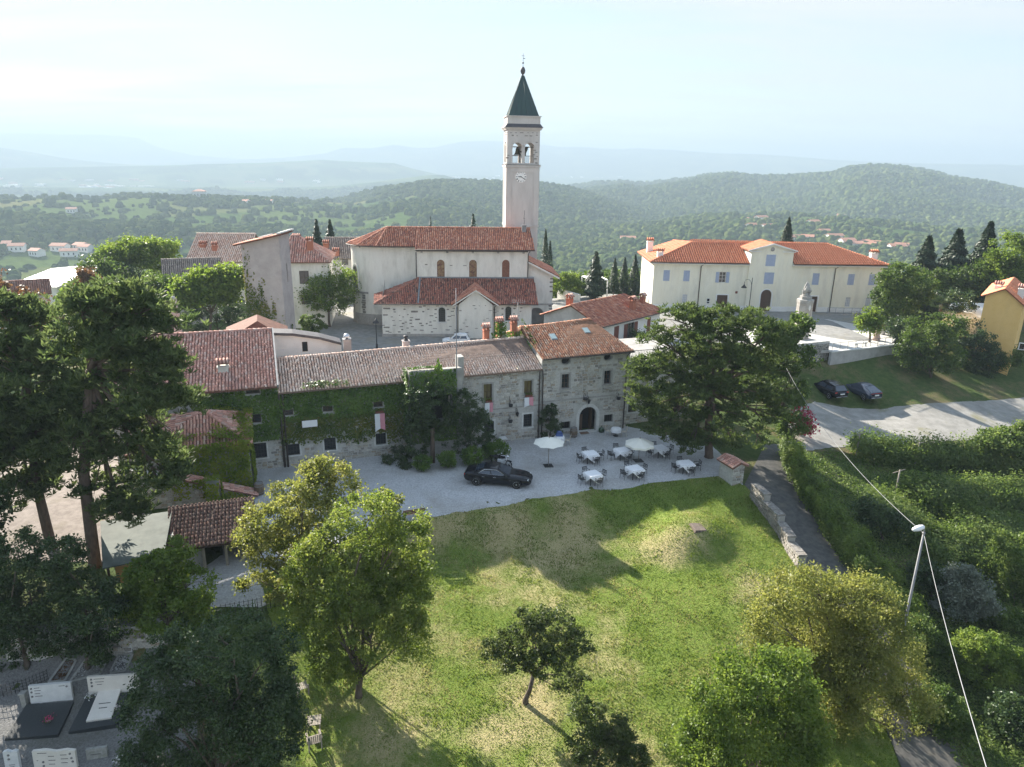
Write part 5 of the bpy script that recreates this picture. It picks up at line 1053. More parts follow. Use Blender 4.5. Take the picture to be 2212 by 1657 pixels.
doors=[rect(7.43,0,9.06,2.33),arch(13.92,0,15.53,3.3),rect(21.7,0,22.6,2.36)]
hol=[rect(a,b_,c,d) for a,b_,c,d,_ in RW];side=[h for h in hol+doors if not (11.7<h[0][0]<18)];mid=[h for h in hol+doors if 11.7<h[0][0]<18]
b=MB();b.wall([(-2.4,-1),(11.7,-1),(11.7,7.2),(-2.4,7.2)],[h for h in side if h[0][0]<11.7],lambda x,z,d:(x,d,z),.25);b.wall([(18.05,-1),(31.6,-1),(31.6,7.25),(18.05,7.25)],[h for h in side if h[0][0]>18],lambda x,z,d:(x,d,z),.25)
b.wall([(11.7,-1),(18.05,-1),(18.05,9.15),(14.87,10.05),(11.7,9.15)],mid,lambda x,z,d:(x,-.25+d,z),.3)
for xx in (11.7,18.05):b.add([(xx,-.25,-1),(xx,4.5,-1),(xx,4.5,9.15),(xx,-.25,9.15)],[(0,1,2,3)])
b.add([(-2.4,0,-1),(-2.4,11,-1),(-2.4,11,7.2),(-2.4,0,7.2)],[(0,1,2,3)]);b.add([(31.6,0,-1),(31.6,10,-1),(31.6,10,7.25),(31.6,0,7.25)],[(0,1,2,3)]);b.build('wall',m_yellow,rc)
b=MB();
for xa,xb,y in ((-2.42,7.4,0),(9.1,11.7,0),(11.7,13.9,-.25),(15.55,18.05,-.25),(18.05,21.7,0),(22.6,31.62,0)):b.box(xa,y-.03,-1,xb,y+.05,.75)
b.build('plinth',m_white,rc)
for a,b_,c,d,k in RW:
 y=-.25 if 11.7<a<18 else 0.0
 if k=='c':window(rc,a,b_,c,d,y=y,rev=.18,shutters=m_blue,frame=m_white)
 elif k=='o':window(rc,a,b_,c,d,y=y,rev=.16,shutters=m_blue,frame=m_white,open_=True,bars=(2,3))
 else:window(rc,a,b_,c,d,y=y,rev=.12,frame=m_white,bars=(3,4),glass=MATS.get('blind') or mat('blind',(.5,.52,.55),rough=.6))
for dq in doors:
 y=-.25 if 11.7<dq[0][0]<18 else 0.0;b=MB();b.add([(x,y+.2,z) for x,z in dq],[tuple(range(len(dq)))]);x0,x1=dq[0][0],dq[1][0];b.box((x0+x1)/2-.02,y+.17,0,(x0+x1)/2+.02,y+.2,2.3);dd=b.build('door',m_brown,rc)
 b=MB();t=.16;zt=max(p[1] for p in dq);b.box(x0-t,y-.04,0,x0,y+.02,zt if len(dq)==4 else zt-.8);b.box(x1,y-.04,0,x1+t,y+.02,zt if len(dq)==4 else zt-.8)
 if len(dq)==4:b.box(x0-t,y-.04,zt,x1+t,y+.02,zt+t)
 else:
  n=12;c,r0=(x0+x1)/2,(x1-x0)/2;b.prism([(c+(r0+t)*math.cos(math.pi*k/n),zt-r0+(r0+t)*math.sin(math.pi*k/n)) for k in range(n+1)]+[(c+r0*math.cos(math.pi*k/n),zt-r0+r0*math.sin(math.pi*k/n)) for k in range(n,-1,-1)],y-.04,y+.02)
 b.build('door_surround',m_white,dd)
e=7.22;K=[[(-3.1,-.6,e),(11.55,-.6,e),(11.55,5,9.6),(4.1,5,9.6)],[(18.2,-.6,e+.03),(32.3,-.6,e+.1),(25.0,5,9.7),(18.2,5,9.65)],[(32.3,-.6,e+.1),(32.3,10.6,e+.1),(25,5,9.7)],[(-3.1,11.5,e),(-3.1,-.6,e),(4.1,5,9.6),(2.6,11.5,9.2)],[(11.55,3,8.7),(18.2,3,8.7),(18.2,5,9.65),(11.55,5,9.62)],[(32.3,10.6,e),(-3.1,11.5,e),(2.6,11.5,9.2),(4.1,5,9.6),(25,5,9.7)]]
roof(rc,K,'bright',0,pitch=.34,row=.5,ridges=[((-3.1,-.6,e),(4.1,5,9.6)),((4.1,5,9.6),(25,5,9.7)),((25,5,9.7),(32.3,-.6,e+.1)),((4.1,5,9.6),(2.6,11.5,9.2))])
GL=[[(11.3,5.5,9.12),(11.3,-.6,9.12),(14.87,-.6,10.14),(14.87,5.5,10.14)],[(18.45,-.6,9.12),(18.45,5.5,9.12),(14.87,5.5,10.14),(14.87,-.6,10.14)]]
roof(rc,GL,'bright',0,pitch=.34,row=.5,name='gable_roof')
b=MB();b.prism([(11.25,9.0),(11.25,9.16),(14.87,10.2),(18.5,9.16),(18.5,9.0),(14.87,9.98)],-.62,-.5);b.box(11.45,-.5,8.9,13.2,-.26,9.0);b.box(16.4,-.5,8.9,18.25,-.26,9.0);b.build('gable_cornice',m_white,rc)
b=MB();b.tube([(-3.1,-.68,e-.1),(11.5,-.68,e-.1)],.08,6);b.tube([(18.2,-.68,e-.08),(32.3,-.68,e)],.08,6);b.build('gutter',m_pipe,rc)
b=MB();b.box(-2.9,-.55,e-.32,11.6,.05,e-.16);b.box(18.1,-.55,e-.3,32.1,.05,e-.14);b.build('eave_cornice',m_white,rc)
for x in (4.6,24.6):pipe(rc,[(x,-.1,0),(x,-.1,6.6),(x+.4,-.55,7.05)],.06)
b=MB();b.box(11.66,-.7,6.9,11.69,3,8.6);b.build('white_flashing',m_white,rc);b=MB();b.M=Matrix.Translation((14.85,-.29,9.3)) @ Matrix.Rotation(R(90),4,'X');b.lathe([(.3,-.03),(.3,.05),(.2,.08)],12);b.build('gable_crest',m_greystone,rc)
chimney(rc,-1.4,1.2,7.3,8.35,.85,.7,m_white,'tile','bright');chimney(rc,-1.8,8,7.4,9.2,.9,.8,m_white,'tile','bright');chimney(rc,31.0,2.2,7.4,8.6,.95,.8,m_white,'tile','bright')
b=MB();b.box(10.1,-.04,2.6,10.45,-.002,2.95);b.build('plaque',m_redwood,rc);b=MB();b.box(5.9,-.05,.95,6.4,-.002,1.8);nb=b.build('notice_board',m_white,rc);b=MB();b.box(5.97,-.06,1.35,6.33,-.051,1.75);b.box(5.97,-.06,1.05,6.33,-.051,1.25);b.build('notices',m_dark,nb)
settle(rc,14.5)
rw=RF.root('ramp_wall','low stone ramp wall with thin railing before the yellow house','ramp',x=28,y=-2.2)
b=MB();b.box(23.3,-2.4,-.9,32,-2.1,.12);b.build('wall',m_greystone,rw);b=MB();b.box(23.3,-2.1,-.9,32,-.1,.0);b.build('ramp_floor',m_street,rw);b=MB()
for k in range(8):b.tube([(23.4+k*1.2,-2.2,.1),(23.4+k*1.2,-2.2,1.1)],.025,5)
b.box(23.4,-2.22,1.08,32,-2.18,1.12);b.box(23.4,-2.21,.6,32,-2.19,.63);b.build('railing',m_greypipe,rw)
for k in range(3):b=MB();b.box(21,-1.0-k*.35,-.9,23.2,-.05 if k==0 else-.65-k*.35+.3,-.12-k*.2);b.build('step',m_cut,rw)
settle(rw,28,-2.2)

# ---------------------------------------------------------------- stair tower, low white house, houses behind
sx,sy=at_depth(527,600,82)[:2];SF=Frame(sx,sy,R(0.0),0.2)
st=SF.root('concrete_tower','tall pinkish rendered tower with sloping tiled roof and creeping ivy','tower',x=2.2)
zl,zr=SF.on(514,527,0)[1],SF.on(604,508,0)[1];w4=SF.on(609,600,0)[0];slit=[SF.onx(u,v,w4) for u,v in ((622.5,568),(620,597))]
b=MB();b.add([(0,0,-1),(w4,0,-1),(w4,0,zr),(0,0,zl)],[(0,1,2,3)]);b.wall([(0,-1),(3.7,-1),(3.7,zr),(0,zr)],[rect(1.9,9.2,2.3,11.4)],lambda y,z,d:(w4-d,y,z),.3);b.add([(0,0,-1),(0,3.7,-1),(0,3.7,zl),(0,0,zl)],[(0,1,2,3)]);b.add([(0,3.7,-1),(w4,3.7,-1),(w4,3.7,zr),(0,3.7,zl)],[(0,1,2,3)]);b.build('wall',m_pink,st)
b=MB();b.add([(w4-.29,1.8,9.1),(w4-.29,2.4,9.1),(w4-.29,2.4,11.5),(w4-.29,1.8,11.5)],[(0,1,2,3)]);b.build('slit_window',m_dark,st)
e2=(zr-zl)/w4;roof(st,[[(-.7,4.1,zl-.6*e2+.05),(-.7,-.5,zl-.6*e2+.05),(w4+.45,-.5,zr+.45*e2+.05),(w4+.45,4.1,zr+.45*e2+.05)]],'church',0,pitch=.24,row=.4)
b=MB();b.slab([(w4-.1,-.5,zr+.28),(w4+.5,-.5,zr+.42),(w4+.5,4.1,zr+.42),(w4-.1,4.1,zr+.28)],.16);b.slab([(1.9,.4,zl+1.9*e2+.3),(3.2,.4,zl+3.2*e2+.3),(3.2,1.6,zl+3.2*e2+.3),(1.9,1.6,zl+1.9*e2+.3)],.1);b.build('white_capping',m_white,st)
settle(st,2.2)
lw=HF.root('low_white_house','low white rendered house with dark curved roof edge behind the wing','house',x=6.5,y=12.5)
yy=11.0;pa=[HF.on(u,v,yy) for u,v in ((591,720),(632,721),(690,729),(737,741))];x0,x1=pa[0][0],pa[-1][0]
wn_=[HF.on(u,v,yy) for u,v in ((653.5,760),(664,738))]
b=MB();b.wall([(x0,0),(x1,0)]+[(x,z-.1) for x,z in pa[::-1]],[rect(wn_[0][0],wn_[0][1],wn_[1][0],wn_[1][1])],lambda x,z,d:(x,yy+d,z),.2);b.add([(x1,yy,0),(x1,12.4,0),(x1,12.4,pa[-1][1]),(x1,yy,pa[-1][1])],[(0,1,2,3)]);b.build('wall',m_white,lw)
b=MB();n=len(pa);b.add([(x,yy-.25,z+.1) for x,z in pa]+[(x,12.6,z+.1) for x,z in pa]+[(x,yy-.25,z-.14) for x,z in pa]+[(x,12.6,z-.14) for x,z in pa],[(i,i+1,i+1+n,i+n) for i in range(n-1)]+[(i+2*n,i+1+2*n,i+1,i) for i in range(n-1)]);b.build('roof',m_cop,lw)
window(lw,wn_[0][0],wn_[0][1],wn_[1][0],wn_[1][1],y=yy,rev=.12,bars=(1,1));x,z=HF.on(749,731,10);chimney(lw,x,10,3,z-.1,.7,.7,m_greypipe,'ball');settle(lw,6.5,12.5)

def bg_house(name,label,eL,eR,dL,dR,rise,dep,kind,wall_m,wins=(),hip=(0,0),over=.4,chim=(),pitch=.26,group=None,ridge_shift=0,cat='house',tile=True,zb=None):
 A,B=at_depth(*eL,dL),at_depth(*eR,dR);F=Frame(A[0],A[1],math.atan2(B[1]-A[1],B[0]-A[0]));L=math.hypot(B[0]-A[0],B[1]-A[1]);ze=(A[2]+B[2])/2
 c=F.w(L/2,dep/2);g=min(gz(*F.w(0,0)[:2]),gz(*F.w(L,0)[:2]))-.3 if zb is None else zb;F.z=g;ze -= g
 r=F.root(name,label,cat,group,x=L/2,y=dep/2);o=over;hol=[]
 for (u0,v0,u1,v1) in wins:
  x0,z0=F.on(u0,v1,o);x1,z1=F.on(u1,v0,o);hol.append((min(x0,x1),min(z0,z1),max(x0,x1),max(z0,z1)))
 b=MB();b.wall([(o,-1),(L-o,-1),(L-o,ze),(o,ze)],[rect(*h) for h in hol],lambda x,z,d:(x,o+d,z),.15);m=(dep)/2
 for xx,hp in ((o,hip[0]),(L-o,hip[1])):
  if hp:b.add([(xx,o,-1),(xx,dep-o,-1),(xx,dep-o,ze),(xx,o,ze)],[(0,1,2,3)])
  else:b.add([(xx,o,-1),(xx,dep-o,-1),(xx,dep-o,ze),(xx,m,ze+rise),(xx,o,ze)],[(0,1,2,3,4)])
 b.add([(o,dep-o,-1),(L-o,dep-o,-1),(L-o,dep-o,ze),(o,dep-o,ze)],[(0,1,2,3)]);b.build('wall',wall_m,r)
 for h in hol:window(r,*h,y=o,rev=.12,bars=(2,2))
 rl,rr=(hip[0],m,ze+rise),(L-hip[1],m,ze+rise);polys=[[(0,0,ze-.08),(L,0,ze-.08),rr,rl],[(L,dep,ze-.08),(0,dep,ze-.08),rl,rr]]
 if hip[0]:polys.append([(0,dep,ze-.08),(0,0,ze-.08),rl])
 if hip[1]:polys.append([(L,0,ze-.08),(L,dep,ze-.08),rr])
 roof(r,polys,kind,0,pitch=pitch,row=.45,ridges=[(rl,rr)],tile=tile)
 for u,v,w,top in chim:
  best=None
  for y in np.arange(.2,dep*.8,.2):
   x,z=F.on(u,v,y);zz=ze+rise*min(y,dep-y)/m
   if best is None or abs(z-zz)<best[0]:best=(abs(z-zz),x,y,z)
  _,x,y,z=best;chimney(r,x,y,z-.5,F.on(u,top,y)[1]-.3,w,w,m_brick_flat,'tile','church')
 settle(r,L/2,dep/2);return r,F
q1=lambda x,y:(345.6+.1956*x,466.6+.1956*y)
bg_house('grey_tiled_house','long low stone house with grey brown tiled roof behind the trees',q1(20,702),q1(700,672),98,101,2.2,8,'grey',m_mortar,[(*q1(190,700),*q1(250,728)),(*q1(325,690),*q1(380,718))],pitch=.26)
bg_house('cream_house','cream house with hipped rose tiled roof beside the concrete tower',q1(1290,520),q1(1880,490),95,96,3.0,10,'rose',m_plaster,[(*q1(1545,605),*q1(1640,750)),(*q1(1565,870),*q1(1660,975))],hip=(1.5,4.6),chim=[(*q1(1513,310),.9,q1(0,225)[1]),(*q1(1660,360),.8,q1(0,262)[1])],pitch=.3)
bg_house('broad_roofed_house','house under a broad faded rose roof left of the concrete tower',q1(270,505),q1(960,500),112,113,3.6,15,'pale',m_plaster,hip=(0,0),chim=[(*q1(607,375),.7,q1(0,312)[1]),(*q1(478,335),.9,q1(0,300)[1])],pitch=.3)
bg_house('stone_farmhouse','old stone farmhouse with brown roof just left of the church apse',q1(1790,470),q1(2330,462),116,117,2.8,10,'grey',m_mortar,[(*q1(2010,480),*q1(2075,545))],chim=[(*q1(1945,415),1.0,q1(0,375)[1]),(*q1(1835,335),.9,q1(0,290)[1])],pitch=.3)
bg_house('white_roofed_building','low building with a flat blinding white roof beyond the left pines',(14,622),(122,614),118,118,1.0,26,'grey',m_white,tile=False,zb=-7)
wr=bpy.data.objects['white_roofed_building']
for c in wr.children:
 if c.name.startswith('roof'):
  c.data.materials.clear();c.data.materials.append(mat('white_sheet_roof',(.85,.85,.84),rough=.4))
  for k in list(c.children):bpy.data.objects.remove(k)
bg_house('tiled_cottage','small cottage with dull tiled roof half hidden by copper leaves',(-40,640),(112,634),92,96,1.4,6,'dull',m_plaster,zb=-5)
# yellow house and tent at the right edge
YH=Frame(*at_depth(2137,690,90)[:2],R(-38),1.2);yh=YH.root('ochre_house','ochre yellow house with red tiled roof at the right edge','house',x=2.4)
q8=lambda x,y:(1901+.2086*x,484+.2086*y);m_och=mat('ochre_plaster',(.72,.47,.17),(.76,.51,.20),scale=1.2,bump=.08,bscale=40,col3=(.62,.42,.18),scale3=.4,fac3=(.55,.85))
xl,za=YH.on(*q8(1095,735));xm,zm=YH.on(*q8(1300,675));xr,zb=YH.on(*q8(1482,842));zb=max(zb,za-1.2)
b=MB();b.add([(xl,0,-7),(xr,0,-7),(xr,0,zb),(xm,0,zm),(xl,0,za)],[(0,1,2,3,4)]);b.add([(xl,0,-7),(xl,12,-7),(xl,12,za),(xl,0,za)],[(0,1,2,3)]);b.add([(xr,0,-7),(xr,12,-7),(xr,12,zb),(xr,0,zb)],[(0,1,2,3)]);b.build('wall',m_och,yh)
roof(yh,[[(xl-.4,12.4,za-.1),(xl-.4,-.3,za-.1),(xm,-.3,zm+.1),(xm,12.4,zm+.1)],[(xr+.5,-.3,zb-.25),(xr+.5,12.4,zb-.25),(xm,12.4,zm+.1),(xm,-.3,zm+.1)]],'bright',0,pitch=.26,row=.42)
chimney(yh,xl+1.0,2.5,za-.2,za+.9,.8,.7,m_white,'tile','rose');chimney(yh,xr-.6,2.5,zb,zb+1.6,.7,.7,m_white,'tile','rose')
wx,wz=YH.on(*q8(1455,1265));window(yh,wx-.1,wz-.35,wx+.4,wz+.35,y=-.06,rev=.04,surround=m_white,sw=.1);settle(yh,2.4)
TN=Frame(*at_depth(2052,690,100)[:2],R(-4),gz(*at_depth(2052,690,100)[:2]));tn=TN.root('white_marquee','white marquee tent with peaked sheet roof behind the palm','tent',x=4,y=4)
b=MB();zt=TN.on(2060,653,5)[1];ze=TN.on(2085,688,0)[1];b.add([(-1,0,ze),(8.5,0,ze),(8.5,9,ze),(-1,9,ze),(1,5,zt),(8.5,5,zt)],[(0,1,5,4),(2,3,4,5),(3,0,4)]);b.add([(-1,0,-.5),(8.5,0,-.5),(8.5,0,ze-.03),(-1,0,ze-.03)],[(0,1,2,3)]);b.build('sheet',mat('white_sheet',(.82,.82,.81),rough=.6),tn);b=MB();b.tube([(4,-.02,ze),(2.5,5,zt+.02)],.05,5);b.build('seam',m_white,tn);settle(tn,4,4)

# ---------------------------------------------------------------- square, terrace walls, monument
PZ=2.62
pzp=[at_z(u,v,PZ)[:2] for u,v in ((1690,760),(1792,757),(1925,742),(1950,715),(1945,700),(1880,706),(1790,690),(1640,688),(1600,715),(1640,750))]
m_pz=mat('square_paving',(.46,.44,.41),(.56,.54,.50),scale=1.0,rough=.9,bump=.15,bscale=30,col3=(.38,.37,.35),scale3=.3,fac3=(.52,.75))
mb=MB();mb.slab([(x,y,PZ) for x,y in pzp],.3);tag(mb.build('square',m_pz),kind='structure',label='pale paved terrace of the village square')
w0,w1=at_z(1792,758,PZ+.12)[:2],at_z(1928,743,PZ+.12)[:2];WF=Frame(*w0,math.atan2(w1[1]-w0[1],w1[0]-w0[0]));WL=math.hypot(*(w1-w0))
rwl=WF.root('terrace_wall','grey rendered retaining wall holding up the village square','wall',x=WL/2)
b=MB();b.box(0,-.35,-4,WL+1.5,0,PZ);b.build('wall_face',m_grey,rwl);b=MB();b.box(-.02,-.45,PZ,WL+1.5,.05,PZ+.14);b.build('coping',m_cut,rwl);settle(rwl,WL/2)
rl_=WF.root('square_railing','thin grey metal railing along the terrace wall top','railing',x=WL/2,y=.1)
b=MB();
for k in range(9):b.tube([(.2+k*WL/8.4,-.15,PZ+.1),(.2+k*WL/8.4,-.15,PZ+1.05)],.03,5)
b.tube([(.2,-.15,PZ+1.05),(WL,-.15,PZ+1.05)],.03,5);b.tube([(.2,-.15,PZ+.6),(WL,-.15,PZ+.6)],.015,4);b.build('rails',m_greypipe,rl_);settle(rl_,WL/2,.1)
v0=at_z(1790,735,3.75)[:2];VF=Frame(v0[0],v0[1],WF.a);rp_=VF.root('rampart','tall dark rubble stone wall end beside the terrace wall','wall',x=-4)
b=MB();b.box(-9,-.2,-4,0,.5,3.72);wl=b.build('wall_face',m_mortar,rp_);stones(wl,flat(-.204),courses(-9,-.02,-.8,lambda x:3.7,[]),piece_mat('dark_stone',[(.20,.19,.175),(.28,.265,.24),(.15,.14,.13),(.32,.305,.28)]),180,near=lambda c:-c[0]);settle(rp_,-4)
for (u,v,l,lab) in ((1768,745,1.7,'plain stone bench on the square nearest the monument'),(1858,748,1.9,'plain stone bench on the square in the middle of the railing')):
 p=at_z(u,v,PZ+.0);bo=empty('stone_bench',(p[0],p[1],PZ),WF.a,lab,'bench','stone benches on the square');b=MB();b.box(-l/2,-.2,.4,l/2,.2,.5);b.build('seat',m_cut,bo)
 for s in (-1,1):b=MB();b.box(s*l*.38-.1,-.18,0,s*l*.38+.1,.18,.4);b.build('leg',m_cut,bo)
mp=at_z(1735,735,PZ);mon=empty('monument',(mp[0],mp[1]+1.0,PZ-.4),R(12),'weathered stone pillar monument crowned by a carved flame','monument')
MF=Frame(mp[0],mp[1]+1.0,0,PZ-.4);ht=MF.on(1738,636)[1];fl=MF.on(1741,607)[1]
m_mon=piece_mat('monument_stone',[(.40,.375,.34),(.32,.295,.265),(.46,.435,.40),(.36,.34,.31),(.42,.37,.32)])
b=MB();b.lathe([(.95,0),(.95,ht-1.0),(1.05,ht-.95),(1.05,ht-.6),(.75,ht-.55),(.75,ht-.2),(.55,ht-.18),(.55,ht)],8,smooth=False,a0=R(22.5));cr=b.build('pillar',m_greystone,mon)
for f in range(8):
 z=.1
 while z<ht-1.1:
  h=random.uniform(.3,.5);a=R(45*f);b=MB();b.M=Matrix.Rotation(a+R(90),4,'Z') @ Matrix.Translation((0,-.88,z+h/2));w=.33
  for s in ((-1,1) if random.random()<.5 else (0,)):b.box((s*w/2 if s else 0)-(w/2 if s else w)+.012,-.05,-h/2+.012,(s*w/2 if s else 0)+(w/2 if s else w)-.012,.1,h/2-.012)
  b.build('stone',m_mon,cr);z+=h
b=MB()
for k in range(9):a=k*.7;r=.12+.2*((k*37) % 10)/10;hh=(fl-ht)*(.55+.45*((k*53) % 10)/10);b.tube([(r*math.cos(a),r*math.sin(a),ht),(r*1.5*math.cos(a+.3),r*1.5*math.sin(a+.3),ht+hh*.45),(r*.9*math.cos(a+.9),r*.9*math.sin(a+.9),ht+hh*.8),(r*.5*math.cos(a),r*.5*math.sin(a),ht+hh)],[.16,.2,.12,.02],6)
b.build('carved_flame',m_greystone,mon);b=MB();b.lathe([(.4,0),(.4,.25),(.25,.3)],8,(0,0,ht-.1));b.build('socle',m_greystone,mon);b=MB();b.add([(0,-1.1,ht-1.9),(.2,-1.1,ht-1.5),(0,-1.1,ht-1.1),(-.2,-1.1,ht-1.5)],[(0,1,2,3)]);b.build('shield',m_cut,mon)

# ---------------------------------------------------------------- lane wall, little tiled gate pillar
m_lanestone=mat('lichened_stone',(.17,.155,.135),(.27,.25,.225),scale=5,rough=.95,bump=.6,bscale=14,col3=(.36,.35,.33),scale3=2.5,fac3=(.55,.68))
m_lanerub=piece_mat('lane_rubble',[(.22,.195,.165),(.30,.27,.235),(.16,.145,.125),(.34,.32,.285)])
lw_px=[(1619,1074),(1646,1111),(1677,1152),(1698,1192),(1722,1232)]
pts=[gp(*p) for p in lw_px];lwo=empty('lane_wall',tuple(pts[2]),0,'low rubble wall with stone coping dividing lawn from lane','wall');o0=Vector(pts[2])
seg=[Vector(p)-o0 for p in pts];hts=[1.15,1.0,.85,.75];cw=MB()
for i in range(4):
 a,c=seg[i],seg[i+1];d=c-a;L=math.hypot(d.x,d.y);dx=Vector((d.x/L,d.y/L,0));nx=Vector((-dx.y,dx.x,0));zt=max(a.z,c.z)+hts[i]-.1;zb=min(a.z,c.z)-.5
 q=[a,c,c+nx*.5,a+nx*.5];cw.slab([(p.x,p.y,zt) for p in q][::1],zt-zb)
lwl=cw.build('wall_core',m_greystone,lwo,recalc=True);sc=0
for i in range(4):
 a,c=seg[i],seg[i+1];d=c-a;L=math.hypot(d.x,d.y);ang=math.atan2(d.y,d.x);zt=max(a.z,c.z)+hts[i]-.1;zb=min(a.z,c.z)-.2
 Mx=Matrix.Translation((a.x,a.y,0)) @ Matrix.Rotation(ang,4,'Z')
 stones(lwl,lambda x,z,Mx=Mx:Mx @ Matrix.Translation((x,-.004,z)),courses(0,L,zb,lambda x:zt,[],(.12,.22),(.2,.45)),m_lanerub,75)
 x=0
 while x<L-.05:
  w=min(random.uniform(.55,.9),L-x);b=MB();b.M=Mx @ Matrix.Translation((x+w/2,.25,zt)) @ Matrix.Rotation(random.gauss(0,.02),4,'Y');b.bbox(-w/2+.012,-.31,.004,w/2-.012,.31,.12+random.uniform(0,.04),.02);b.build('coping_stone',m_lanestone,lwo);x+=w
gpx=gp(1592,1047);gpo=empty('gate_pillar',tuple(gpx),R(22),'squat rubble gate pillar under a little tiled roof by the lane','pillar')
b=MB();b.box(-.52,0,-.4,.52,1.6,1.6);wl=b.build('pillar_core',m_mortar,gpo);stones(wl,flat(-.004),courses(-.51,.51,-.1,lambda x:1.57,[]),m_stone,60);stones(wl,lambda x,z:Matrix.Translation((.524,x,z)) @ Matrix.Rotation(R(90),4,'Z'),courses(.02,1.6,-.1,lambda x:1.57,[]),m_stone,60)
roof(gpo,[[(-.72,1.8,1.57),(-.72,-.2,1.57),(.02,-.2,1.9),(.02,1.8,1.9)],[(.76,-.2,1.57),(.76,1.8,1.57),(.02,1.8,1.9),(.02,-.2,1.9)]],'rose',200,pitch=.2,row=.34)
hp=gp(1508,1140);hc=empty('hatch_cover',(hp[0],hp[1],hp[2]+.02),R(14),'rusty square metal hatch cover lying on the grass mound','hatch');b=MB();b.bbox(-.42,-.42,0,.42,.42,.07,.01);b.build('lid',mat('rusty_plate',(.15,.115,.095),(.21,.165,.135),scale=5,rough=.7),hc);b=MB();b.box(-.47,-.47,-.3,.47,.47,-.03);b.build('rim',MATS['rusty_plate'],hc);hc.rotation_euler=(R(9),R(5),R(14))

# pergola, low terrace wall, crook lamps
q4=lambda x,y:(1123+.1668*x,587.5+.1668*y)
pg=gp(*q4(1020,330));PGF=Frame(pg[0],pg[1],R(8),pg[2]);pgo=PGF.root('pergola','small white pergola with slatted top on the terrace','pergola',x=0,y=1.5)
x0=PGF.on(*q4(915,330))[0];x1=PGF.on(*q4(1125,330))[0];zt=PGF.on(*q4(1020,105))[1];m_wp=mat('white_paint',(.72,.72,.70),rough=.5)
for x,y in ((x0,0),(x1,0),(x0-.6,4.2),(x1-.3,4.2)):b=MB();b.box(x-.09,y-.09,0,x+.09,y+.09,zt);b.build('post',m_wp,pgo)
for p,q_ in (((x0,0),(x1,0)),((x0-.6,4.2),(x1-.3,4.2)),((x0,0),(x0-.6,4.2)),((x1,0),(x1-.3,4.2))):b=MB();b.tube([(*p,zt),(*q_,zt)],.09,4,smooth=False);b.build('beam',m_wp,pgo)
for k in range(5):t=(k+.5)/5;b=MB();b.tube([(x0+(x1-x0)*t,-.2,zt+.1),(x0-.6+(x1-x0+.3)*t,4.4,zt+.1)],.05,4,smooth=False);b.build('slat',m_wp,pgo)
b=MB();b.add([(x0-.2,.4,zt+.06),(x0+1.2,.4,zt+.06),(x0+.8,4.1,zt+.06),(x0-.6,4.1,zt+.06)],[(0,1,2,3)]);b.build('reed_mat',m_grey,pgo);settle(pgo,0,1.5)
tw_=[gp(*q4(770,375))];tw_.append(tw_[0]+np.array([-3.2,5.5,0]));TWF=Frame(tw_[0][0],tw_[0][1],math.atan2(tw_[1][1]-tw_[0][1],tw_[1][0]-tw_[0][0]),tw_[0][2]);two=TWF.root('terrace_parapet','low concrete parapet wall edging the pergola terrace','wall',x=3);L=math.hypot(*(tw_[1]-tw_[0])[:2]);b=MB();b.box(0,-.2,-1,L,.2,1.0);b.build('wall_face',m_plaster,two);b=MB();b.box(-.03,-.24,1.0,L,.24,1.08);b.build('coping',m_cut,two);settle(two,3)
def crook_lamp(u,v,utop,vtop,side,label,arm=True):
 p=gp(u,v);F=Frame(p[0],p[1],0,p[2]);h=F.on(utop,vtop)[1];o=empty('street_lamp',tuple(p),0 if side<0 else math.pi,label,'street lamp','bell shaped street lamps')
 b=MB();b.tube([(0,0,0),(0,0,h)],[.07,.045],8);b.lathe([(.14,0),(.14,.5),(.08,.6)],10);b.build('pole',m_iron,o)
 if arm:b=MB();b.tube([(0,0,h-1.2),(-.15,0,h-.6),(-.5,0,h-.25),(-.95,0,h-.3),(-1.1,0,h-.7),(-1.1,0,h-1.0)],.03,6);b.build('arm',m_iron,o);c=(-1.1,0,h-1.5)
 else:c=(0,0,h-.55)
 b=MB();b.lathe([(.42,0),(.38,.08),(.2,.25),(.1,.42),(.05,.5)],14,c);b.build('lamp_shade',m_iron,o);b=MB();b.lathe([(.05,0),(.14,.02),(.14,.1),(.05,.12)],10,(c[0],c[1],c[2]-.06));b.build('bulb_glass',m_white,o)
z5=lambda x,y:((1560+x*700/2212)*.864,(560+y*700/2212)*.864)
crook_lamp(*z5(984,700),*z5(1013,425),-1,'curved arm street lamp before the yellow house entrance');crook_lamp(*z5(264,640),*z5(280,312),-1,'straight street lamp at the left corner of the yellow house',False);crook_lamp(*zc(372,1330),*zc(354,1030),1,'street lamp standing before the church apse',False)
fp=at_z(379,712,2.5);fo=empty('stone_finial',tuple(HF.w(*HF.loc(at_depth(381,700,66)),0)),0,'weathered carved stone finial topping an old gable post','finial');FF=Frame(fo.location.x,fo.location.y,0);za,zb=FF.on(384,715)[1],FF.on(376,640)[1];b=MB();b.lathe([(.5,za-3),(.45,za),(.3,za+(zb-za)*.3),(.42,za+(zb-za)*.5),(.25,za+(zb-za)*.8),(.32,za+(zb-za)*.9),(.12,zb)],9);b.build('carved_stone',m_greystone,fo)
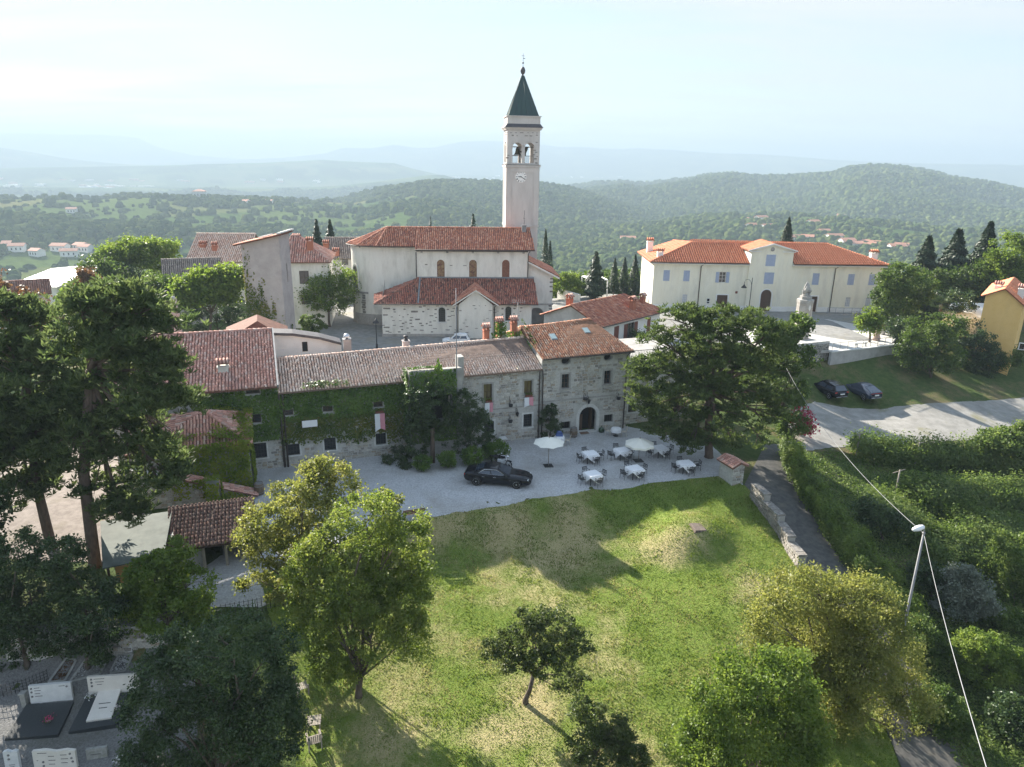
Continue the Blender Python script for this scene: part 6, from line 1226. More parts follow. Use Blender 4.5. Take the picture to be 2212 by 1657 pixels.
# ================================================================== PLANTS
LM={}
LM['walnut']=leaf_mat('walnut_leaf',(.095,.14,.026),(.165,.22,.045),(.27,.30,.075),.52)
LM['olive_yellow']=leaf_mat('yellowing_leaf',(.125,.15,.035),(.205,.225,.058),(.30,.295,.09),.52)
LM['bright']=leaf_mat('bright_leaf',(.075,.125,.021),(.14,.205,.038),(.22,.275,.06),.52)
LM['green']=leaf_mat('green_leaf',(.045,.082,.018),(.082,.13,.029),(.135,.185,.046),.45)
LM['cherry']=leaf_mat('cherry_leaf',(.045,.07,.018),(.075,.105,.028),(.12,.14,.045),.42)
LM['dark']=leaf_mat('dark_glossy_leaf',(.026,.05,.018),(.048,.082,.028),(.085,.125,.04),.33,.38,.4)
LM['pine']=leaf_mat('pine_needle',(.05,.078,.022),(.085,.125,.036),(.14,.175,.055),.4,.55,.25,.9)
LM['pine_blue']=leaf_mat('dark_pine_needle',(.055,.085,.03),(.095,.132,.047),(.15,.185,.07),.48,.55,.25,.9)
LM['rust']=leaf_mat('rusty_leaf',(.09,.05,.025),(.15,.08,.04),(.20,.13,.06),.4)
LM['ivy']=leaf_mat('ivy_leaf',(.05,.105,.014),(.09,.165,.022),(.15,.22,.036),.35,.45,.35,.9)
LM['ivy_mix']=leaf_mat('autumn_ivy_leaf',(.055,.10,.016),(.12,.155,.026),(.22,.19,.042),.4,.5,.3,.55)
LM['ivy_bright']=leaf_mat('painted_lit_ivy_leaf',(.12,.19,.018),(.215,.285,.032),(.33,.35,.055),.6,.5,.3,.8)  # paler ivy copy with the backlit glow put into its colour
LM['grey']=leaf_mat('olive_tree_leaf',(.10,.125,.095),(.165,.19,.145),(.24,.26,.21),.3,.6,.3)
LM['cypress']=leaf_mat('cypress_leaf',(.013,.028,.012),(.022,.042,.018),(.038,.06,.024),.15)
LM['palm']=leaf_mat('palm_leaf',(.03,.055,.016),(.055,.085,.025),(.09,.12,.04),.35)
LM['pink']=leaf_mat('pink_blossom',(.22,.02,.05),(.36,.04,.08),(.48,.09,.12),.4)
LM['vine']=leaf_mat('vine_leaf',(.065,.11,.026),(.12,.175,.042),(.20,.25,.075),.52)
m_bark=mat('bark',(.085,.065,.05),(.13,.105,.085),scale=6,bump=.7,bscale=14,stretch=(1,1,.3),rough=.95)
m_pbark=mat('pine_bark',(.10,.075,.06),(.16,.115,.09),scale=5,bump=.8,bscale=10,stretch=(1,1,.35),rough=.95)

def leaf_quads(P,size,nrm=None,asp=.62,up=.4,droop=0.0):
 """one four cornered leaf per point; nrm: preferred facing"""
 n=len(P);N=rng.normal(size=(n,3));N[:,2]+=up*1.5
 if nrm is not None:N=nrm*1.3+N*.6
 N /= np.linalg.norm(N,axis=1)[:,None];T=np.cross(N,rng.normal(size=(n,3)));T /= np.linalg.norm(T,axis=1)[:,None]+1e-9;T[:,2] -= droop;B=np.cross(N,T)
 s=(size*(.65+.7*rng.random(n)))[:,None]/2
 V=np.stack([P-T*s,P+B*s*asp,P+T*s,P-B*s*asp],1)
 return V.reshape(-1,3),np.arange(n*4).reshape(-1,4)
def tufts(C,k,length,width,up=.55):
 """pine tufts: k narrow needles bundles fanning out of each point"""
 n=len(C);D=rng.normal(size=(n,k,3));D[...,2]=np.abs(D[...,2])*.8+up*.6;D /= np.linalg.norm(D,axis=2)[...,None]
 L=length*(.7+.6*rng.random((n,k,1)));S=np.cross(D,rng.normal(size=(n,k,3)));S /= np.linalg.norm(S,axis=2)[...,None]+1e-9
 b=C[:,None];V=np.stack([b-S*width*.4,b+D*L*.6+S*width,b+D*L,b+D*L*.55-S*width],2)
 return V.reshape(-1,3),np.arange(n*k*4).reshape(-1,4)
def lobe_points(lobes,n,shell=.5,low=.75,rough=.22):
 """points spread through the outer part of ellipsoid lobes (centre, rx, ry, rz)"""
 vol=np.array([l[1]*l[2]+l[1]*l[3]+l[2]*l[3] for l in lobes]);cnt=rng.multinomial(n,vol/vol.sum());out=[]
 for (c,rx,ry,rz),k in zip(lobes,cnt):
  D=rng.normal(size=(k,3));D[:,2]=np.where(D[:,2]<0,D[:,2]*low,D[:,2]);D /= np.linalg.norm(D,axis=1)[:,None]
  r=(shell+(1-shell)*rng.random(k) **.6)*(1+rough*(rng.random(k)-.45));out.append(np.asarray(c)+D*r[:,None]*np.array([rx,ry,rz]))
 return np.concatenate(out)
def px_lobes(F_y,lst,squash=1.0):
 """lobes seen at pixel (u, v), half sizes in pixels, standing dy metres behind the foot"""
 out=[]
 for l in lst:
  u,v,ru,rv=l[:4];dy=l[4] if len(l)>4 else random.uniform(-.8,.8)*ru/60
  d=ray(u,v);t=(F_y+dy)/d[1];p=EYE+d*t;k=t/FOC;out.append((p,ru*k,(ru+rv)/2*k*squash,rv*k*1.02))
 return out
def limbs(base,lobes,r0,mt,sub=4,bend=.25,trunk_top=None,seed=0):
 rnd=random.Random(seed);mb=MB();base=Vector(base);cen=[Vector(l[0]) for l in lobes]
 zlo=min(c.z-l[3] for c,l in zip(cen,lobes));mean=sum(cen,Vector())/len(cen)
 top=Vector(trunk_top) if trunk_top is not None else Vector((base.x*.6+mean.x*.4,base.y*.6+mean.y*.4,max(base.z+.8,base.z+(zlo-base.z)*.8+.3)))
 mid=base.lerp(top,.5)+Vector((rnd.uniform(-.12,.12),rnd.uniform(-.1,.1),0))*(top-base).length*.3
 mb.tube([base-Vector((0,0,.25)),base+Vector((0,0,.25)),mid,top],[r0*1.5,r0*1.1,r0*.92,r0*.8],9)
 for c,l in zip(cen,lobes):
  d=c-top;m=top+d*.5+Vector((rnd.uniform(-1,1),rnd.uniform(-1,1),rnd.uniform(0,1)))*d.length*bend*.4
  rr=max(.02,r0*.5*min(1,l[1]/1.5));mb.tube([top,m,c],[rr*1.1,rr*.7,rr*.35],6)
  for k in range(sub):
   a=Vector((rnd.gauss(0,1),rnd.gauss(0,1),rnd.gauss(.2,.8))).normalized();e=c+Vector((a.x*l[1],a.y*l[2],a.z*l[3]))*.85;s=m.lerp(c,rnd.uniform(.3,1));mb.tube([s,s.lerp(e,.5)+Vector((0,0,.08)),e],[rr*.4,rr*.25,rr*.08],4)
 return mb
def plant(name,label,cat,foot,lobes,n,size,lm,r0=.12,clump=70,spread=.16,shell=.5,kind='leaf',bark=None,group=None,sub=4,trunk_top=None,tuft=(11,.3,.035),up=.4,low=.75,trunk=True,rough=.22,asp=.62):
 o=empty(name,tuple(foot),0,label,cat,group);F0=np.array(foot)
 R_=np.mean([l[1] for l in lobes])
 if kind=='pine':
  nc=int(n/17);C=lobe_points(lobes,nc,shell,low,rough);k=rng.integers(0,nc,n);G=np.clip(rng.normal(size=(n,3)),-1.7,1.7);P=C[k]+G*(tuft[1]*(.6+.9*rng.random(nc)))[k][:,None]*np.array([1,1,.5]);V,Fc=tufts(P,*tuft)
 else:
  nc=max(10,int(n/clump/2.2));C=lobe_points(lobes,nc,shell,low,rough);k=rng.integers(0,nc,n);sp=spread*(.55+.9*rng.random(nc))[k][:,None];P=C[k]+np.clip(rng.normal(size=(n,3)),-2,2)*sp*np.array([1,1,.75]);V,Fc=leaf_quads(P,size*1.25,up=up,asp=asp)
 me=np_mesh('crown',V-F0,Fc,LM[lm]);link('crown',me,o)
 if trunk:
  mb=limbs(foot,lobes,r0,bark,sub,trunk_top=trunk_top,seed=len(bpy.data.objects));mb.v=[(x-F0[0],y-F0[1],z-F0[2]) for x,y,z in mb.v];mb.build('trunk',bark or m_bark,o)
 return o
def tree_px(name,label,cat,foot,lobes,n,size,lm,**kw):
 if len(foot)==3:d=ray(foot[0],700);k=foot[2]/d[1];f=np.array([d[0]*k,foot[2],gz(d[0]*k,foot[2])])
 else:f=gp(*foot)
 if kw.get('kind')=='pine':lobes=[(l[0],l[1]+4,l[2]*1.02,l[3]*1.55) for l in lobes]
 return plant(name,label,cat,f,px_lobes(f[1],lobes),n,size,lm,**kw)

# ---- foreground broadleaf trees
tree_px('walnut_tree','large pale green walnut tree in front on the lawn, sunlit from behind','tree',(775,1505),
  [(800,1125,85,60),(872,1150,50,55),(725,1180,75,55),(662,1225,55,42),(830,1215,90,62),(750,1280,90,60),(690,1335,60,50),(870,1290,60,65),(885,1375,42,60),(800,1370,70,60),(705,1425,40,50),(770,1440,30,35),(900,1230,28,50),(640,1270,32,28)],68000,.105,'walnut',r0=.17,spread=.2,clump=60,shell=.45,sub=6)
tree_px('walnut_tree','second walnut tree behind the first one, reaching over the gravel courtyard','tree',(690,1345),
  [(705,1022,55,34),(655,1062,65,40),(738,1060,38,55),(590,1118,68,38),(535,1150,38,28),(700,1110,60,42),(640,1150,65,42),(590,1190,55,36),(552,1250,42,24),(605,1275,45,26),(830,1082,38,22),(680,1180,45,35),(650,1230,35,30)],30000,.125,'olive_yellow',r0=.16,spread=.22,clump=60,shell=.45,sub=6)
tree_px('cherry_tree','small crooked cherry tree standing alone on the lawn','tree',(1135,1520),
  [(1132,1340,26,36),(1090,1392,40,24),(1058,1402,24,14),(1160,1382,55,40),(1218,1350,28,40),(1240,1392,36,30),(1190,1430,55,34),(1240,1462,36,26),(1120,1432,38,24),(1088,1445,18,12),(1212,1490,26,16),(1272,1402,12,8),(1170,1335,18,24)],13500,.115,'cherry',r0=.13,spread=.14,clump=34,shell=.35,sub=5,trunk_top=tuple(at_depth(1152,1458,dist(gp(1135,1520))-.4)),low=.9,rough=.4)
tree_px('cherry_tree','low sapling with sparse drooping leaves at the bottom edge of the lawn','tree',(1268,1668),
  [(1268,1560,42,40),(1330,1590,46,40),(1290,1622,64,40),(1372,1640,36,26),(1248,1530,20,22),(1345,1556,18,18),(1300,1535,16,20)],12000,.10,'cherry',r0=.07,spread=.13,clump=34,shell=.35,sub=5,low=.9,rough=.4)
tree_px('locust_tree','spreading tree with yellowing olive leaves beside the lane','tree',(1845,1560),
  [(1730,1278,85,50),(1845,1290,85,50),(1662,1330,45,50),(1770,1365,105,60),(1890,1370,75,55),(1652,1392,34,34),(1930,1430,62,52),(1850,1445,85,55),(1965,1505,52,50),(1905,1560,90,60),(1965,1610,52,45),(1850,1640,110,45),(1960,1655,55,35),(1760,1250,40,26),(1900,1310,40,30),(1780,1450,60,50),(1735,1405,55,38),(1800,1520,70,56),(1770,1590,50,50)],100000,.105,'olive_yellow',r0=.16,spread=.27,clump=60,shell=.5,sub=5)
tree_px('bright_tree','round bright green tree at the bottom right of the lawn','tree',(1625,1715),
  [(1622,1448,72,44),(1552,1512,62,44),(1690,1490,64,52),(1512,1572,38,44),(1602,1560,85,62),(1690,1590,72,62),(1542,1632,54,46),(1640,1645,95,46),(1720,1540,36,40),(1700,1440,46,36),(1745,1600,44,56),(1482,1622,36,38)],72000,.105,'bright',r0=.15,spread=.24,clump=60,shell=.5,sub=5)
tree_px('holm_oak','dense dark evergreen oak hiding part of the cemetery','tree',(470,1712),
  [(400,1402,75,44),(500,1388,95,52),(590,1398,56,56),(350,1470,62,52),(450,1480,105,72),(572,1490,72,72),(322,1558,62,54),(432,1580,105,72),(562,1590,84,72),(300,1640,44,36),(450,1655,115,36),(610,1560,42,85)],78000,.09,'dark',r0=.17,spread=.18,clump=60,shell=.5,sub=3)
tree_px('maple_bush','yellow green maple growing beside the open shed','tree',(362,1378),
  [(372,1192,38,28),(330,1240,52,42),(402,1260,54,42),(302,1292,44,38),(372,1320,85,44),(432,1322,32,34),(292,1340,44,34),(350,1215,34,30)],27000,.13,'bright',r0=.12,spread=.18,clump=50,shell=.5)
tree_px('dark_tree','dark leafy tree mass under the left pines','tree',(60,1440),
  [(40,1190,56,42),(62,1270,85,58),(40,1350,62,54),(20,1420,46,34),(-30,1280,60,90)],32000,.11,'dark',r0=.14,spread=.18,clump=60,shell=.6)
tree_px('dark_tree','dark spreading tree at the left edge shading the cemetery','tree',(-150,1330),[(-140,1000,90,80),(-60,1080,60,60),(-200,1100,90,90),(-90,1170,70,60)],26000,.17,'dark',r0=.25,spread=.25,clump=60,shell=.6)
tree_px('dark_tree','dark laurel thicket between the canopy and the cemetery wall','tree',(190,1440),
  [(122,1200,54,42),(182,1282,62,52),(142,1360,90,50),(232,1392,54,32),(205,1330,60,40)],30000,.11,'dark',r0=.12,spread=.18,clump=60,shell=.6)
# ---- pines
tree_px('pine_tree','tall broad dark pine left of the rose tiled house','pine',(206,1222),
  [(240,638,84,24),(330,650,54,24),(180,670,64,24),(290,692,95,24),(376,702,34,20),(200,740,100,24),(330,760,72,24),(270,802,100,26),(378,812,36,20),(170,852,84,26),(310,862,90,26),(392,872,30,18),(240,912,100,28),(352,930,52,24),(180,962,74,28),(290,982,84,28),(340,1030,52,24),(232,1042,64,24),(262,1090,52,18)],4700,0,'pine_blue',kind='pine',bark=m_pbark,r0=.33,tuft=(11,.42,.05),shell=.25,low=.45,sub=5,trunk_top=tuple(EYE+ray(196,800)*(gp(206,1222)[1]/ray(196,800)[1])))
tree_px('pine_tree','leaning dark pine at the left edge of the picture','pine',(112,1185),
  [(60,692,74,24),(20,742,56,24),(100,762,64,24),(50,812,74,28),(130,862,54,24),(40,882,64,28),(90,932,74,28),(30,972,56,28),(112,1002,44,24),(60,1052,54,22),(-40,820,60,60),(-50,960,60,60),(10,660,50,24)],3800,0,'pine_blue',kind='pine',bark=m_pbark,r0=.28,tuft=(11,.45,.055),shell=.25,low=.45,sub=5,trunk_top=tuple(EYE+ray(62,900)*(gp(112,1185)[1]/ray(62,900)[1])))
tree_px('pine_tree','sunlit umbrella shaped pine between the courtyard and the lane','pine',(1531,988),
  [(1480,692,64,18),(1580,686,66,18),(1432,732,38,18),(1530,732,84,24),(1650,722,60,24),(1402,792,34,22),(1450,782,64,24),(1570,782,92,28),(1680,782,50,26),(1490,832,84,24),(1600,842,84,28),(1392,842,28,18),(1402,872,30,15),(1450,882,64,24),(1542,892,74,24),(1640,892,60,24),(1432,922,40,18),(1500,942,54,18),(1582,946,44,15),(1690,852,38,24),(1640,942,26,14)],6600,0,'pine',kind='pine',bark=m_pbark,r0=.32,tuft=(11,.38,.045),shell=.25,low=.45,sub=5,trunk_top=tuple(EYE+ray(1535,850)*(gp(1531,988)[1]/ray(1535,850)[1])))
tree_px('fig_tree','broad leaved tree growing close behind the umbrella pine','tree',(1690,920),
  [(1680,722,50,28),(1722,762,36,34),(1702,822,42,34),(1728,704,24,20),(1690,868,38,26),(1650,800,40,40)],15000,.24,'green',r0=.16,spread=.3,clump=45)
tree_px('bougainvillea','pink flowering bush at the top of the lane','bush',(1728,945),[(1732,905,22,24),(1742,925,16,14)],1500,.17,'pink',trunk=False,spread=.25,clump=12)
tree_px('laurel_bush','dark green bush beneath the pink blossom at the lane top','bush',(1715,950),[(1715,912,30,26),(1700,935,20,18)],5000,.15,'green',r0=.06,spread=.2,clump=40)
# ---- trees among the houses
tree_px('copper_beech','rust brown tree at the left edge under the white roof','tree',(40,800),[(22,640,36,26),(66,668,40,30),(20,674,46,34),(104,700,26,22),(-30,630,40,40)],12000,.28,'rust',r0=.25,spread=.45,clump=40,shell=.4)
tree_px('copper_beech','thin rust coloured tree above the big left pine','tree',(190,0,95),[(192,605,24,22),(170,620,18,16),(210,625,18,18)],3500,.26,'rust',r0=.1,spread=.4,clump=40,shell=.4)
for k,(ft,lb,n,lm,lab) in enumerate([
 ((300,0,116),[(300,535,62,20),(350,540,40,22),(250,555,44,22),(315,560,50,25)],20000,'bright','broad sunlit tree above the roofs left of the concrete tower'),
 ((225,0,108),[(205,575,32,22),(240,590,30,24),(200,610,40,26)],6000,'green','rounded green tree beyond the tall left pine'),
 ((275,0,110),[(262,598,14,24),(280,605,16,24),(300,612,14,18)],4000,'dark','dark shrubby tree beside the grey tiled house'),
 ((340,0,92),[(350,622,44,26),(330,650,44,30),(372,640,30,24)],8000,'green','leafy tree between the left pine and the grey tiled house'),
 ((450,0,87),[(500,602,32,24),(430,622,46,22),(400,642,28,22),(470,630,44,24),(525,598,14,22),(440,605,30,18),(475,600,24,14)],26000,'bright','light green trees hugging the concrete tower'),
 ((712,706),[(722,600,40,26),(690,622,34,26),(748,622,24,30),(712,648,46,26),(668,632,16,14)],11000,'bright','fresh green tree at the church apse')]):
 tree_px('garden_tree',lab,'tree',ft,lb,n,.3 if k<5 else .22,lm,r0=.16,spread=.45,clump=45,group='garden trees among the houses')
tree_px('holly','glossy dark holly with glinting leaves beside the concrete tower','tree',(470,730),[(470,662,56,28),(436,688,40,22),(512,684,28,30)],13000,.16,'dark',r0=.12,spread=.25,clump=50,shell=.7)
tree_px('clipped_bush','square clipped laurel bush in the street by the tower','bush',(678,738),[(662,694,14,13),(692,692,16,13),(662,716,15,14),(694,714,16,15),(678,704,22,20)],7000,.14,'green',trunk=False,spread=.14,clump=40,shell=.8)
tree_px('bare_tree','thin half bare tree rising behind the farmhouse','tree',(790,560),[(775,490,20,20),(800,482,24,20),(818,495,18,16),(765,510,16,14)],500,.28,'olive_yellow',r0=.15,spread=.5,clump=20,sub=12)
def cypress(u,v,utop,vtop,wpx,n,lm,label,Y=None,name='cypress',shape=1.0,group='cypresses on the hilltop',foot=None):
 f=gp(u,v) if Y is None else EYE+ray(u,v)*(Y/ray(u,v)[1]);d=ray(utop,vtop);top=EYE+d*(f[1]/d[1]);h=top[2]-f[2];w=wpx*dist(f)/FOC
 t=rng.random(n);prof=np.where(shape>.9,np.minimum(1,(1-t)*1.6) **.8*np.minimum(1,.35+t*4),(1-t) **.85*np.minimum(1,.5+t*5));a=rng.random(n)*6.283;r=w*prof*(.55+.5*rng.random(n))*(1+.25*np.sin(t*40+a*2)*(shape<.9))
 P=np.stack([r*np.cos(a),r*np.sin(a),t*h],1);nn=np.stack([np.cos(a),np.sin(a),0*a+.6],1);V,Fc=leaf_quads(P,max(.16,w*.28),nn,asp=.45)
 o=empty(name,tuple(f),0,label,'tree',group);link('crown',np_mesh('crown',V,Fc,LM[lm]),o);MB().tube([(0,0,-2),(0,0,h*.8)],[w*.14,.03],6).build('trunk',m_bark,o);return o
for a in [(1694,560,1694,470,15,3500,'cypress','tall dark cypress behind the yellow house roof',124),(1175,640,1168,495,12,3000,'cypress','slim cypress against the right side of the bell tower',118),(1185,640,1180,520,11,2500,'cypress','shorter cypress just right of the bell tower',120),(1325,630,1326,558,11,2200,'cypress','leftmost cypress of the row by the yellow house',122),(1346,630,1347,556,11,2200,'cypress','middle cypress of the row by the yellow house',122),(1368,630,1370,550,12,2200,'cypress','cypress nearest the left wall of the yellow house',122),(931,540,931,467,7,1200,'cypress','cypress tip poking over the church roof ridge',135)]:cypress(*a)
for a in [(688,560,689,474,17,2600,'cypress','pointed dark fir left of the farmhouse',128),(717,560,716,475,18,2600,'cypress','pointed dark fir right behind the farmhouse',128),(1284,640,1284,545,26,3000,'cypress','broad dark fir behind the pergola',118),(1985,640,1984,512,40,7000,'cypress','first pointed conifer right of the yellow house',112),(2045,640,2042,498,46,8000,'cypress','second pointed conifer right of the yellow house',112),(2108,640,2110,482,42,8000,'cypress','tallest pointed conifer above the white marquee',112),(1022,540,1026,462,16,700,'cypress','thin cedar top showing above the church ridge',135)]:cypress(*a,name='fir_tree',shape=.5,group='conifers on the hilltop')
for k,(ft,lb,n,s,lm,lab) in enumerate([
 ((1940,720),[(1942,602,44,32),(1922,640,36,34),(1962,642,40,34),(1935,678,36,24),(1985,620,34,28)],15000,.24,'green','leafy green tree hiding the right end of the yellow house'),
 ((2075,0,108),[(2085,590,44,26),(2050,610,44,26),(2115,606,36,30),(2020,612,44,28),(2075,630,60,20),(1995,590,30,24),(2130,585,30,24)],22000,.26,'green','rounded green trees below the pointed conifers'),
 ((2030,700),[(2010,650,40,26),(2060,652,44,24),(1985,690,34,26),(2040,682,40,20)],13000,.24,'dark','dark leafy trees between the young tree and the marquee'),
 ((2150,0,108),[(2150,612,36,30),(2125,635,24,18),(2170,640,26,16)],8000,.26,'green','green tree peeping over the ochre house roof'),
 ((2190,0,106),[(2190,548,50,40),(2170,585,40,34),(2225,560,50,60),(2150,600,30,24)],18000,.26,'bright','big rounded sunlit tree at the right edge'),
 ((1878,741),[(1878,682,24,18),(1864,696,18,14),(1893,692,20,18),(1880,705,26,12)],5000,.2,'bright','small young tree planted on the village square'),
 ((2010,815),[(2000,722,52,32),(2040,702,40,30),(1975,752,34,36),(2040,750,50,40),(2010,785,50,26)],17000,.2,'green','large feathery shrub right of the terrace wall'),
 ((2098,800),[(2092,722,38,34),(2110,752,36,36),(2085,775,40,26),(2135,768,32,26),(2125,800,34,20)],15000,.18,'dark','dark dense shrub before the ochre house'),
 ((2172,805),[(2172,772,44,24),(2150,785,30,16)],8000,.16,'green','low rounded bush under the ochre house'),
 ((1935,742),[(1935,705,22,22),(1945,728,22,16)],5000,.18,'dark','dark bush at the end of the terrace wall'),
 ((1230,645),[(1225,605,24,16),(1245,618,22,14),(1205,618,18,20)],5000,.24,'bright','bright bush behind the church porch and pergola'),
 ((1392,772),[(1385,730,22,16),(1405,745,20,16),(1375,745,14,12)],4500,.18,'dark','dark potted shrub on the white house terrace')]):
 tree_px('shrub' if k>5 else 'broadleaf_tree',lab,'bush' if k>5 else 'tree',ft,lb,n,s,lm,r0=.14,spread=s*1.5,clump=45)
def palm(u,v,utop,vtop,fl,n,label,dy=0):
 f=gp(u,v);d=ray(utop,vtop);top=EYE+d*(f[1]/d[1]);h=top[2]-f[2];o=empty('palm',tuple(f),0,label,'palm','fan palms');MB().tube([(0,0,-.2),(0,0,h*.5),(0,0,h)],[.2,.17,.19],8).build('trunk',m_pbark,o)
 mb=MB()
 for k in range(n):
  a=k*2.4;el=random.uniform(-.7,1.1);L=fl*random.uniform(.8,1.1);dr=Vector((math.cos(a)*math.cos(el),math.sin(a)*math.cos(el),math.sin(el)));c=Vector((0,0,h))+dr*L*.55;s=dr.cross(Vector((0,0,1))).normalized();u_=s.cross(dr)
  mb.tube([(0,0,h),c],.015,3,caps=False)
  for q_ in range(11):
   w=(q_-5)/5*1.45;e=(dr*math.cos(w)+s*math.sin(w))*L*.5;p=c+e*.5;z=e.cross(u_).normalized()*.035;mb.add([c,p+z,c+e-Vector((0,0,L*.1)),p-z],[(0,1,2,3)])
 mb.build('fronds',LM['palm'],o);return o
palm(2022,715,2020,658,1.7,34,'fan palm standing before the white marquee');palm(935,1000,936,925,1.25,30,'fan palm growing out of the dark courtyard shrubs')
# ---- shrubs in the courtyard, hedge, vineyard, slopes on the right
HS=[((880,1000),[(862,985,22,24),(900,950,28,44),(896,905,20,30),(912,890,28,36),(850,990,26,16),(900,862,24,26),(928,850,28,30)],20000,'dark','dark tall shrub left of the courtyard palm'),((1010,985),[(985,930,34,46),(1030,930,38,40),(1000,885,30,40),(1050,960,28,24),(960,890,30,40),(985,860,30,36),(1030,890,26,34)],22000,'dark','dark ivy grown shrub right of the courtyard palm'),
 ((913,1016),[(912,998,17,14)],3500,'ivy','leftmost clipped ball of box before the shrubs'),((968,1010),[(967,992,19,15)],3500,'ivy','second clipped ball of box from the left'),((1022,1002),[(1021,984,23,17)],4500,'ivy','third clipped ball of box from the left'),((1070,992),[(1071,972,26,18)],5000,'ivy','largest clipped ball of box beside the motorcycle'),((874,1012),[(874,1004,10,8)],1500,'dark','small dark shrub at the left end of the box balls')]
for ft,lb,n,lm,lab in HS:tree_px('courtyard_shrub',lab,'bush',ft,lb,n,.10,lm,trunk=n>9000,r0=.05,spread=.12,clump=40,shell=.75,group='shrubs of the courtyard')
tree_px('yew','upright dark yew bush against the stone house wall','bush',(1188,950),[(1190,885,16,16),(1184,905,20,22),(1196,910,18,24),(1190,935,20,14)],6500,.10,'dark',r0=.05,spread=.1,clump=40,shell=.7)
def hedge_run(name,label,pts,w,h,n,size,lm,cat='hedge',jag=.15):
 P=np.array([gp(*p) for p in pts]);seg=np.linalg.norm(np.diff(P[:,:2],axis=0),axis=1);cum=np.concatenate([[0],np.cumsum(seg)]);t=rng.random(n)*cum[-1]
 x=np.interp(t,cum,P[:,0]);y=np.interp(t,cum,P[:,1]);W=np.interp(t,cum,np.linspace(w[0],w[1],len(P)));H=np.interp(t,cum,np.linspace(h[0],h[1],len(P)));i=np.clip(np.searchsorted(cum,t)-1,0,len(seg)-1);dx=np.diff(P[:,:2],axis=0)/seg[:,None];nx=np.stack([-dx[i,1],dx[i,0]],1)
 a=rng.random(n)*math.pi;bump=.45+1.1*fbm(t*1.5,a*1.3+1.7,3);rad=(.75+.3*rng.random(n))*bump;off=np.cos(a)*W/2*rad;zz=np.where(rng.random(n)<.45,rng.random(n)*H*.7,H*(.55+.45*np.sin(a))*rad)
 off=np.where(zz<H*.6,np.sign(np.cos(a))*W/2*rad*(.85+.15*rng.random(n)),off)
 X=x+nx[:,0]*off;Y=y+nx[:,1]*off;Z=ground_z(X,Y)+zz;Q=np.stack([X,Y,Z],1)+rng.normal(size=(n,3))*jag*.4;F0=P[len(P) // 2];N=np.stack([nx[:,0]*np.cos(a),nx[:,1]*np.cos(a),np.sin(a)],1)
 V,Fc=leaf_quads(Q,size,N);o=empty(name,tuple(F0),0,label,cat);link('foliage',np_mesh('foliage',V-F0,Fc,LM[lm]),o)
 mb=MB();k=max(3,int(cum[-1]/.8))
 for q_ in range(k):tt=(q_+.5)/k*cum[-1];xx,yy_=np.interp(tt,cum,P[:,0]),np.interp(tt,cum,P[:,1]);g=gz(xx,yy_);mb.tube([(xx-F0[0],yy_-F0[1],g-.1-F0[2]),(xx-F0[0]+random.uniform(-.2,.2),yy_-F0[1],g+min(h)*.8-F0[2])],[.05,.02],4)
 mb.build('stems',m_bark,o);return o
hedge_run('hedge','clipped leafy hedge along the right side of the lane',[(1700,985),(1722,1040),(1760,1100),(1805,1160),(1850,1225)],(1.5,1.7),(1.9,1.9),30000,.15,'bright')
hedge_run('hedge','bright green bushy hedge further down beside the lane',[(1800,1150),(1850,1215),(1905,1290),(1950,1370)],(2.2,3.0),(1.7,2.0),26000,.12,'bright')
hedge_run('vine_row','nearest row of trellised vines beside the dusty road',[(1840,985),(1930,1000),(2040,1005),(2150,1015),(2260,1030)],(1.8,2.2),(2.2,2.4),26000,.21,'vine','vines',.9)
hedge_run('vine_row','second row of trellised vines, lower down the slope',[(1960,1085),(2060,1090),(2160,1090),(2260,1100)],(2.4,2.4),(1.9,2.2),22000,.2,'vine','vines',.9)
hedge_run('bramble_bank','tangled bank of brambles on the slope right of the lane',[(1870,1085),(1930,1120),(1990,1180),(2060,1215),(2150,1200),(2240,1190)],(3.2,4.0),(1.4,1.7),30000,.17,'vine','brambles',.8)
hedge_run('bramble_bank','sunlit bramble thicket at the right edge',[(2060,1150),(2130,1160),(2200,1180),(2260,1210)],(3.5,4.0),(1.5,2.0),20000,.17,'vine','brambles',.8)
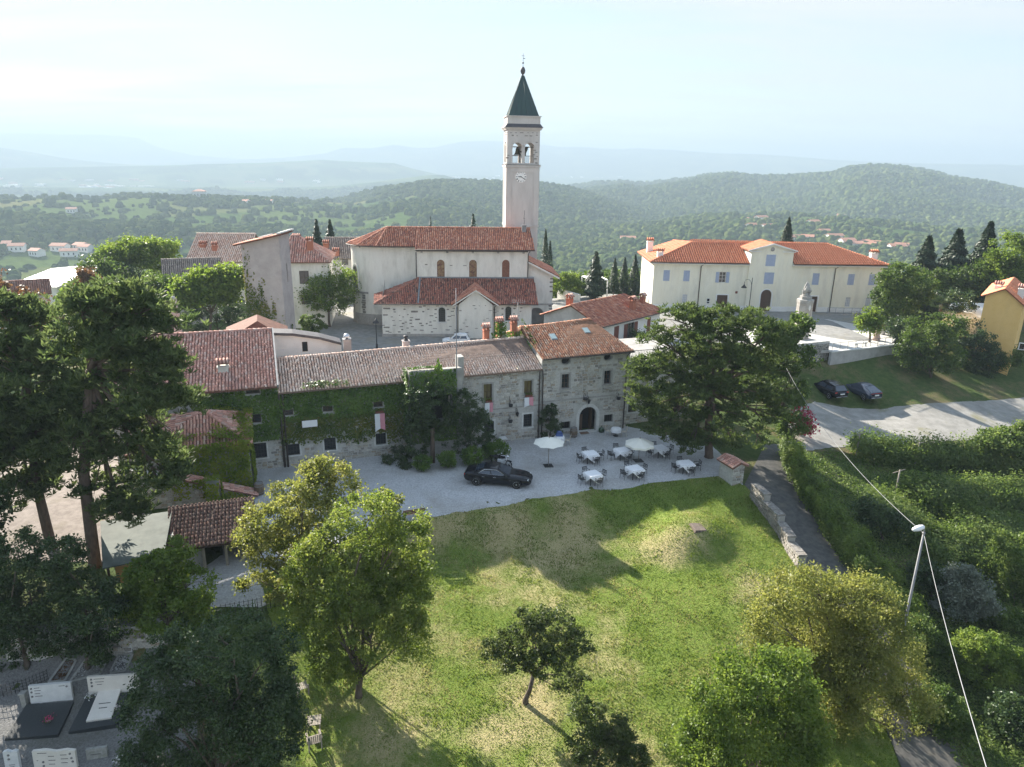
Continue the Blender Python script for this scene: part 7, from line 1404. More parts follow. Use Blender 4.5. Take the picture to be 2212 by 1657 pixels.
for k,(ft,lb,n,s,lm,lab) in enumerate([
 ((2085,1345),[(2082,1262,46,34),(2060,1300,40,32),(2110,1298,40,32),(2085,1240,28,20)],14000,.12,'grey','silvery olive tree on the right hand slope'),
 ((2140,1480),[(2110,1398,44,32),(2160,1405,50,34),(2195,1440,40,34),(2130,1440,60,34)],20000,.11,'bright','upright bright green shrub right of the lamp pole'),
 ((1985,1420),[(1985,1370,34,40),(2010,1400,34,34),(1965,1400,28,34)],11000,.11,'green','green shrub at the foot of the lamp pole'),
 ((2190,1290),[(2190,1190,40,40),(2210,1240,40,46),(2180,1270,40,26)],13000,.14,'vine','pale leafy tree at the right edge above the slope'),
 ((2170,1015),[(2160,955,44,22),(2195,940,36,24),(2205,975,30,22)],9000,.2,'vine','young leafy tree beside the vine rows at the right'),
 ((2040,1580),[(2020,1520,44,34),(2060,1545,40,36),(2010,1570,40,30)],14000,.11,'green','low green bush in the right corner below the lane'),
 ((2180,1600),[(2190,1540,44,40),(2165,1580,44,34),(2215,1600,36,40)],12000,.12,'dark','dark shrub in the lower right corner'),
 ((1905,1165),[(1895,1118,34,22),(1930,1130,34,24),(1870,1095,24,18)],9000,.13,'dark','dark shrub on the slope behind the lane hedge'),
 ((2010,1290),[(2000,1240,34,26),(2030,1255,30,24)],8000,.12,'dark','dark bush left of the olive tree'),
 ((2120,1340),[(2150,1330,44,26),(2190,1345,40,26),(2130,1365,34,18)],11000,.13,'green','spreading bush below the olive tree')]):
 tree_px('slope_shrub',lab,'bush',ft,lb,n,s,lm,r0=.08,spread=s*1.4,clump=45,shell=.55,group='shrubs on the slope right of the lane')
# rough growth over the right slope and the unmown ground
q=scatter_poly([gp(*p) for p in ((1700,990),(1790,975),(2000,985),(2260,1000),(2300,1400),(2280,1690),(2080,1690),(1960,1420),(1840,1230),(1740,1080))],60000);zz=ground_z(q[:,0],q[:,1]);k=fbm(q[:,0]*.25,q[:,1]*.25,3);V,Fc=leaf_quads(np.stack([q[:,0],q[:,1],zz+rng.random(len(q))*np.clip(k-.3,.05,1)*1.6],1),.17,up=.8);tag(link('undergrowth',np_mesh('undergrowth',V,Fc,LM['vine'])),'low weeds and brambles covering the right hand slope','weeds',kind='stuff')
# trees down the slope just behind the village
protos=[]
def lump(seed,lm,n=1600):
 r=np.random.default_rng(seed);lb=[((r.normal()*1.3,r.normal()*1.3,4+r.random()*3),1.8+r.random(),1.8+r.random(),1.5+r.random()) for _ in range(6)];P=lobe_points(lb,n,.55);V,Fc=leaf_quads(P,.75);mb=limbs((0,0,0),lb,.22,m_bark,1);return np_mesh('crown',V,Fc,LM[lm]),mb.mesh('trunk',m_bark)
protos=[(lump(1,'green'),'rounded green tree on the hillside beyond the village'),(lump(2,'bright'),'pale green tree on the hillside beyond the village'),(lump(3,'dark'),'dark green tree on the hillside beyond the village'),(lump(4,'vine'),'light leafy tree on the hillside beyond the village')]
_az=R(-40)+rng.random(900)*R(80);_rr=132+rng.random(900) **.8*130;_x=_rr*np.sin(_az);_y=_rr*np.cos(_az);_k=~((_x>12) & (_x<64) & (_y<142)) & ~((_x>-45) & (_x<12) & (_y<136))
_x,_y=_x[_k],_y[_k];src=[bpy.data.objects.new('hillside_tree_kind',cm) for (cm,tm),lab in protos]
gn_scatter('hillside_woods',np.stack([_x,_y,ground_z(_x,_y)-.6],1),.55+.5*rng.random(len(_x)),rng.random(len(_x))*6.28,rng.integers(0,4,len(_x)),src,'mixed green woods dropping away just behind the village','woods')

# ---- ivy
def ivy(name,label,patches,n_per_m2,size,lm,cat='ivy'):
 """patches: (P(a,b) -> world point, outward normal, a0, a1, b0, b1, density(a,b) or None)"""
 Q=[];N=[]
 for P,nr,a0,a1,b0,b1,den in patches:
  n=int(abs((a1-a0)*(b1-b0))*n_per_m2);a=a0+rng.random(n)*(a1-a0);b=b0+rng.random(n)*(b1-b0)
  if den is not None:k=rng.random(n)<den(a,b);a,b=a[k],b[k]
  th=.06+.22*np.clip(fbm(a*1.3+5,b*1.3,3)-.25,0,1)+.08*rng.random(len(a));Q.append(P(a,b)+np.array(nr)*th[:,None]);N.append(np.tile(np.array(nr)*1.0+np.array([0,0,.5]),(len(a),1)))
 Q=np.concatenate(Q);N=np.concatenate(N);F0=Q.mean(0);F0[2]=Q[:,2].min();V,Fc=leaf_quads(Q,size,N,asp=.85,droop=.3);o=empty(name,tuple(F0),0,label,cat);link('leaves',np_mesh('leaves',V-F0,Fc,LM[lm]),o);return o,F0
def wall_patch(F,y,sgn=-1):return lambda a,b:np.stack([F.o[0]+F.d[0]*a+F.n[0]*y,F.o[1]+F.d[1]*a+F.n[1]*y,F.z+b],1)
def side_patch(F,x):return lambda a,b:np.stack([F.o[0]+F.d[0]*x+F.n[0]*a,F.o[1]+F.d[1]*x+F.n[1]*a,F.z+b],1)
fn=(-HF.n[0],-HF.n[1],0);fd=(HF.d[0],HF.d[1],0);fu=(0,0,1)
def keep_windows(hs,pad=.08):
 def f(a,b):
  o=np.ones(len(a))
  for h in hs:x0,x1,z0,z1=min(p[0] for p in h),max(p[0] for p in h),min(p[1] for p in h),max(p[1] for p in h);o *= ~((a>x0-pad) & (a<x1+pad) & (b>z0-pad) & (b<z1+pad))
  return o
 return f
kw=keep_windows(mw+gw)
den1=lambda a,b:kw(a,b)*np.clip((b-1.0-1.6*(fbm(a*.7,a*0+2.2,3)-.3)*(a<10))*.9,0,1)
ivy('ivy','dark green ivy curtain under the eaves of the long wing',[(wall_patch(HF,0.0),fn,2.0,12.0,3.7,6.35,den1),(lambda a,b:np.stack([HF.o[0]+HF.d[0]*a+HF.n[0]*b,HF.o[1]+HF.d[1]*a+HF.n[1]*b,6.45+a*0+(b+.4)*.33],1),fu,2.6,12,-.55,.15,lambda a,b:np.clip(fbm(a*.8,b*0+4,3)*2.2-.7,0,1))],230,.17,'ivy')
ivy('ivy','yellowing ivy lower down on the long wing wall',[(wall_patch(HF,0.0),fn,2.0,12.2,1.0,4.0,den1)],190,.16,'ivy_mix')
ivy('ivy','green ivy covering the wall of the rose roofed house',[(wall_patch(HF,0.03),fn,-4,2.0,2.4,6.6,keep_windows([g3,m3,t3]))],210,.17,'ivy')
ivy('ivy','thick ivy wrapping the square porch block',[(wall_patch(HF,-1.7),fn,11.9,15.7,1.5,7.5,keep_windows([op])),(side_patch(HF,11.9),(-HF.d[0],-HF.d[1],0),-1.7,0,1.5,7.5,None),(lambda a,b:np.stack([HF.o[0]+HF.d[0]*a+HF.n[0]*b,HF.o[1]+HF.d[1]*a+HF.n[1]*b,7.6+a*0],1),fu,11.9,14.2,-1.75,-1.2,None),(wall_patch(HF,-1.7),fn,13.9,14.7,7.5,8.5,lambda a,b:(np.abs(a-14.25)<.35*(8.6-b))*1.0)],190,.16,'ivy')
ivy('ivy','bright sunlit ivy smothering the small hipped house',[(wall_patch(HF,-3.9),fn,-6,-.25,0,3.9,None),(side_patch(HF,-.25),fd,-3.9,0,0,4.3,None),(wall_patch(HF,-4.1),fn,-6,-.1,3.5,4.2,None),(lambda a,b:np.stack([HF.o[0]+HF.d[0]*a+HF.n[0]*b,HF.o[1]+HF.d[1]*a+HF.n[1]*b,3.95+(b+4.1)*.25+.18+np.maximum(0,-1.0-a)*.32+a*0],1),fu,-2.7,0.1,-4.1,-.1,lambda a,b:np.clip((a+2.7)*1.1+fbm(a*2,b*2,2)-.35,0,1)),(lambda a,b:np.stack([HF.o[0]+HF.d[0]*a+HF.n[0]*b,HF.o[1]+HF.d[1]*a+HF.n[1]*b,4.0+(b+4.1)*.72],1),fu,-6,-.5,-4.15,-3.3,lambda a,b:np.clip(fbm(a,b,2)*2-.4,0,1))],210,.15,'ivy_bright')
ivy('ivy','ivy hanging over the sloping buttress wall and its chimney',[(wall_patch(HF,-5.1),fn,-2.4,-.2,-.6,.8,lambda a,b:(b<.25-(a+.1)*.38)*1.0),(wall_patch(HF,-6.02),fn,-3.25,-2.35,-1,2.0,None),(side_patch(HF,-2.38),fd,-6,-5.1,-1,2.0,None),(wall_patch(HF,-5.1),fn,-6,-3.2,.6,2.0,lambda a,b:np.clip(fbm(a,b,2)*2.4-.7,0,1)),(lambda a,b:np.stack([HF.o[0]+HF.d[0]*a+HF.n[0]*b,HF.o[1]+HF.d[1]*a+HF.n[1]*b,2.02+a*0],1),fu,-3.3,-2.3,-6.1,-5.1,None)],200,.14,'ivy_bright')
ivy('vine','green vine climbing over the step between the two courtyard roofs',[(lambda a,b:np.stack([HF.o[0]+HF.d[0]*(23.5+b*.3)+HF.n[0]*a,HF.o[1]+HF.d[1]*(23.5+b*.3)+HF.n[1]*a,6.75+(a+.4)*.36+b*.9],1),(-.3,-.2,.9),1.2,5.2,0,1.0,lambda a,b:np.clip((a-1.0)*.5,0,1)*(fbm(a*1.5,b*2,2)>.42)),(lambda a,b:np.stack([HF.o[0]+HF.d[0]*a+HF.n[0]*4.6,HF.o[1]+HF.d[1]*a+HF.n[1]*4.6,8.2+b],1),fn,20.6,23.6,-.1,.55,None),(lambda a,b:np.stack([HF.o[0]+HF.d[0]*a+HF.n[0]*4.6,HF.o[1]+HF.d[1]*a+HF.n[1]*4.6,8.2+b],1),fn,20.9,22.0,.4,1.5,None)],170,.15,'ivy')
tg=lambda a,b:np.clip(((11.8-b)/7.0-a/4.3*.85)*2.1+(fbm(a*2.2,b*.8,4)-.5)*2.4,0,1)+((a>.25) & (a<.9) & (b>9))*.35*(fbm(a*9,b*.7,2)>.5)
ivy('creeper','creeper spreading up the corner of the concrete tower',[(wall_patch(SF,0),(0,-1,0),0,w4,0,zl-.4,tg),(side_patch(SF,w4),(1,0,0),.4,2.2,0,4.2,lambda a,b:(fbm(a*2,b,3)>.48)*1.0)],150,.18,'ivy_mix')
# ================================================================== SMALLER THINGS
zt6=lambda x,y:(950.4+.2347*x,708.5+.2347*y)
m_cloth=mat('white_cloth',(.80,.80,.82),rough=.8);m_canvas=mat('ivory_canvas',(.76,.74,.66),(.80,.78,.70),scale=2,rough=.8)
m_chair=mat('dark_metal_chair',(.035,.035,.04),rough=.5,spec=.4);m_wire=mat('cream_wire',(.55,.50,.42),rough=.6)
m_chrome=mat('chrome',(.75,.76,.78),rough=.12,metal=1.0);m_rubber=mat('tyre_rubber',(.018,.018,.019),rough=.85);m_alloy=mat('alloy_rim',(.62,.63,.65),rough=.3,metal=.25)
m_carglass=mat('car_glass',(.03,.042,.065),rough=.05,spec=1.0);m_red=mat('tail_light',(.40,.02,.015),rough=.2,spec=.6);m_lens=mat('headlight_lens',(.75,.77,.78),rough=.1,spec=.8);m_plate=mat('number_plate',(.75,.75,.74),rough=.5)  # car glass tinted blue to paint in the reflected sky
# -- tables, chairs
def make_chair():
 o=empty('garden_chair',(0,0,0));b=MB()
 for x,y,t in ((-.2,-.2,.66),(.2,-.2,.66),(-.2,.2,.0),(.2,.2,0)):
  l=MB();l.tube([(x*1.12,y*1.1,0),(x,y,.44)]+([(x,y-.0,.66)] if t else []),.016,5);l.build('leg',m_chair,o)
 b=MB()
 for k in range(5):b.box(-.21,-.2+k*.085,.43,.21,-.2+k*.085+.065,.45)
 b.build('seat',m_chair,o);b=MB();b.tube([(-.21,.2,.44),(-.22,.25,.82),(.22,.25,.82),(.21,.2,.44)],.016,5)
 for k in range(3):b.box(-.21,.225+.01*k,.55+k*.1,.21,.24+.01*k,.61+k*.1)
 b.build('backrest',m_chair,o)
 for s in (-1,1):b=MB();b.tube([(s*.21,.23,.64),(s*.225,-.2,.66)],.018,5);b.build('armrest',m_chair,o)
 return o
chair0=None;CH=[]
def dup(o,loc,rz,label,group=None):
 c=o.copy();COL.objects.link(c);c.location=loc;c.rotation_euler=(0,0,rz);c['label']=label;
 if group:c['group']=group
 for ch in o.children:
  k=ch.copy();COL.objects.link(k);k.parent=c
  for g in ch.children:q=g.copy();COL.objects.link(q);q.parent=k
 return c
def make_table():
 o=empty('dining_table',(0,0,0));b=MB();b.box(-.55,-.55,.7,.55,.55,.735);b.build('tabletop',m_oldwood,o)
 for x in (-.47,.47):
  for y in (-.47,.47):b=MB();b.box(x-.025,y-.025,0,x+.025,y+.025,.7);b.build('leg',m_chair,o)
 return o
def make_cloth(seed):
 n=22;b=MB();vs=[];fs=[];hw=.86;c45=math.cos(R(45));rnd=random.Random(seed);tw=R(45)+rnd.gauss(0,.05)
 for i in range(n+1):
  for j in range(n+1):
   a,d=(i/n-.5)*2*hw,(j/n-.5)*2*hw;x,y=a*math.cos(tw)-d*math.sin(tw),a*math.sin(tw)+d*math.cos(tw)
   ox,oy=max(0,abs(x)-.555),max(0,abs(y)-.555);dr=ox+oy;k=.16
   X=math.copysign(min(abs(x),.56)+ox*k,x);Y=math.copysign(min(abs(y),.56)+oy*k,y)
   w=math.sin((y if ox>oy else x)*11+seed)*.035*min(1,dr/.25)
   if ox>oy:X+=math.copysign(w,x)
   elif oy>0:Y+=math.copysign(w,y)
   vs.append((X,Y,.745-dr*.96+rnd.gauss(0,.0015)))
 fs=[(i*(n+1)+j,(i+1)*(n+1)+j,(i+1)*(n+1)+j+1,i*(n+1)+j+1) for i in range(n) for j in range(n)];b.add(vs,fs,True);return b.mesh('tablecloth',m_cloth)
TB_=[((1385,1152),'behind the table nearest the first parasol pole','table in the row nearest the house, first from the left'),((1408,1338),'the front table beside the black car side','table at the front left of the group'),((1680,1122),'x','table half under the parasol on its left side'),((1795,1288),'x','table at the front right, before the second parasol'),((2025,1100),'x','table half under the parasol on its right side, by the pine'),((2265,1240),'x','table standing alone at the right under the pine')]
tnames=['the table right of the first parasol','the front left table','the table left of the second parasol','the front right table','the table right of the second parasol','the lone table under the pine']
ang0=R(14);table0=make_table();chair0=make_chair();first=True;cf=True
sides=[('facing away toward the house',0,1),('nearest the lawn',0,-1),('on its left side',-1,0),('on its right side',1,0)]
for i,(px,_,lab) in enumerate(TB_):
 p=at_z(*zt6(*px),.745+gz(*at_z(*zt6(*px),.745)[:2]));z=gz(p[0],p[1])+.02;an=ang0+random.gauss(0,.06)+R(8)
 lab_t='square table under white cloth, '+tnames[i].replace('the ','',1)
 if i==0:t=table0;t.location=(p[0],p[1],z);t.rotation_euler=(0,0,an);t['label']=lab_t;t['category']='table';t['group']='tables laid in the courtyard'
 else:t=dup(table0,(p[0],p[1],z),an,lab_t)
 cl=link('tablecloth',make_cloth(i),None,(p[0],p[1],z),(0,0,an));tag(cl,'white cloth laid cornerwise over '+tnames[i],'tablecloth','white tablecloths')
 for nm,sx,sy in sides:
  r=.86+random.uniform(-.05,.12);x,y=sx*r+random.gauss(0,.05),sy*r+random.gauss(0,.05);X,Y=p[0]+x*math.cos(an)-y*math.sin(an),p[1]+x*math.sin(an)+y*math.cos(an);rz=an+math.atan2(-sx,sy)+random.gauss(0,.15);L_='dark metal armchair '+('on the house side' if sy>0 else nm)+' of '+tnames[i]
  if cf:chair0.location=(X,Y,z);chair0.rotation_euler=(0,0,rz);chair0['label']=L_;chair0['category']='chair';chair0['group']='metal chairs round the tables';cf=False
  else:dup(chair0,(X,Y,z),rz,L_)
# two bistro tables with cream wire chairs
def wire_chair():
 o=empty('wire_chair',(0,0,0))
 for x,y in ((-.17,-.17),(.17,-.17),(-.17,.17),(.17,.17)):b=MB();b.tube([(x*1.35,y*1.35,0),(x,y,.44)],.017,5);b.build('leg',m_wire,o)
 b=MB();b.lathe([(.03,.44),(.22,.44),(.22,.465),(.03,.47)],14);b.build('seat',m_wire,o);b=MB();b.tube([(-.19,.17,.45),(-.22,.24,.75),(-.12,.28,.98),(.12,.28,.98),(.22,.24,.75),(.19,.17,.45)],.018,5)
 for x in (-.08,0,.08):b.tube([(x,.19,.46),(x*1.3,.27,.95)],.012,4)
 b.tube([(-.1,.24,.7),(0,.25,.8),(.1,.24,.7),(0,.24,.6),(-.1,.24,.7)],.012,4);b.build('backrest',m_wire,o);return o
wc0=None
for i,(px,n,lab) in enumerate((((1100,1000),2,'beside the yew bush'),((1622,925),3,'by the stone house corner'))):
 p=at_z(*zt6(*px),.75);z=gz(p[0],p[1])+.02;t=empty('bistro_table',(p[0],p[1],z),0,'small round table with white cloth '+lab,'table','round bistro tables');b=MB();b.tube([(0,0,0),(0,0,.7)],.03,6);b.lathe([(.25,0),(.25,.03),(.04,.06)],12);b.build('leg',m_iron,t);b=MB();b.lathe([(.42,.7),(.42,.73)],20);b.build('tabletop',m_wire,t)
 b=MB();pr=[];nn=28
 for rr,zz in ((.0,.742),(.2,.742),(.43,.742),(.46,.6),(.48,.42)):pr.append([(rr*(1+(.09*math.sin(k*7/nn*6.283) if zz<.7 else 0))*math.cos(k/nn*6.283),rr*(1+(.09*math.sin(k*7/nn*6.283) if zz<.7 else 0))*math.sin(k/nn*6.283),zz) for k in range(nn)])
 b.add([v for ring in pr for v in ring],[(r*nn+k,r*nn+(k+1) % nn,(r+1)*nn+(k+1) % nn,(r+1)*nn+k) for r in range(4) for k in range(nn)],True);tag(b.build('round_cloth',m_cloth,None,(p[0],p[1],z)),'round white cloth on the bistro table '+lab,'tablecloth','white tablecloths')
 for k,(a,nm) in enumerate(((R(170),'left'),(R(-5),'right'),(R(80),'rear'))[:n]):
  x,y=p[0]+.72*math.cos(a),p[1]+.72*math.sin(a);L_='cream wire chair %s of the round table %s' % (nm,lab)
  if wc0 is None:wc0=wire_chair();wc0.location=(x,y,z);wc0.rotation_euler=(0,0,a-math.pi/2);tag(wc0,L_,'chair','cream wire chairs')
  else:dup(wc0,(x,y,z),a-math.pi/2,L_)
 if i==0:b=MB();b.bbox(-.3,-.2,0,.3,.25,.3,.1);b.bbox(-.22,-.18,.3,.2,.18,.42,.06);tag(b.build('folded_blanket',mat('blue_blanket',(.05,.09,.24),(.07,.12,.30),scale=6),None,(p[0]-.02,p[1]+.12,z+.75)),'dark blue folded blanket on the round table by the yew','blanket')
# parasols
def parasol(top,base,wid,n,label,frill):
 f=gp(*base);d=ray(*top);h=(EYE+d*(f[1]/d[1]))[2]-f[2];r=wid/2*dist(f)/FOC*.97;o=empty('parasol',tuple(f),R(12),label,'parasol','garden parasols');b=MB();b.tube([(0,0,.05),(0,0,h)],.032,8);b.build('pole',m_oldwood,o);b=MB();b.bbox(-.36,-.36,.01,.36,.36,.07,.02);b.build('base_plate',m_iron,o)
 cn=MB();ring=[(r*math.cos(2*math.pi*k/n),r*math.sin(2*math.pi*k/n),h-.46) for k in range(n)];mid=[(x*.52,y*.52,h-.2) for x,y,_ in ring];vs=[(0,0,h)]+mid+ring;sag=[((ring[k][0]+ring[(k+1) % n][0])/2*.97,(ring[k][1]+ring[(k+1) % n][1])/2*.97,h-.43) for k in range(n)];vs+=sag
 fs=[]
 for k in range(n):k2=(k+1) % n;fs+=[(0,1+k,1+k2),(1+k,1+n+k,1+2*n+k),(1+k,1+2*n+k,1+k2),(1+k2,1+2*n+k,1+n+k2)]
 cn.add(vs,fs);c=cn.build('canopy',m_canvas,o);b=MB()
 if frill:
  for k in range(n):k2=(k+1) % n;b.add([ring[k],sag[k],(sag[k][0],sag[k][1],sag[k][2]-.16),(ring[k][0],ring[k][1],ring[k][2]-.16)],[(0,1,2,3)]);b.add([sag[k],ring[k2],(ring[k2][0],ring[k2][1],ring[k2][2]-.16),(sag[k][0],sag[k][1],sag[k][2]-.16)],[(0,1,2,3)])
  b.build('valance',m_canvas,c)
 for k in range(n):b=MB();x,y,z=ring[k];b.tube([(0,0,h-.03),(x*.52,y*.52,h-.23),(x*.97,y*.97,z-.02)],.012,4);b.build('rib',m_oldwood,o)
 b=MB();b.lathe([(.05,0),(.05,.06),(.02,.14)],8,(0,0,h));b.build('finial',m_oldwood,o)
parasol((1184,945),(1184.5,1007),71,8,'ivory octagonal parasol standing alone before the yew',False);parasol((1380.5,947),(1379,996),67,8,'ivory parasol with valance above two of the laid tables',True)
# barrels, demijohn, doormat, plinth
def barrel(u,v,h,label,top=True):
 p=gp(u,v);o=empty('wine_barrel',tuple(p),random.random(),label,'barrel','old wine barrels');b=MB();b.lathe([(h*.29,0),(h*.36,h*.28),(h*.38,h*.5),(h*.36,h*.72),(h*.29,h),(h*.27,h),(h*.27,h-.05)],18);b.build('staves',mat('barrel_oak',(.13,.095,.065),(.2,.15,.11),scale=4,stretch=(6,6,.6)) if 'barrel_oak' not in MATS else MATS['barrel_oak'],o)
 for z,r in ((.06,.302),(.24,.352),(.76,.352),(.94,.302)):b=MB();b.lathe([(h*r,h*z-.03),(h*(r+.014),h*z),(h*r,h*z+.03)],18);b.build('hoop',m_greypipe,o)
barrel(561,1068,.95,'grey oak barrel by the corner of the ivy house');barrel(1239,944,.9,'dark oak barrel left of the arched entrance')
p=gp(1299,934);o=empty('demijohn',tuple(p),0,'dark green glass demijohn right of the arched entrance','bottle');b=MB();b.lathe([(.2,0),(.27,.12),(.27,.3),(.17,.45),(.06,.52),(.05,.62),(.065,.64)],16);b.build('bottle',mat('green_glass',(.015,.05,.02),rough=.08,spec=.8),o);b=MB();b.lathe([(.04,0),(.04,.06)],8,(0,0,.62));b.build('stopper',m_oldwood,o)
p=gp(1262,936);b=MB();b.bbox(-.42,-.26,0,.42,.26,.03,.01);tag(b.build('doormat',mat('coir_mat',(.16,.10,.07),(.2,.13,.09),scale=20),None,(p[0],p[1],p[2]+.03),(0,0,R(19))),'brown coir doormat before the arched entrance','doormat')
p=gp(1086,962);o=empty('stone_plinth',tuple(p),R(19),'small square stone plinth by the shrubs and the wing wall','plinth');b=MB();b.bbox(-.25,-.22,0,.25,.22,.62,.02);b.build('block',m_greystone,o);b=MB();b.bbox(-.34,-.3,.62,.34,.3,.72,.02);b.build('slab',m_cut,o)
# banners below the windows, wall irons, lamps
m_bw=mat('banner_white',(.72,.74,.78),(.78,.79,.82),scale=3,rough=.85);m_bp=mat('banner_pink',(.62,.27,.33),(.68,.31,.37),scale=3,rough=.85)
def banner(u0,v0,u1,v1,um,vn,label,off=-.16):
 o_=HF.on((u0+u1)/2,v0);x0,zt=HF.on(u0,v0,off);x1,_=HF.on(u1,v0,off);zb=HF.on(u0,v1,off)[1];xm=HF.on(um,v0,off)[0];zn=HF.on(um,vn,off)[1];w=HF.w((x0+x1)/2,off,0);o=empty('banner',(w[0],w[1],zb),HF.a,label,'banner','white and pink swallowtail banners');c=(x0+x1)/2
 for nm,a,d,m,za,zc_ in (('white_half',x0,xm,m_bw,zb,zn),('pink_half',xm,x1,m_bp,zn,zb+.12)):
  b=MB();n=5;vs=[]
  for i in range(n+1):
   t=i/n;x=a+(d-a)*t;zl=za+(zc_-za)*t
   for j in range(7):s=j/6;vs.append((x-c,.05*math.sin(t*4+s*3+c)*s,zt-zb+(zl-zt)*s))
  b.add(vs,[(i*7+j,i*7+j+1,(i+1)*7+j+1,(i+1)*7+j) for i in range(n) for j in range(6)],True);b.build(nm,m,o)
 b=MB();b.tube([(x0-c-.1,0,zt-zb),(x1-c+.1,0,zt-zb)],.02,5);b.build('rod',m_iron,o)
 bx=MB();bx.box(x0-c+.1,-.05,zt-zb+.02,x1-c-.1,.2,zt-zb+.2);bx.build('planter_box',m_redwood,o)
 P=np.stack([(x0-c)+.1+rng.random(160)*(x1-x0-.2),rng.random(160)*.3-.12,zt-zb+.2+rng.random(160)*.2],1);V,Fc=leaf_quads(P,.09);link('flowers',np_mesh('flowers',V,Fc,LM['ivy_mix']),o)
banner(*zt6(412,690),*zt6(488,795),zt6(457,0)[0],zt6(0,768)[1],'white and pink banner under the first upper window of the wing');banner(*zt6(778,640),*zt6(860,735),zt6(822,0)[0],zt6(0,712)[1],'white and pink banner beside the stone house downpipe')
z7=lambda x,y:(518.4+.219*x,725.8+.219*y);banner(*z7(1328,768),*z7(1428,952),z7(1380,0)[0],z7(0,912)[1],'longest white and pink banner hanging in the ivy',-.5)
x0,z0=HF.on(*z7(615,905),-.3);x1,z1=HF.on(*z7(762,838),-.3);w=HF.w((x0+x1)/2,-.3,z0);o=empty('blank_sign',w,HF.a,'plain white board half buried in the ivy','sign');b=MB();b.bbox(-(x1-x0)/2,-.02,0,(x1-x0)/2,.02,z1-z0+.1,.005);b.build('board',m_cloth,o);b=MB();b.box(-(x1-x0)/2-.03,.021,-.03,(x1-x0)/2+.03,.04,z1-z0+.13);b.build('frame',m_wood,o)
def iron_lamp(u,v,label,lantern=True):
 x,z=HF.on(u,v,-.3);w=HF.w(x,0,z);o=empty('wall_lamp',w,HF.a,label,'wall lamp' if lantern else 'wall bracket','wrought iron wall fittings');b=MB();b.tube([(0,0,.35),(0,-.3,.4),(0,-.42,.2)],.018,5);b.tube([(0,-.01,-.3),(0,-.01,.7)],.02,5);b.tube([(0,0,-.1),(0,-.2,.1),(0,-.3,.38)],.012,5);b.build('bracket',m_iron,o)
 b=MB()
 if lantern:b.lathe([(.05,-.25),(.1,-.2),(.14,.05),(.05,.18),(.02,.2)],6,(0,-.42,0),smooth=False)
 else:b.lathe([(.05,-.2),(.16,-.16),(.2,.05),(.18,.05),(.14,-.1)],12,(0,-.42,0))
 b.build('lantern' if lantern else 'iron_pot',m_iron,o)
iron_lamp(*zt6(648,705),'wrought iron bracket with pot between the two banners',False);iron_lamp(*zt6(710,785),'wrought iron wall lantern between the lower windows');iron_lamp(*zt6(1335,645),'tall wrought iron bracket over the arched entrance',False);iron_lamp(*zt6(1365,670),'wrought iron lantern directly above the arch');iron_lamp(*zt6(645,850),'bent iron fitting low on the wing wall',False);iron_lamp(*zt6(1640,640),'forked iron holder near the right downpipe',False)
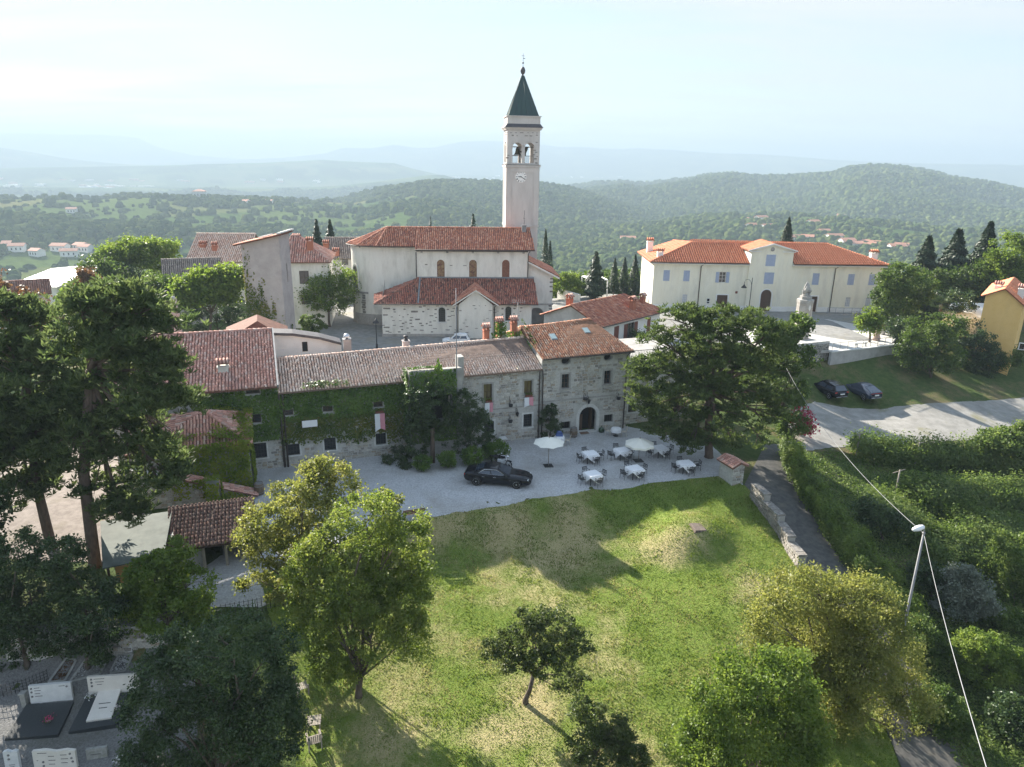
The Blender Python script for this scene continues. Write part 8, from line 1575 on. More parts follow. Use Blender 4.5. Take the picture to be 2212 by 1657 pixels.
# -- cars
def car(name,label,pos,head,L,W,H,paint,prof,cabin,wheel_r,axles,style,group=None):
 """prof: (x, z_low, z_top, half width) along the length, 0 = tail; cabin: (x, z) of rear foot, rear top, front top, front foot"""
 o=empty(name,pos,head,label,'car',group);b=MB();ring=[];n=0
 for x,zl,zt,hw in prof:
  hw *= W/2;zm=zl+(zt-zl)*.55
  half=[(hw*.86,zl),(hw*.97,zl+.1),(hw,zm),(hw*.96,zt-.07),(hw*.84,zt),(0,zt+.025)];ring.append([(x*L-L/2,y,z) for y,z in half]+[(x*L-L/2,-y,z) for y,z in half[-2::-1]]);n=len(ring[0])
 vs=[v for r in ring for v in r];fs=[(i*n+k,i*n+k+1,(i+1)*n+k+1,(i+1)*n+k) for i in range(len(ring)-1) for k in range(n-1)]+[tuple(range(n)),tuple((len(ring)-1)*n+k for k in range(n-1,-1,-1))]
 b.add(vs,fs,True);b.add([ring[i][0] for i in range(len(ring))]+[ring[i][-1] for i in range(len(ring))],[(i,i+1,i+1+len(ring),i+len(ring)) for i in range(len(ring)-1)]);body=b.build('body',paint,o)
 md=body.modifiers.new('smooth','SUBSURF');md.levels=1;md.render_levels=1
 (xa,za),(xb,zb),(xc,zc_),(xd,zd)=[(x*L-L/2,z) for x,z in cabin];wb,wt=W/2*.9,W/2*.66
 S_=lambda x,z,s,k=0.0:(x,s*(wb+(wt-wb)*(z-min(za,zd))/(H-min(za,zd))+k),z)
 xm=(xb+xc)/2;c=MB();A=[S_(xa,za,s) for s in (-1,1)];B=[S_(xb,zb-.02,s) for s in (-1,1)];Mi=[(xm,s*wt*1.02,H) for s in (-1,1)];Cc=[S_(xc,zc_-.02,s) for s in (-1,1)];Dd=[S_(xd,zd,s) for s in (-1,1)];base=[(xm,s*wb,min(za,zd)) for s in (-1,1)]
 Bc,Mc,Ccc=(xb,0,zb+.015),(xm,0,H+.02),(xc,0,zc_+.015);vs=[A[0],A[1],B[0],B[1],Mi[0],Mi[1],Cc[0],Cc[1],Dd[0],Dd[1],base[0],base[1],Bc,Mc,Ccc]
 c.add(vs,[(0,2,12,3,1),(2,4,13,12),(12,13,5,3),(4,6,14,13),(13,14,7,5),(6,8,9,7,14),(0,10,4,2),(10,8,6,4),(1,3,5,11),(11,5,7,9)],False);cab=c.build('roof',paint,o)
 def quad(nm,P,m,par,off):nrm=(Vector(P[1])-Vector(P[0])).cross(Vector(P[2])-Vector(P[0])).normalized();cen=sum((Vector(p) for p in P),Vector())/len(P);nrm=nrm if nrm.dot(cen-Vector((xm,0,.8)))>0 else-nrm;q=MB();q.add([tuple(Vector(p)+nrm*off) for p in P],[tuple(range(len(P)))]);return q.build(nm,m,par)
 lerp=lambda p,q,t:tuple(Vector(p).lerp(Vector(q),t))
 f=lambda a0,a1,b0,b1:[lerp(lerp(a0,a1,.08),lerp(b0,b1,.08),.07),lerp(lerp(a0,a1,.92),lerp(b0,b1,.92),.07),lerp(lerp(a0,a1,.92),lerp(b0,b1,.92),.93),lerp(lerp(a0,a1,.08),lerp(b0,b1,.08),.93)]
 quad('windscreen',f(Dd[0],Dd[1],Cc[0],Cc[1]),m_carglass,cab,.022);quad('rear_window',f(A[0],A[1],B[0],B[1]),m_carglass,cab,.022)
 for s in (0,1):
  lo0,lo1,hi0,hi1=lerp(A[s],base[s],.28),lerp(base[s],Dd[s],.80),lerp(B[s],Mi[s],.02),lerp(Mi[s],Cc[s],.9);z_in=.035;up=lambda p:(p[0],p[1],p[2]+z_in);dn=lambda p:(p[0],p[1],p[2]-.07);ml,mh=lerp(lo0,lo1,.49),lerp(hi0,hi1,.48)
  quad('side_window',[up(lo0),up(lerp(lo0,lo1,.465)),dn(lerp(hi0,hi1,.46)),dn(lerp(hi0,hi1,.1))],m_carglass,cab,.02);quad('side_window',[up(lerp(lo0,lo1,.51)),up(lo1),dn(lerp(hi0,hi1,.98)),dn(lerp(hi0,hi1,.5))],m_carglass,cab,.02)
  sg=-1 if s==0 else 1
  if style.get('chrome'):q=MB();q.tube([tuple(Vector(p)+Vector((0,sg*.025,0))) for p in (up(lo0),dn(lerp(hi0,hi1,.05)),dn(lerp(hi0,hi1,.5)),dn(lerp(hi0,hi1,1.0)),up(lerp(lo0,lo1,1.04)),up(lo0))],.022,5);q.build('window_trim',m_chrome,cab)
  for xx in (xm-.5,xm+.35):
   q=MB();q.box(xx-.1,sg*W/2*.965-.02,min(za,zd)-.14,xx+.1,sg*W/2*.965+.03,min(za,zd)-.115);q.build('door_handle',m_chrome if style.get('chrome') else paint,o)
  q=MB();q.bbox(xd-.42,sg*(wb+.02)-(.16 if sg<0 else 0),zd+.02,xd-.24,sg*(wb+.02)+(.16 if sg>0 else 0),zd+.15,.03);q.build('wing_mirror',paint,o)
  for ax in axles:
   x=ax*L-L/2;y=sg*(W/2-.10);w=empty('wheel',(x,y,wheel_r));w.parent=o;w.rotation_euler=(R(90)*(1 if sg<0 else-1),0,0);q=MB();q.lathe([(wheel_r*.66,-.12),(wheel_r*.96,-.11),(wheel_r,-.06),(wheel_r,.06),(wheel_r*.95,.115),(wheel_r*.68,.125)],26);q.build('tyre',m_rubber,w)
   q=MB();q.lathe([(wheel_r*.69,.05),(wheel_r*.69,.125),(wheel_r*.61,.125),(wheel_r*.6,.03)],26);
   for k in range(7):a=k*2*math.pi/7;ca,sa=math.cos(a),math.sin(a);q.add([(ca*.05-sa*.035,sa*.05+ca*.035,.11),(ca*.05+sa*.035,sa*.05-ca*.035,.11),(ca*wheel_r*.64+sa*.03,sa*wheel_r*.64-ca*.03,.118),(ca*wheel_r*.64-sa*.03,sa*wheel_r*.64+ca*.03,.118)],[(0,1,2,3)])
   q.lathe([(.06,.08),(.06,.12),(.03,.13)],10);q.build('rim',m_alloy,w);q=MB();q.lathe([(wheel_r*.62,.02),(wheel_r*.62,.025)],20);q.build('brake_disc',m_dark,w)
   q=MB();pts=[(wheel_r*1.13*math.cos(t),wheel_r*1.13*math.sin(t)) for t in np.radians(np.arange(-10,191,10))];q.add([(x+a,sg*(W/2*.985+.012),wheel_r+c_) for a,c_ in pts],[tuple(range(len(pts)))]);q.build('arch_shade',m_dark,o)  # flat dark disc painted for the shaded hollow round the wheel
 for nm,m,x,s1,z0,z1,y0,y1 in style['bits']:
  for s in ((-1,1) if s1 else (1,)):
   q=MB();q.bbox(x*L-L/2-.04,min(s*y0,s*y1)*W/2,z0,x*L-L/2+.04,max(s*y0,s*y1)*W/2,z1,.012);q.build(nm,m,o)
 return o
m_blk=mat('black_car_paint',(.006,.007,.012),rough=.12,spec=.35);m_dkgrey=mat('graphite_car_paint',(.035,.045,.07),rough=.16,spec=.4);m_wht=mat('white_car_paint',(.70,.71,.72),rough=.25)
def heading(a,c,za=0.0):p,q=gp(*a),gp(*c);return math.atan2(q[1]-p[1],q[0]-p[0]),(p+q)/2
hd,mp_=heading((1033,1049),(1116,1055));fx=np.array([-math.sin(hd),math.cos(hd)])*.8
cp_=(mp_[0]+fx[0]-.05,mp_[1]+fx[1],mp_[2]+.03)
car('parked_sedan','glossy black luxury sedan parked on the pale gravel courtyard',cp_,hd,5.1,1.9,1.42,m_blk,[(0,.45,.78,.74),(.015,.34,.93,.86),(.06,.28,.99,.94),(.16,.24,1.0,.99),(.3,.22,.96,1.0),(.5,.21,.93,1.0),(.66,.21,.93,1.0),(.78,.22,.90,1.0),(.88,.22,.83,.97),(.95,.24,.74,.86),(.985,.28,.64,.70),(1.0,.36,.54,.52)],[(.15,.98),(.30,1.35),(.50,1.37),(.69,.91)],.355,(.195,.795),{'chrome':True,'bits':[('headlight',m_lens,.955,True,.60,.70,.52,.76),('tail_light',m_red,.018,True,.72,.84,.60,.82),('grille',m_dark,.992,False,.42,.6,-.3,.3),('number_plate',m_plate,.0,False,.52,.62,-.28,.28),('fender_vent',m_chrome,.70,True,.62,.64,.985,.995)]})
SUVP=[(0,.5,.85,.80),(.02,.38,1.0,.92),(.08,.32,1.06,.97),(.25,.3,1.06,1.0),(.5,.3,1.04,1.0),(.7,.3,1.03,1.0),(.82,.3,1.0,.98),(.92,.32,.92,.92),(.98,.38,.8,.8),(1,.45,.65,.66)]
REAR=[('tail_light',m_red,.02,True,.86,1.0,.62,.88),('number_plate',m_plate,-.002,False,.72,.84,-.28,.28),('rear_bumper',m_greypipe,.005,False,.42,.5,-.72,.72),('headlight',m_lens,.95,True,.72,.84,.6,.84)]
p=gp(1800,856);c2=gp(1780,838);hsu=math.atan2(c2[1]-p[1],c2[0]-p[0]);car('parked_suv','black estate style off roader parked left on the dry grass',(p[0]-.5,p[1]+.6,p[2]+.02),R(106),4.8,1.93,1.7,m_blk,SUVP,[(.03,1.05),(.13,1.62),(.55,1.66),(.72,1.03)],.37,(.19,.80),{'bits':REAR},'cars on the dry grass')
p=gp(1856,858);car('parked_coupe_suv','graphite sloping roof crossover parked right on the dry grass',(p[0]+.3,p[1]+.5,p[2]+.02),R(108),4.7,1.9,1.6,m_dkgrey,SUVP,[(.01,1.02),(.27,1.52),(.52,1.58),(.73,1.02)],.37,(.19,.80),{'bits':[('light_bar',m_red,.012,False,.96,1.0,-.8,.8)]+REAR[1:]},'cars on the dry grass')
p=gp(985,740);pz=at_z(985,733,1.75);car('parked_hatchback','small old white hatchback parked beside the church wall',(pz[0],pz[1]+.3,gz(pz[0],pz[1])+.02),R(184),3.5,1.5,1.44,m_wht,[(0,.4,.8,.86),(.02,.32,.88,.95),(.1,.28,.9,1),(.5,.28,.88,1),(.72,.28,.87,1),(.9,.3,.78,.96),(.98,.34,.68,.9),(1,.4,.6,.86)],[(.02,.88),(.10,1.38),(.55,1.4),(.74,.87)],.27,(.2,.78),{'bits':[('headlight',m_lens,.99,True,.5,.62,.6,.88),('tail_light',m_red,.005,True,.55,.75,.72,.9),('number_plate',m_plate,0,False,.42,.52,-.3,.3)]})
# -- motorcycle behind the black car
p=gp(1082,1006);hm=R(-38);mo=empty('motorcycle',(p[0],p[1],p[2]+.02),hm,'black chromed cruiser motorcycle standing behind the black sedan','motorcycle')
for x,nm in ((-.75,'rear'),(.8,'front')):
 b=MB();b.tube([(x+.29*math.cos(t),0,.32+.29*math.sin(t)) for t in np.radians(np.arange(0,361,20))],.055,7,caps=False);w=b.build('wheel',m_rubber,mo);b=MB()
 for k in range(8):a=k*math.pi/4;b.tube([(x,0,.32),(x+.25*math.cos(a),0,.32+.25*math.sin(a))],.01,4)
 b.build('spokes',m_chrome,w)
b=MB();b.lathe([(.03,-.35),(.14,-.2),(.17,.05),(.12,.3),(.03,.36)],10);b.M=None;me=b.mesh('fuel_tank',m_blk);link('fuel_tank',me,mo,(.15,0,.82),(0,R(84),0));b=MB();b.bbox(-.75,-.16,.62,-.05,.16,.76,.05);b.build('seat',m_rubber,mo);b=MB();b.bbox(-.2,-.2,.3,.35,.2,.62,.06);b.build('engine',m_alloy,mo);b=MB();b.tube([(.1,.2,.35),(-.4,.24,.3),(-1.0,.24,.32)],.05,7);b.tube([(.15,.2,.5),(-.3,.26,.42),(-.9,.26,.44)],.045,7);b.build('exhaust',m_chrome,mo)
b=MB();b.tube([(.8,.1,.32),(.55,.1,1.0)],.03,6);b.tube([(.8,-.1,.32),(.55,-.1,1.0)],.03,6);b.tube([(.3,-.42,1.12),(.52,-.25,1.05),(.52,.25,1.05),(.3,.42,1.12)],.02,6);b.build('fork',m_chrome,mo);b=MB();b.lathe([(.02,0),(.1,.04),(.11,.14),(.06,.2)],12);link('headlight',b.mesh('headlight',m_chrome),mo,(.78,0,.92),(0,R(-70),0));b=MB()
for s in (-1,1):b.tube([(.4,s*.38,1.12),(.42,s*.45,1.32)],.01,4);b.lathe([(.02,0),(.07,.01),(.07,.03),(.02,.04)],8,(.42,s*.47,1.32))
b.build('mirror',m_chrome,mo);b=MB();b.bbox(-1.05,-.11,.58,-.5,.11,.64,.04);b.bbox(.5,-.1,.6,1.05,.1,.66,.03);b.build('mudguard',m_blk,mo)
# -- lawn: bench at the gravel edge, wooden armchair and table
p=gp(893,1120);o=empty('park_bench',tuple(p),R(200),'dark slatted bench at the edge between gravel and lawn','bench')
for x in (-.6,.6):b=MB();b.box(x-.03,-.2,0,x+.03,.25,.42);b.tube([(x,.22,.4),(x,.32,.85)],.025,5);b.build('leg',m_iron,o)
for k in range(4):b=MB();b.box(-.75,-.2+k*.11,.42,.75,-.2+k*.11+.085,.45);b.build('seat_slat',m_wood,o)
for k in range(3):b=MB();b.box(-.75,.235+k*.03,.52+k*.12,.75,.26+k*.03,.61+k*.12);b.build('back_slat',m_wood,o)
z4=lambda x,y:(483.8+.417*x,950+.417*y);p=gp(*z4(470,1590));o=empty('garden_armchair',tuple(p),R(205),'weathered teak armchair on the shaded lawn','chair')
for x,y,h in ((-.29,-.27,.62),(.29,-.27,.62),(-.29,.27,.9),(.29,.27,.9)):b=MB();b.box(x-.03,y-.03,0,x+.03,y+.03,h);b.build('leg',m_oldwood,o)
for k in range(6):b=MB();b.box(-.27,-.28+k*.095,.4,.27,-.28+k*.095+.07,.425);b.build('seat_slat',m_oldwood,o)
for k in range(6):b=MB();b.box(-.25+k*.09,.255,.45,-.25+k*.09+.055,.285,.88);b.build('back_slat',m_oldwood,o)
for s in (-1,1):b=MB();b.box(s*.3-.05,-.32,.62,s*.3+.05,.28,.65);b.build('armrest',m_oldwood,o)
p=gp(*z4(470,1495));o=empty('garden_table',tuple(p),R(12),'small square weathered teak table beside the armchair','table')
for k in range(5):b=MB();b.box(-.33+k*.134,-.33,.48,-.33+k*.134+.12,.33,.505);b.build('top_slat',m_oldwood,o)
for x in (-.28,.28):
 for y in (-.28,.28):b=MB();b.box(x-.03,y-.03,0,x+.03,y+.03,.48);b.build('leg',m_oldwood,o)
p=gp(*z4(405,1310));o=empty('garden_armchair',tuple(p),R(120),'second teak armchair mostly hidden under the walnut','chair',None)
for x,y,h in ((-.29,-.27,.62),(.29,-.27,.62),(-.29,.27,.9),(.29,.27,.9)):b=MB();b.box(x-.03,y-.03,0,x+.03,y+.03,h);b.build('leg',m_oldwood,o)
for k in range(6):b=MB();b.box(-.27,-.28+k*.095,.4,.27,-.28+k*.095+.07,.425);b.build('seat_slat',m_oldwood,o)
# -- lamp post by the lane with its cables
lt=at_depth(1996,1150,33.5);g=gz(lt[0],lt[1]);lo=empty('lamp_post',(lt[0],lt[1],g),0,'tall grey street lamp post with egg shaped white lamp','street lamp');h=lt[2]-g
b=MB();b.tube([(0,0,-.2),(0,0,h*.45),(0,0,h)],[.09,.075,.05],10);b.build('pole',m_greypipe,lo);b=MB();b.tube([(0,0,h-.05),(0,0,h+.12),(-.12,0,h+.2)],.035,6);b.build('arm',m_greypipe,lo)
b=MB();b.lathe([(.03,-.32),(.09,-.27),(.13,-.11),(.14,.04),(.10,.21),(.04,.26)],14);me=b.mesh('lamp_head',mat('lamp_head_white',(.72,.74,.76),rough=.3));link('lamp_head',me,lo,(-.28,0,h+.22),(0,R(70),0));b=MB();b.lathe([(.05,-.05),(.08,0),(.06,.06)],8,(0,0,h-.05));b.build('clamp',m_greypipe,lo)
def cable(a,c,sag,label,r=.011,n=18):
 a,c=Vector(a),Vector(c);pts=[a.lerp(c,i/n)-Vector((0,0,sag*4*(i/n)*(1-i/n))) for i in range(n+1)];o=empty('overhead_cable',tuple(a),0,label,'cable','overhead cables');MB().tube([p-a for p in pts],r,5).build('wire',mat('pale_cable',(.30,.30,.30),rough=.6) if 'pale_cable' not in MATS else MATS['pale_cable'],o)
tip=(lt[0],lt[1],lt[2]-.05);cable(tip,at_depth(1690,778,63),1.1,'pale overhead cable running from the lamp post up to the trees');cable(tip,at_depth(2150,1720,15),.25,'pale overhead cable dropping from the lamp post past the corner')
# -- grave stones
cz_=lambda x,y:(.25*x,1278.7+.25*y)
m_marble=mat('white_marble',(.58,.585,.58),(.66,.66,.65),scale=3,rough=.45,col3=(.46,.465,.45),scale3=.9,fac3=(.55,.8));m_granite=mat('black_granite',(.035,.04,.042),(.05,.055,.058),scale=20,rough=.35);m_pale=mat('pale_marble',(.64,.60,.54),(.70,.66,.60),scale=2,rough=.5);m_oldst=mat('mossy_stone',(.25,.25,.23),(.34,.34,.32),scale=5,rough=.9,col3=(.16,.17,.13),scale3=1.5,fac3=(.5,.7));m_ink=mat('engraving',(.09,.085,.08),rough=.8);m_oval=mat('portrait_oval',(.10,.10,.10),(.24,.23,.22),scale=14,rough=.3)
def stone_slab(name,label,pl,pr,top,th,mt,lines,ovals=(),lift=0.0,group='graves of the cemetery',lean=R(4),feet=False,wavy=False):
 a,c=gp(*pl),gp(*pr);d=c-a;L=math.hypot(d[0],d[1]);an=math.atan2(d[1],d[0]);F=Frame(a[0],a[1],an,min(a[2],c[2]));H_=F.on(top[0],top[1])[1]-lift;o=empty(name,(a[0],a[1],F.z),an,label,'gravestone',group)
 b=MB();pts=[(0,lift),(L,lift)]+([(L,lift+H_*.94),(L*.8,lift+H_),(L*.55,lift+H_*.93),(L*.3,lift+H_*1.02),(0,lift+H_*.97)] if wavy else [(L,lift+H_),(0,lift+H_)]);b.M=Matrix.Rotation(-lean,4,'X');b.prism(pts,0,th);b.build('slab',mt,o)
 if feet:
  for x in (L*.2,L*.78):b=MB();b.box(x,.01,-.1,x+.14,th-.01,lift);b.build('foot',mt,o)
 b=MB();b.M=Matrix.Rotation(-lean,4,'X')
 for x0,x1,z in lines:b.box(L*x0,-.008,lift+H_*z-.014,L*x1,-.002,lift+H_*z+.014)
 if lines:b.build('inscription',m_ink,o)
 for x,z in ovals:b=MB();b.M=Matrix.Rotation(-lean,4,'X') @ Matrix.Translation((L*x,-.004,lift+H_*z)) @ Matrix.Rotation(R(90),4,'X');b.lathe([(.055,-.006),(.055,.01)],14);b.build('portrait',m_oval,o)
 return o,F,L
stone_slab('gravestone','small white headstone with dark lettering before the old wall',cz_(1035,548),cz_(1142,528),cz_(1015,432),.1,m_marble,[(.1,.45,.92),(.35,.95,.82),(.2,.8,.7),(.45,.9,.58),(.45,.95,.52)])
stone_slab('gravestone','long pale marble slab raised on two feet',cz_(775,920),cz_(1205,860),cz_(742,748),.14,m_pale,[(.13,.34,.87),(.15,.32,.7),(.18,.28,.55)],[(.08,.86),(.08,.68),(.08,.48)],.22,feet=True)
stone_slab('gravestone','weathered white slab with stone pillar at its left end',cz_(270,985),cz_(632,945),cz_(252,825),.16,m_marble,[(.13,.26,.87),(.13,.28,.72),(.13,.26,.55),(.13,.3,.4),(.72,.86,.87)],[(.06,.85),(.06,.65),(.06,.4),(.9,.82)],.12,feet=True)
stone_slab('gravestone','rose tinted slab with two columns of lettering in the front row',cz_(300,1540),cz_(668,1530),cz_(285,1385),.14,m_pale,[(.12,.34,.87),(.36,.5,.7),(.36,.52,.5),(.36,.5,.3),(.65,.8,.75),(.65,.82,.55),(.65,.8,.35),(.08,.12,.5)],[(.23,.42),(.23,.22),(.88,.8),(.9,.58),(.92,.4)],wavy=True)
stone_slab('gravestone','narrow upright white stone in the left corner of the cemetery',cz_(50,1545),cz_(175,1540),cz_(40,1390),.16,m_marble,[(.3,.7,.3),(.3,.65,.2)],[(.35,.8),(.35,.6)],wavy=True)
stone_slab('gravestone','low worn grey stone partly behind the holm oak',cz_(752,1460),cz_(930,1430),cz_(745,1372),.16,m_oldst,[(.2,.7,.5)])
def flat_grave(name,label,quad,mt,h,cover=None):
 P=[gp(*q) for q in quad];c=sum(P)/4;o=empty(name,tuple(c),0,label,'grave','graves of the cemetery');b=MB();A_=np.array([[p[0]-c[0],p[1]-c[1],1] for p in P]);cf_=np.linalg.lstsq(A_,np.array([p[2]-c[2] for p in P]),rcond=None)[0];pl_=lambda p,k:(p[0]-c[0],p[1]-c[1],float(cf_ @ np.array([p[0]-c[0],p[1]-c[1],1]))+k);q=[pl_(p,h+.06) for p in P];b.slab(q,h+.5);b.build('slab',mt,o,recalc=True)
 if cover:
  Q=[gp(*k) for k in cover];b=MB();q=[pl_(p,h+.15) for p in Q];b.slab(q,.09);cv=b.build('cover',m_pale,o,recalc=True)
  e=MB();
  for r0,w in ((.35,.35),(.5,.5)):
   A,B_,C_,D_=[Vector(k) for k in q];l=A.lerp(D_,1-r0) if False else A.lerp(D_,r0);r=B_.lerp(C_,r0);s0=l.lerp(r,.5-w/2);s1=l.lerp(r,.5+w/2);t=(D_-A).normalized()*.05;up=Vector((0,0,.004));e.add([s0+up,s1+up,s1+t+up,s0+t+up],[(0,1,2,3)])
  e.build('inscription',m_ink,cv)
 return o
flat_grave('grave','dark granite grave cover before the weathered white slab',[cz_(45,1292),cz_(505,1262),cz_(640,965),cz_(235,1000)],m_granite,.12)
flat_grave('grave','black granite grave with a pale marble cover slab',[cz_(595,1235),cz_(1010,1180),cz_(1210,890),cz_(760,930)],m_granite,.16,[cz_(752,1165),cz_(972,1138),cz_(1056,886),cz_(868,905)])
for i,(qd,lab) in enumerate((([cz_(420,790),cz_(560,780),cz_(660,600),cz_(575,580)],'old sunken grave with mossy kerb near the cemetery fence'),([cz_(600,790),cz_(860,720),cz_(960,550),cz_(760,570)],'old gravel filled grave in the middle of the rear row'),([cz_(945,715),cz_(1085,690),cz_(1150,545),cz_(1030,555)],'old grave strewn with white petals below the small headstone'))):
 P=[gp(*q) for q in qd];c=sum(P)/4;o=empty('old_grave',tuple(c),0,lab,'grave','old graves of the cemetery')
 for k in range(4):a,d_=P[k]-c,P[(k+1) % 4]-c;b=MB();b.tube([(a[0],a[1],a[2]+.08),(d_[0],d_[1],d_[2]+.08)],.075,4,smooth=False);b.build('kerb_stone',m_oldst,o)
 PP=np.stack([rng.random(220),rng.random(220)],1);W_=(P[0]-c)[None]*((1-PP[:,:1])*(1-PP[:,1:]))+(P[1]-c)[None]*(PP[:,:1]*(1-PP[:,1:]))+(P[2]-c)[None]*(PP[:,:1]*PP[:,1:])+(P[3]-c)[None]*((1-PP[:,:1])*PP[:,1:]);W_[:,2]+=.07;V,Fc=leaf_quads(W_,.09,up=2);link('scattered_petals',np_mesh('scattered_petals',V,Fc,MATS['white_marble'] if i>0 else LM['rust']),o);o.children[-1]['kind']='stuff'
p=gp(*cz_(222,985));o=empty('stone_pillar',tuple(p),R(5),'short stone pillar at the left end of the weathered slab','pillar',None);b=MB();b.bbox(-.12,-.12,-.1,.12,.12,.75,.03);b.build('shaft',m_oldst,o);b=MB();b.bbox(-.16,-.16,.75,.16,.16,.85,.03);b.build('cap',m_oldst,o)
for (u,v,col,lab) in ((*cz_(430,1150),(.55,.05,.16),'pink flowers in a pot on the dark granite grave'),(*cz_(785,950),(.7,.7,.68),'white flowers beside the marble cover slab'),(*cz_(1010,1060),(.65,.6,.58),'pale flowers at the right of the cover slab'),(*cz_(1040,1500),(.7,.7,.68),'white flower bunch at the lower edge near the oak')):
 p=gp(u,v);o=empty('grave_flowers',(p[0],p[1],p[2]+.12),0,lab,'flowers','flowers on the graves');b=MB();b.lathe([(.06,0),(.09,.16),(.1,.17)],10);b.build('pot',m_oldst,o);P=rng.normal(size=(70,3))*np.array([.11,.11,.06])+np.array([0,0,.28]);V,Fc=leaf_quads(P,.075);link('blossoms',np_mesh('blossoms',V,Fc,mat('petal',col,rough=.7)),o);V,Fc=leaf_quads(rng.normal(size=(50,3))*np.array([.1,.1,.05])+np.array([0,0,.2]),.08);link('leaves',np_mesh('leaves',V,Fc,LM['green']),o)
w=[gp(*cz_(560,515)),gp(*cz_(1270,480))];WF2=Frame(w[0][0],w[0][1],math.atan2(w[1][1]-w[0][1],w[1][0]-w[0][0]),min(w[0][2],w[1][2]));L=math.hypot(*(w[1]-w[0])[:2]);o=WF2.root('cemetery_wall','crumbling old stone wall at the back of the cemetery','wall',x=L/2);b=MB();b.box(-3,0,-.5,L+1,.6,1.3);wl=b.build('wall_core',m_mortar,o);stones(wl,flat(-.004),courses(-3,L+1,-.3,lambda x:1.2+.25*math.sin(x*1.7),[],(.14,.26),(.25,.55)),m_stone,140);b=MB()
for k in range(int((L+4)/.6)):x=-3+k*.6;b.bbox(x,-.08,1.3,x+.57,.68,1.42+random.uniform(-.03,.08),.03)
b.build('coping',m_oldst,o);settle(o,L/2)
def mesh_fence(name,label,pts,h,step,cat='fence'):
 P=[gp(*p) for p in pts];o=empty(name,tuple(P[0]),0,label,cat)
 for a,c in zip(P[:-1],P[1:]):
  d=c-a;n=max(1,int(math.hypot(d[0],d[1])/step));b=MB()
  for k in range(n+1):q=a+d*k/n-P[0];(MB().tube([(q[0],q[1],q[2]-.1),(q[0],q[1],q[2]+h)],.016,4,smooth=False)).build('upright',m_iron,o)
  for z in (.15,.4,.65,.9):b.tube([tuple(a-P[0]+np.array([0,0,h*z])),tuple(c-P[0]+np.array([0,0,h*z]))],.012,4)
  b.build('rails',m_iron,o)
mesh_fence('iron_fence','black iron grid fence behind the holm oak',[(440,1345),(520,1330),(640,1305)],.95,.22);mesh_fence('iron_fence','low dark iron fence at the left edge of the cemetery',[(-10,1508),(60,1490),(105,1470)],.7,.16)
# -- vineyard posts and wires
for i,(u,v) in enumerate(((1848,990),(1975,1010),(2100,1015),(1932,1075))):p=gp(u,v);o=empty('vine_post',tuple(p),0,'weathered trellis post %s' % ('at the left end of the first vine row','in the first vine row with crossed top','in the first vine row further right','standing alone before the second vine row')[i],'post','trellis posts');b=MB();b.tube([(0,0,-.2),(.03,0,2.5)],.06,6);b.build('post',m_oldwood,o);b=MB();b.tube([(-.5,0,2.2),(.5,.1,2.5)],.035,5);b.build('cross_arm',m_oldwood,o)
# -- houses, keep and villages far off
def far_house(u,v,dpt,wd,dp,h,rz,label,group,wall=None,rf='bright'):
 d=ray(u,v);p=EYE+d*dpt;z=gz(p[0],p[1]);o=empty('far_house',(p[0],p[1],z-1),rz,label,'house',group);b=MB();b.box(-wd/2,-dp/2,-2,wd/2,dp/2,h);b.add([(-wd/2,-dp/2,h),(-wd/2,dp/2,h),(-wd/2,0,h+dp*.22)],[(0,1,2)]);b.add([(wd/2,-dp/2,h),(wd/2,dp/2,h),(wd/2,0,h+dp*.22)],[(0,1,2)]);b.build('wall',wall or m_white,o)
 b=MB();e=.7;r=h+dp*.22+.2;b.slab([(-wd/2-e,-dp/2-e,h-.1),(wd/2+e,-dp/2-e,h-.1),(wd/2+e,0,r),(-wd/2-e,0,r)],.3);b.slab([(wd/2+e,dp/2+e,h-.1),(-wd/2-e,dp/2+e,h-.1),(-wd/2-e,0,r),(wd/2+e,0,r)],.3);b.build('roof',T[rf] if False else MATS['far_roof'] if 'far_roof' in MATS else mat('far_roof',(.45,.2,.13),(.52,.26,.17),scale=.4),o)
 b=MB()
 for k in range(3):x=(k-1)*wd*.28;b.box(x-.6,-dp/2-.05,h*.35,x+.6,-dp/2+.05,h*.7)
 b.build('window',m_dark,o)
def ground_dist(u,v):
 d=ray(u,v);t=190.0
 while t<6000:
  p=EYE+d*t
  if p[2]<gz(p[0],p[1]):return t
  t *= 1.01
 return 1500
e8=lambda x,y:(1106+.5*x,259+.5*y)
right=[(1018,442),(1045,470),(1075,438),(1100,478),(1225,525),(1275,522),(1300,458),(1345,500),(1390,522),(1420,430),(1445,540),(1470,555),(1500,545),(1530,552),(1560,548),(1660,562),(1680,558),(500,530)]
ORD='first second third fourth fifth sixth seventh eighth ninth tenth eleventh twelfth thirteenth fourteenth fifteenth sixteenth seventeenth eighteenth'.split()
for i,(x,y) in enumerate(sorted(right)):u,v=e8(x,y);far_house(u,v,ground_dist(u,v),random.uniform(13,20),random.uniform(9,12),random.uniform(5,7),random.uniform(-.5,.5),'tiny white red roofed house, %s from the left in the distant valley village' % ORD[i],'houses of the valley village')
e7=lambda x,y:(.5*x,259+.5*y)
for i,(x,y) in enumerate(sorted([(45,535),(75,545),(260,548),(300,570),(350,540),(160,575),(370,552),(310,390),(1060,362),(1160,360)])):u,v=e7(x,y);far_house(u,v,ground_dist(u,v)*.98,random.uniform(11,17),random.uniform(9,11),random.uniform(5,7),random.uniform(-.5,.5),'small pale house on the left hillside, %s from the left' % ORD[i],'houses on the left hillside')
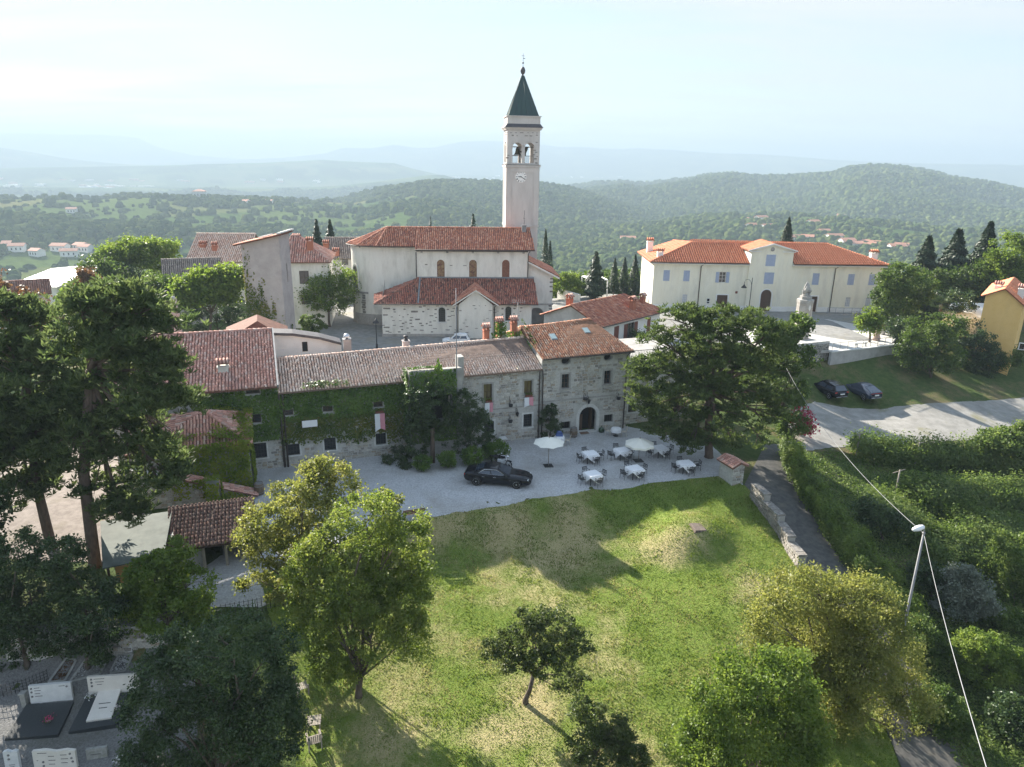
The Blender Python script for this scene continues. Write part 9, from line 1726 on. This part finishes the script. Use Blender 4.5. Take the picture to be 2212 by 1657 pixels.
dk=min(1300,ground_dist(432,432));p=EYE+ray(432,430)*dk;o=empty('hilltop_keep',(p[0],p[1],gz(p[0],p[1])-2),R(8),'square pale hilltop keep with low pyramid roof far away','castle');b=MB();b.box(-9,-9,-3,9,9,16);b.build('wall',mat('keep_wall',(.55,.56,.56),rough=.9),o);b=MB();b.add([(-9.8,-9.8,16),(9.8,-9.8,16),(9.8,9.8,16),(-9.8,9.8,16),(0,0,20)],[(0,1,4),(1,2,4),(2,3,4),(3,0,4)]);b.build('roof',MATS['far_roof'],o);b=MB()
for x in (-5,0,5):b.box(x-.8,-9.1,9,x+.8,-8.9,12)
b.build('window',m_dark,o)
# -- bits on the square and street
for (u,v,lab) in ((1905,722,'stone planter with red flowers at the square corner'),(1852,700,'stone planter at the far side of the square')):
 p=at_z(u,v,PZ);o=empty('stone_planter',(p[0],p[1],PZ),0,lab,'planter','stone planters');b=MB();b.lathe([(.35,0),(.4,.5),(.5,.9),(.45,.95)],10);b.build('pot',m_cut,o);V,Fc=leaf_quads(rng.normal(size=(120,3))*np.array([.3,.3,.18])+np.array([0,0,1.15]),.18);link('flowers',np_mesh('flowers',V,Fc,LM['pink'] if 'red' in lab else LM['rust']),o)
p=at_z(1892,735,PZ);o=empty('stone_statue',(p[0],p[1],PZ),0,'small pinkish stone garden figure beside the young tree','statue');b=MB();b.lathe([(.45,0),(.5,.35),(.36,.7),(.3,.95),(.38,1.1),(.22,1.3)],10);b.build('torso',mat('pink_stone',(.42,.3,.26),(.5,.37,.32),scale=5,bump=.5),o);b=MB();b.lathe([(.08,0),(.19,.12),(.18,.28),(.06,.38)],10,(0,0,1.28));b.build('head',MATS['pink_stone'],o)
p=gp(*zc(1790,930));TVF=Frame(p[0],p[1],0,0);x,z=HF.on(*zc(1790,870),4.4);w=HF.w(x,4.4,0);zb_=HF.on(*zc(1770,1060),4.4)[1];o=empty('tv_antenna',(w[0],w[1],zb_-1.2),HF.a,'grey comb shaped television aerial over the courtyard roofs','antenna');hh=z-zb_+1.2;b=MB();b.tube([(0,0,0),(0,0,hh)],.025,5);b.build('pole',m_greypipe,o);b=MB();b.tube([(-.55,0,hh),(.7,0,hh)],.016,4)
for k in range(7):b.tube([(-.5+k*.19,-.1,hh-.28+k*.015),(-.5+k*.19,.1,hh+.28-k*.015)],.01,4)
b.build('elements',m_greypipe,o)
for (u0,v0,u1,tp,nm) in ((*zc(1468,1230),0,zc(0,1108)[1],'small red brick chimney by the vine at the wing ridge'),(*zc(1600,1150),0,zc(0,1045)[1],'vine wrapped brick chimney with tiled hood'),(*zc(1745,1110),0,zc(0,1035)[1],'dark brick chimney with rounded cowl beside the aerial')):
 x,z=HF.on(u0,v0,4.9);zt=HF.on(u0,tp,4.9)[1];w=HF.w(x,4.9,7.0);o=empty('brick_chimney',w,HF.a,nm,'chimney','brick chimneys behind the wing roof');c=chimney(o,0,0,0,zt-7.4,.5,.5,m_brick_flat,'tile','rose','shaft')
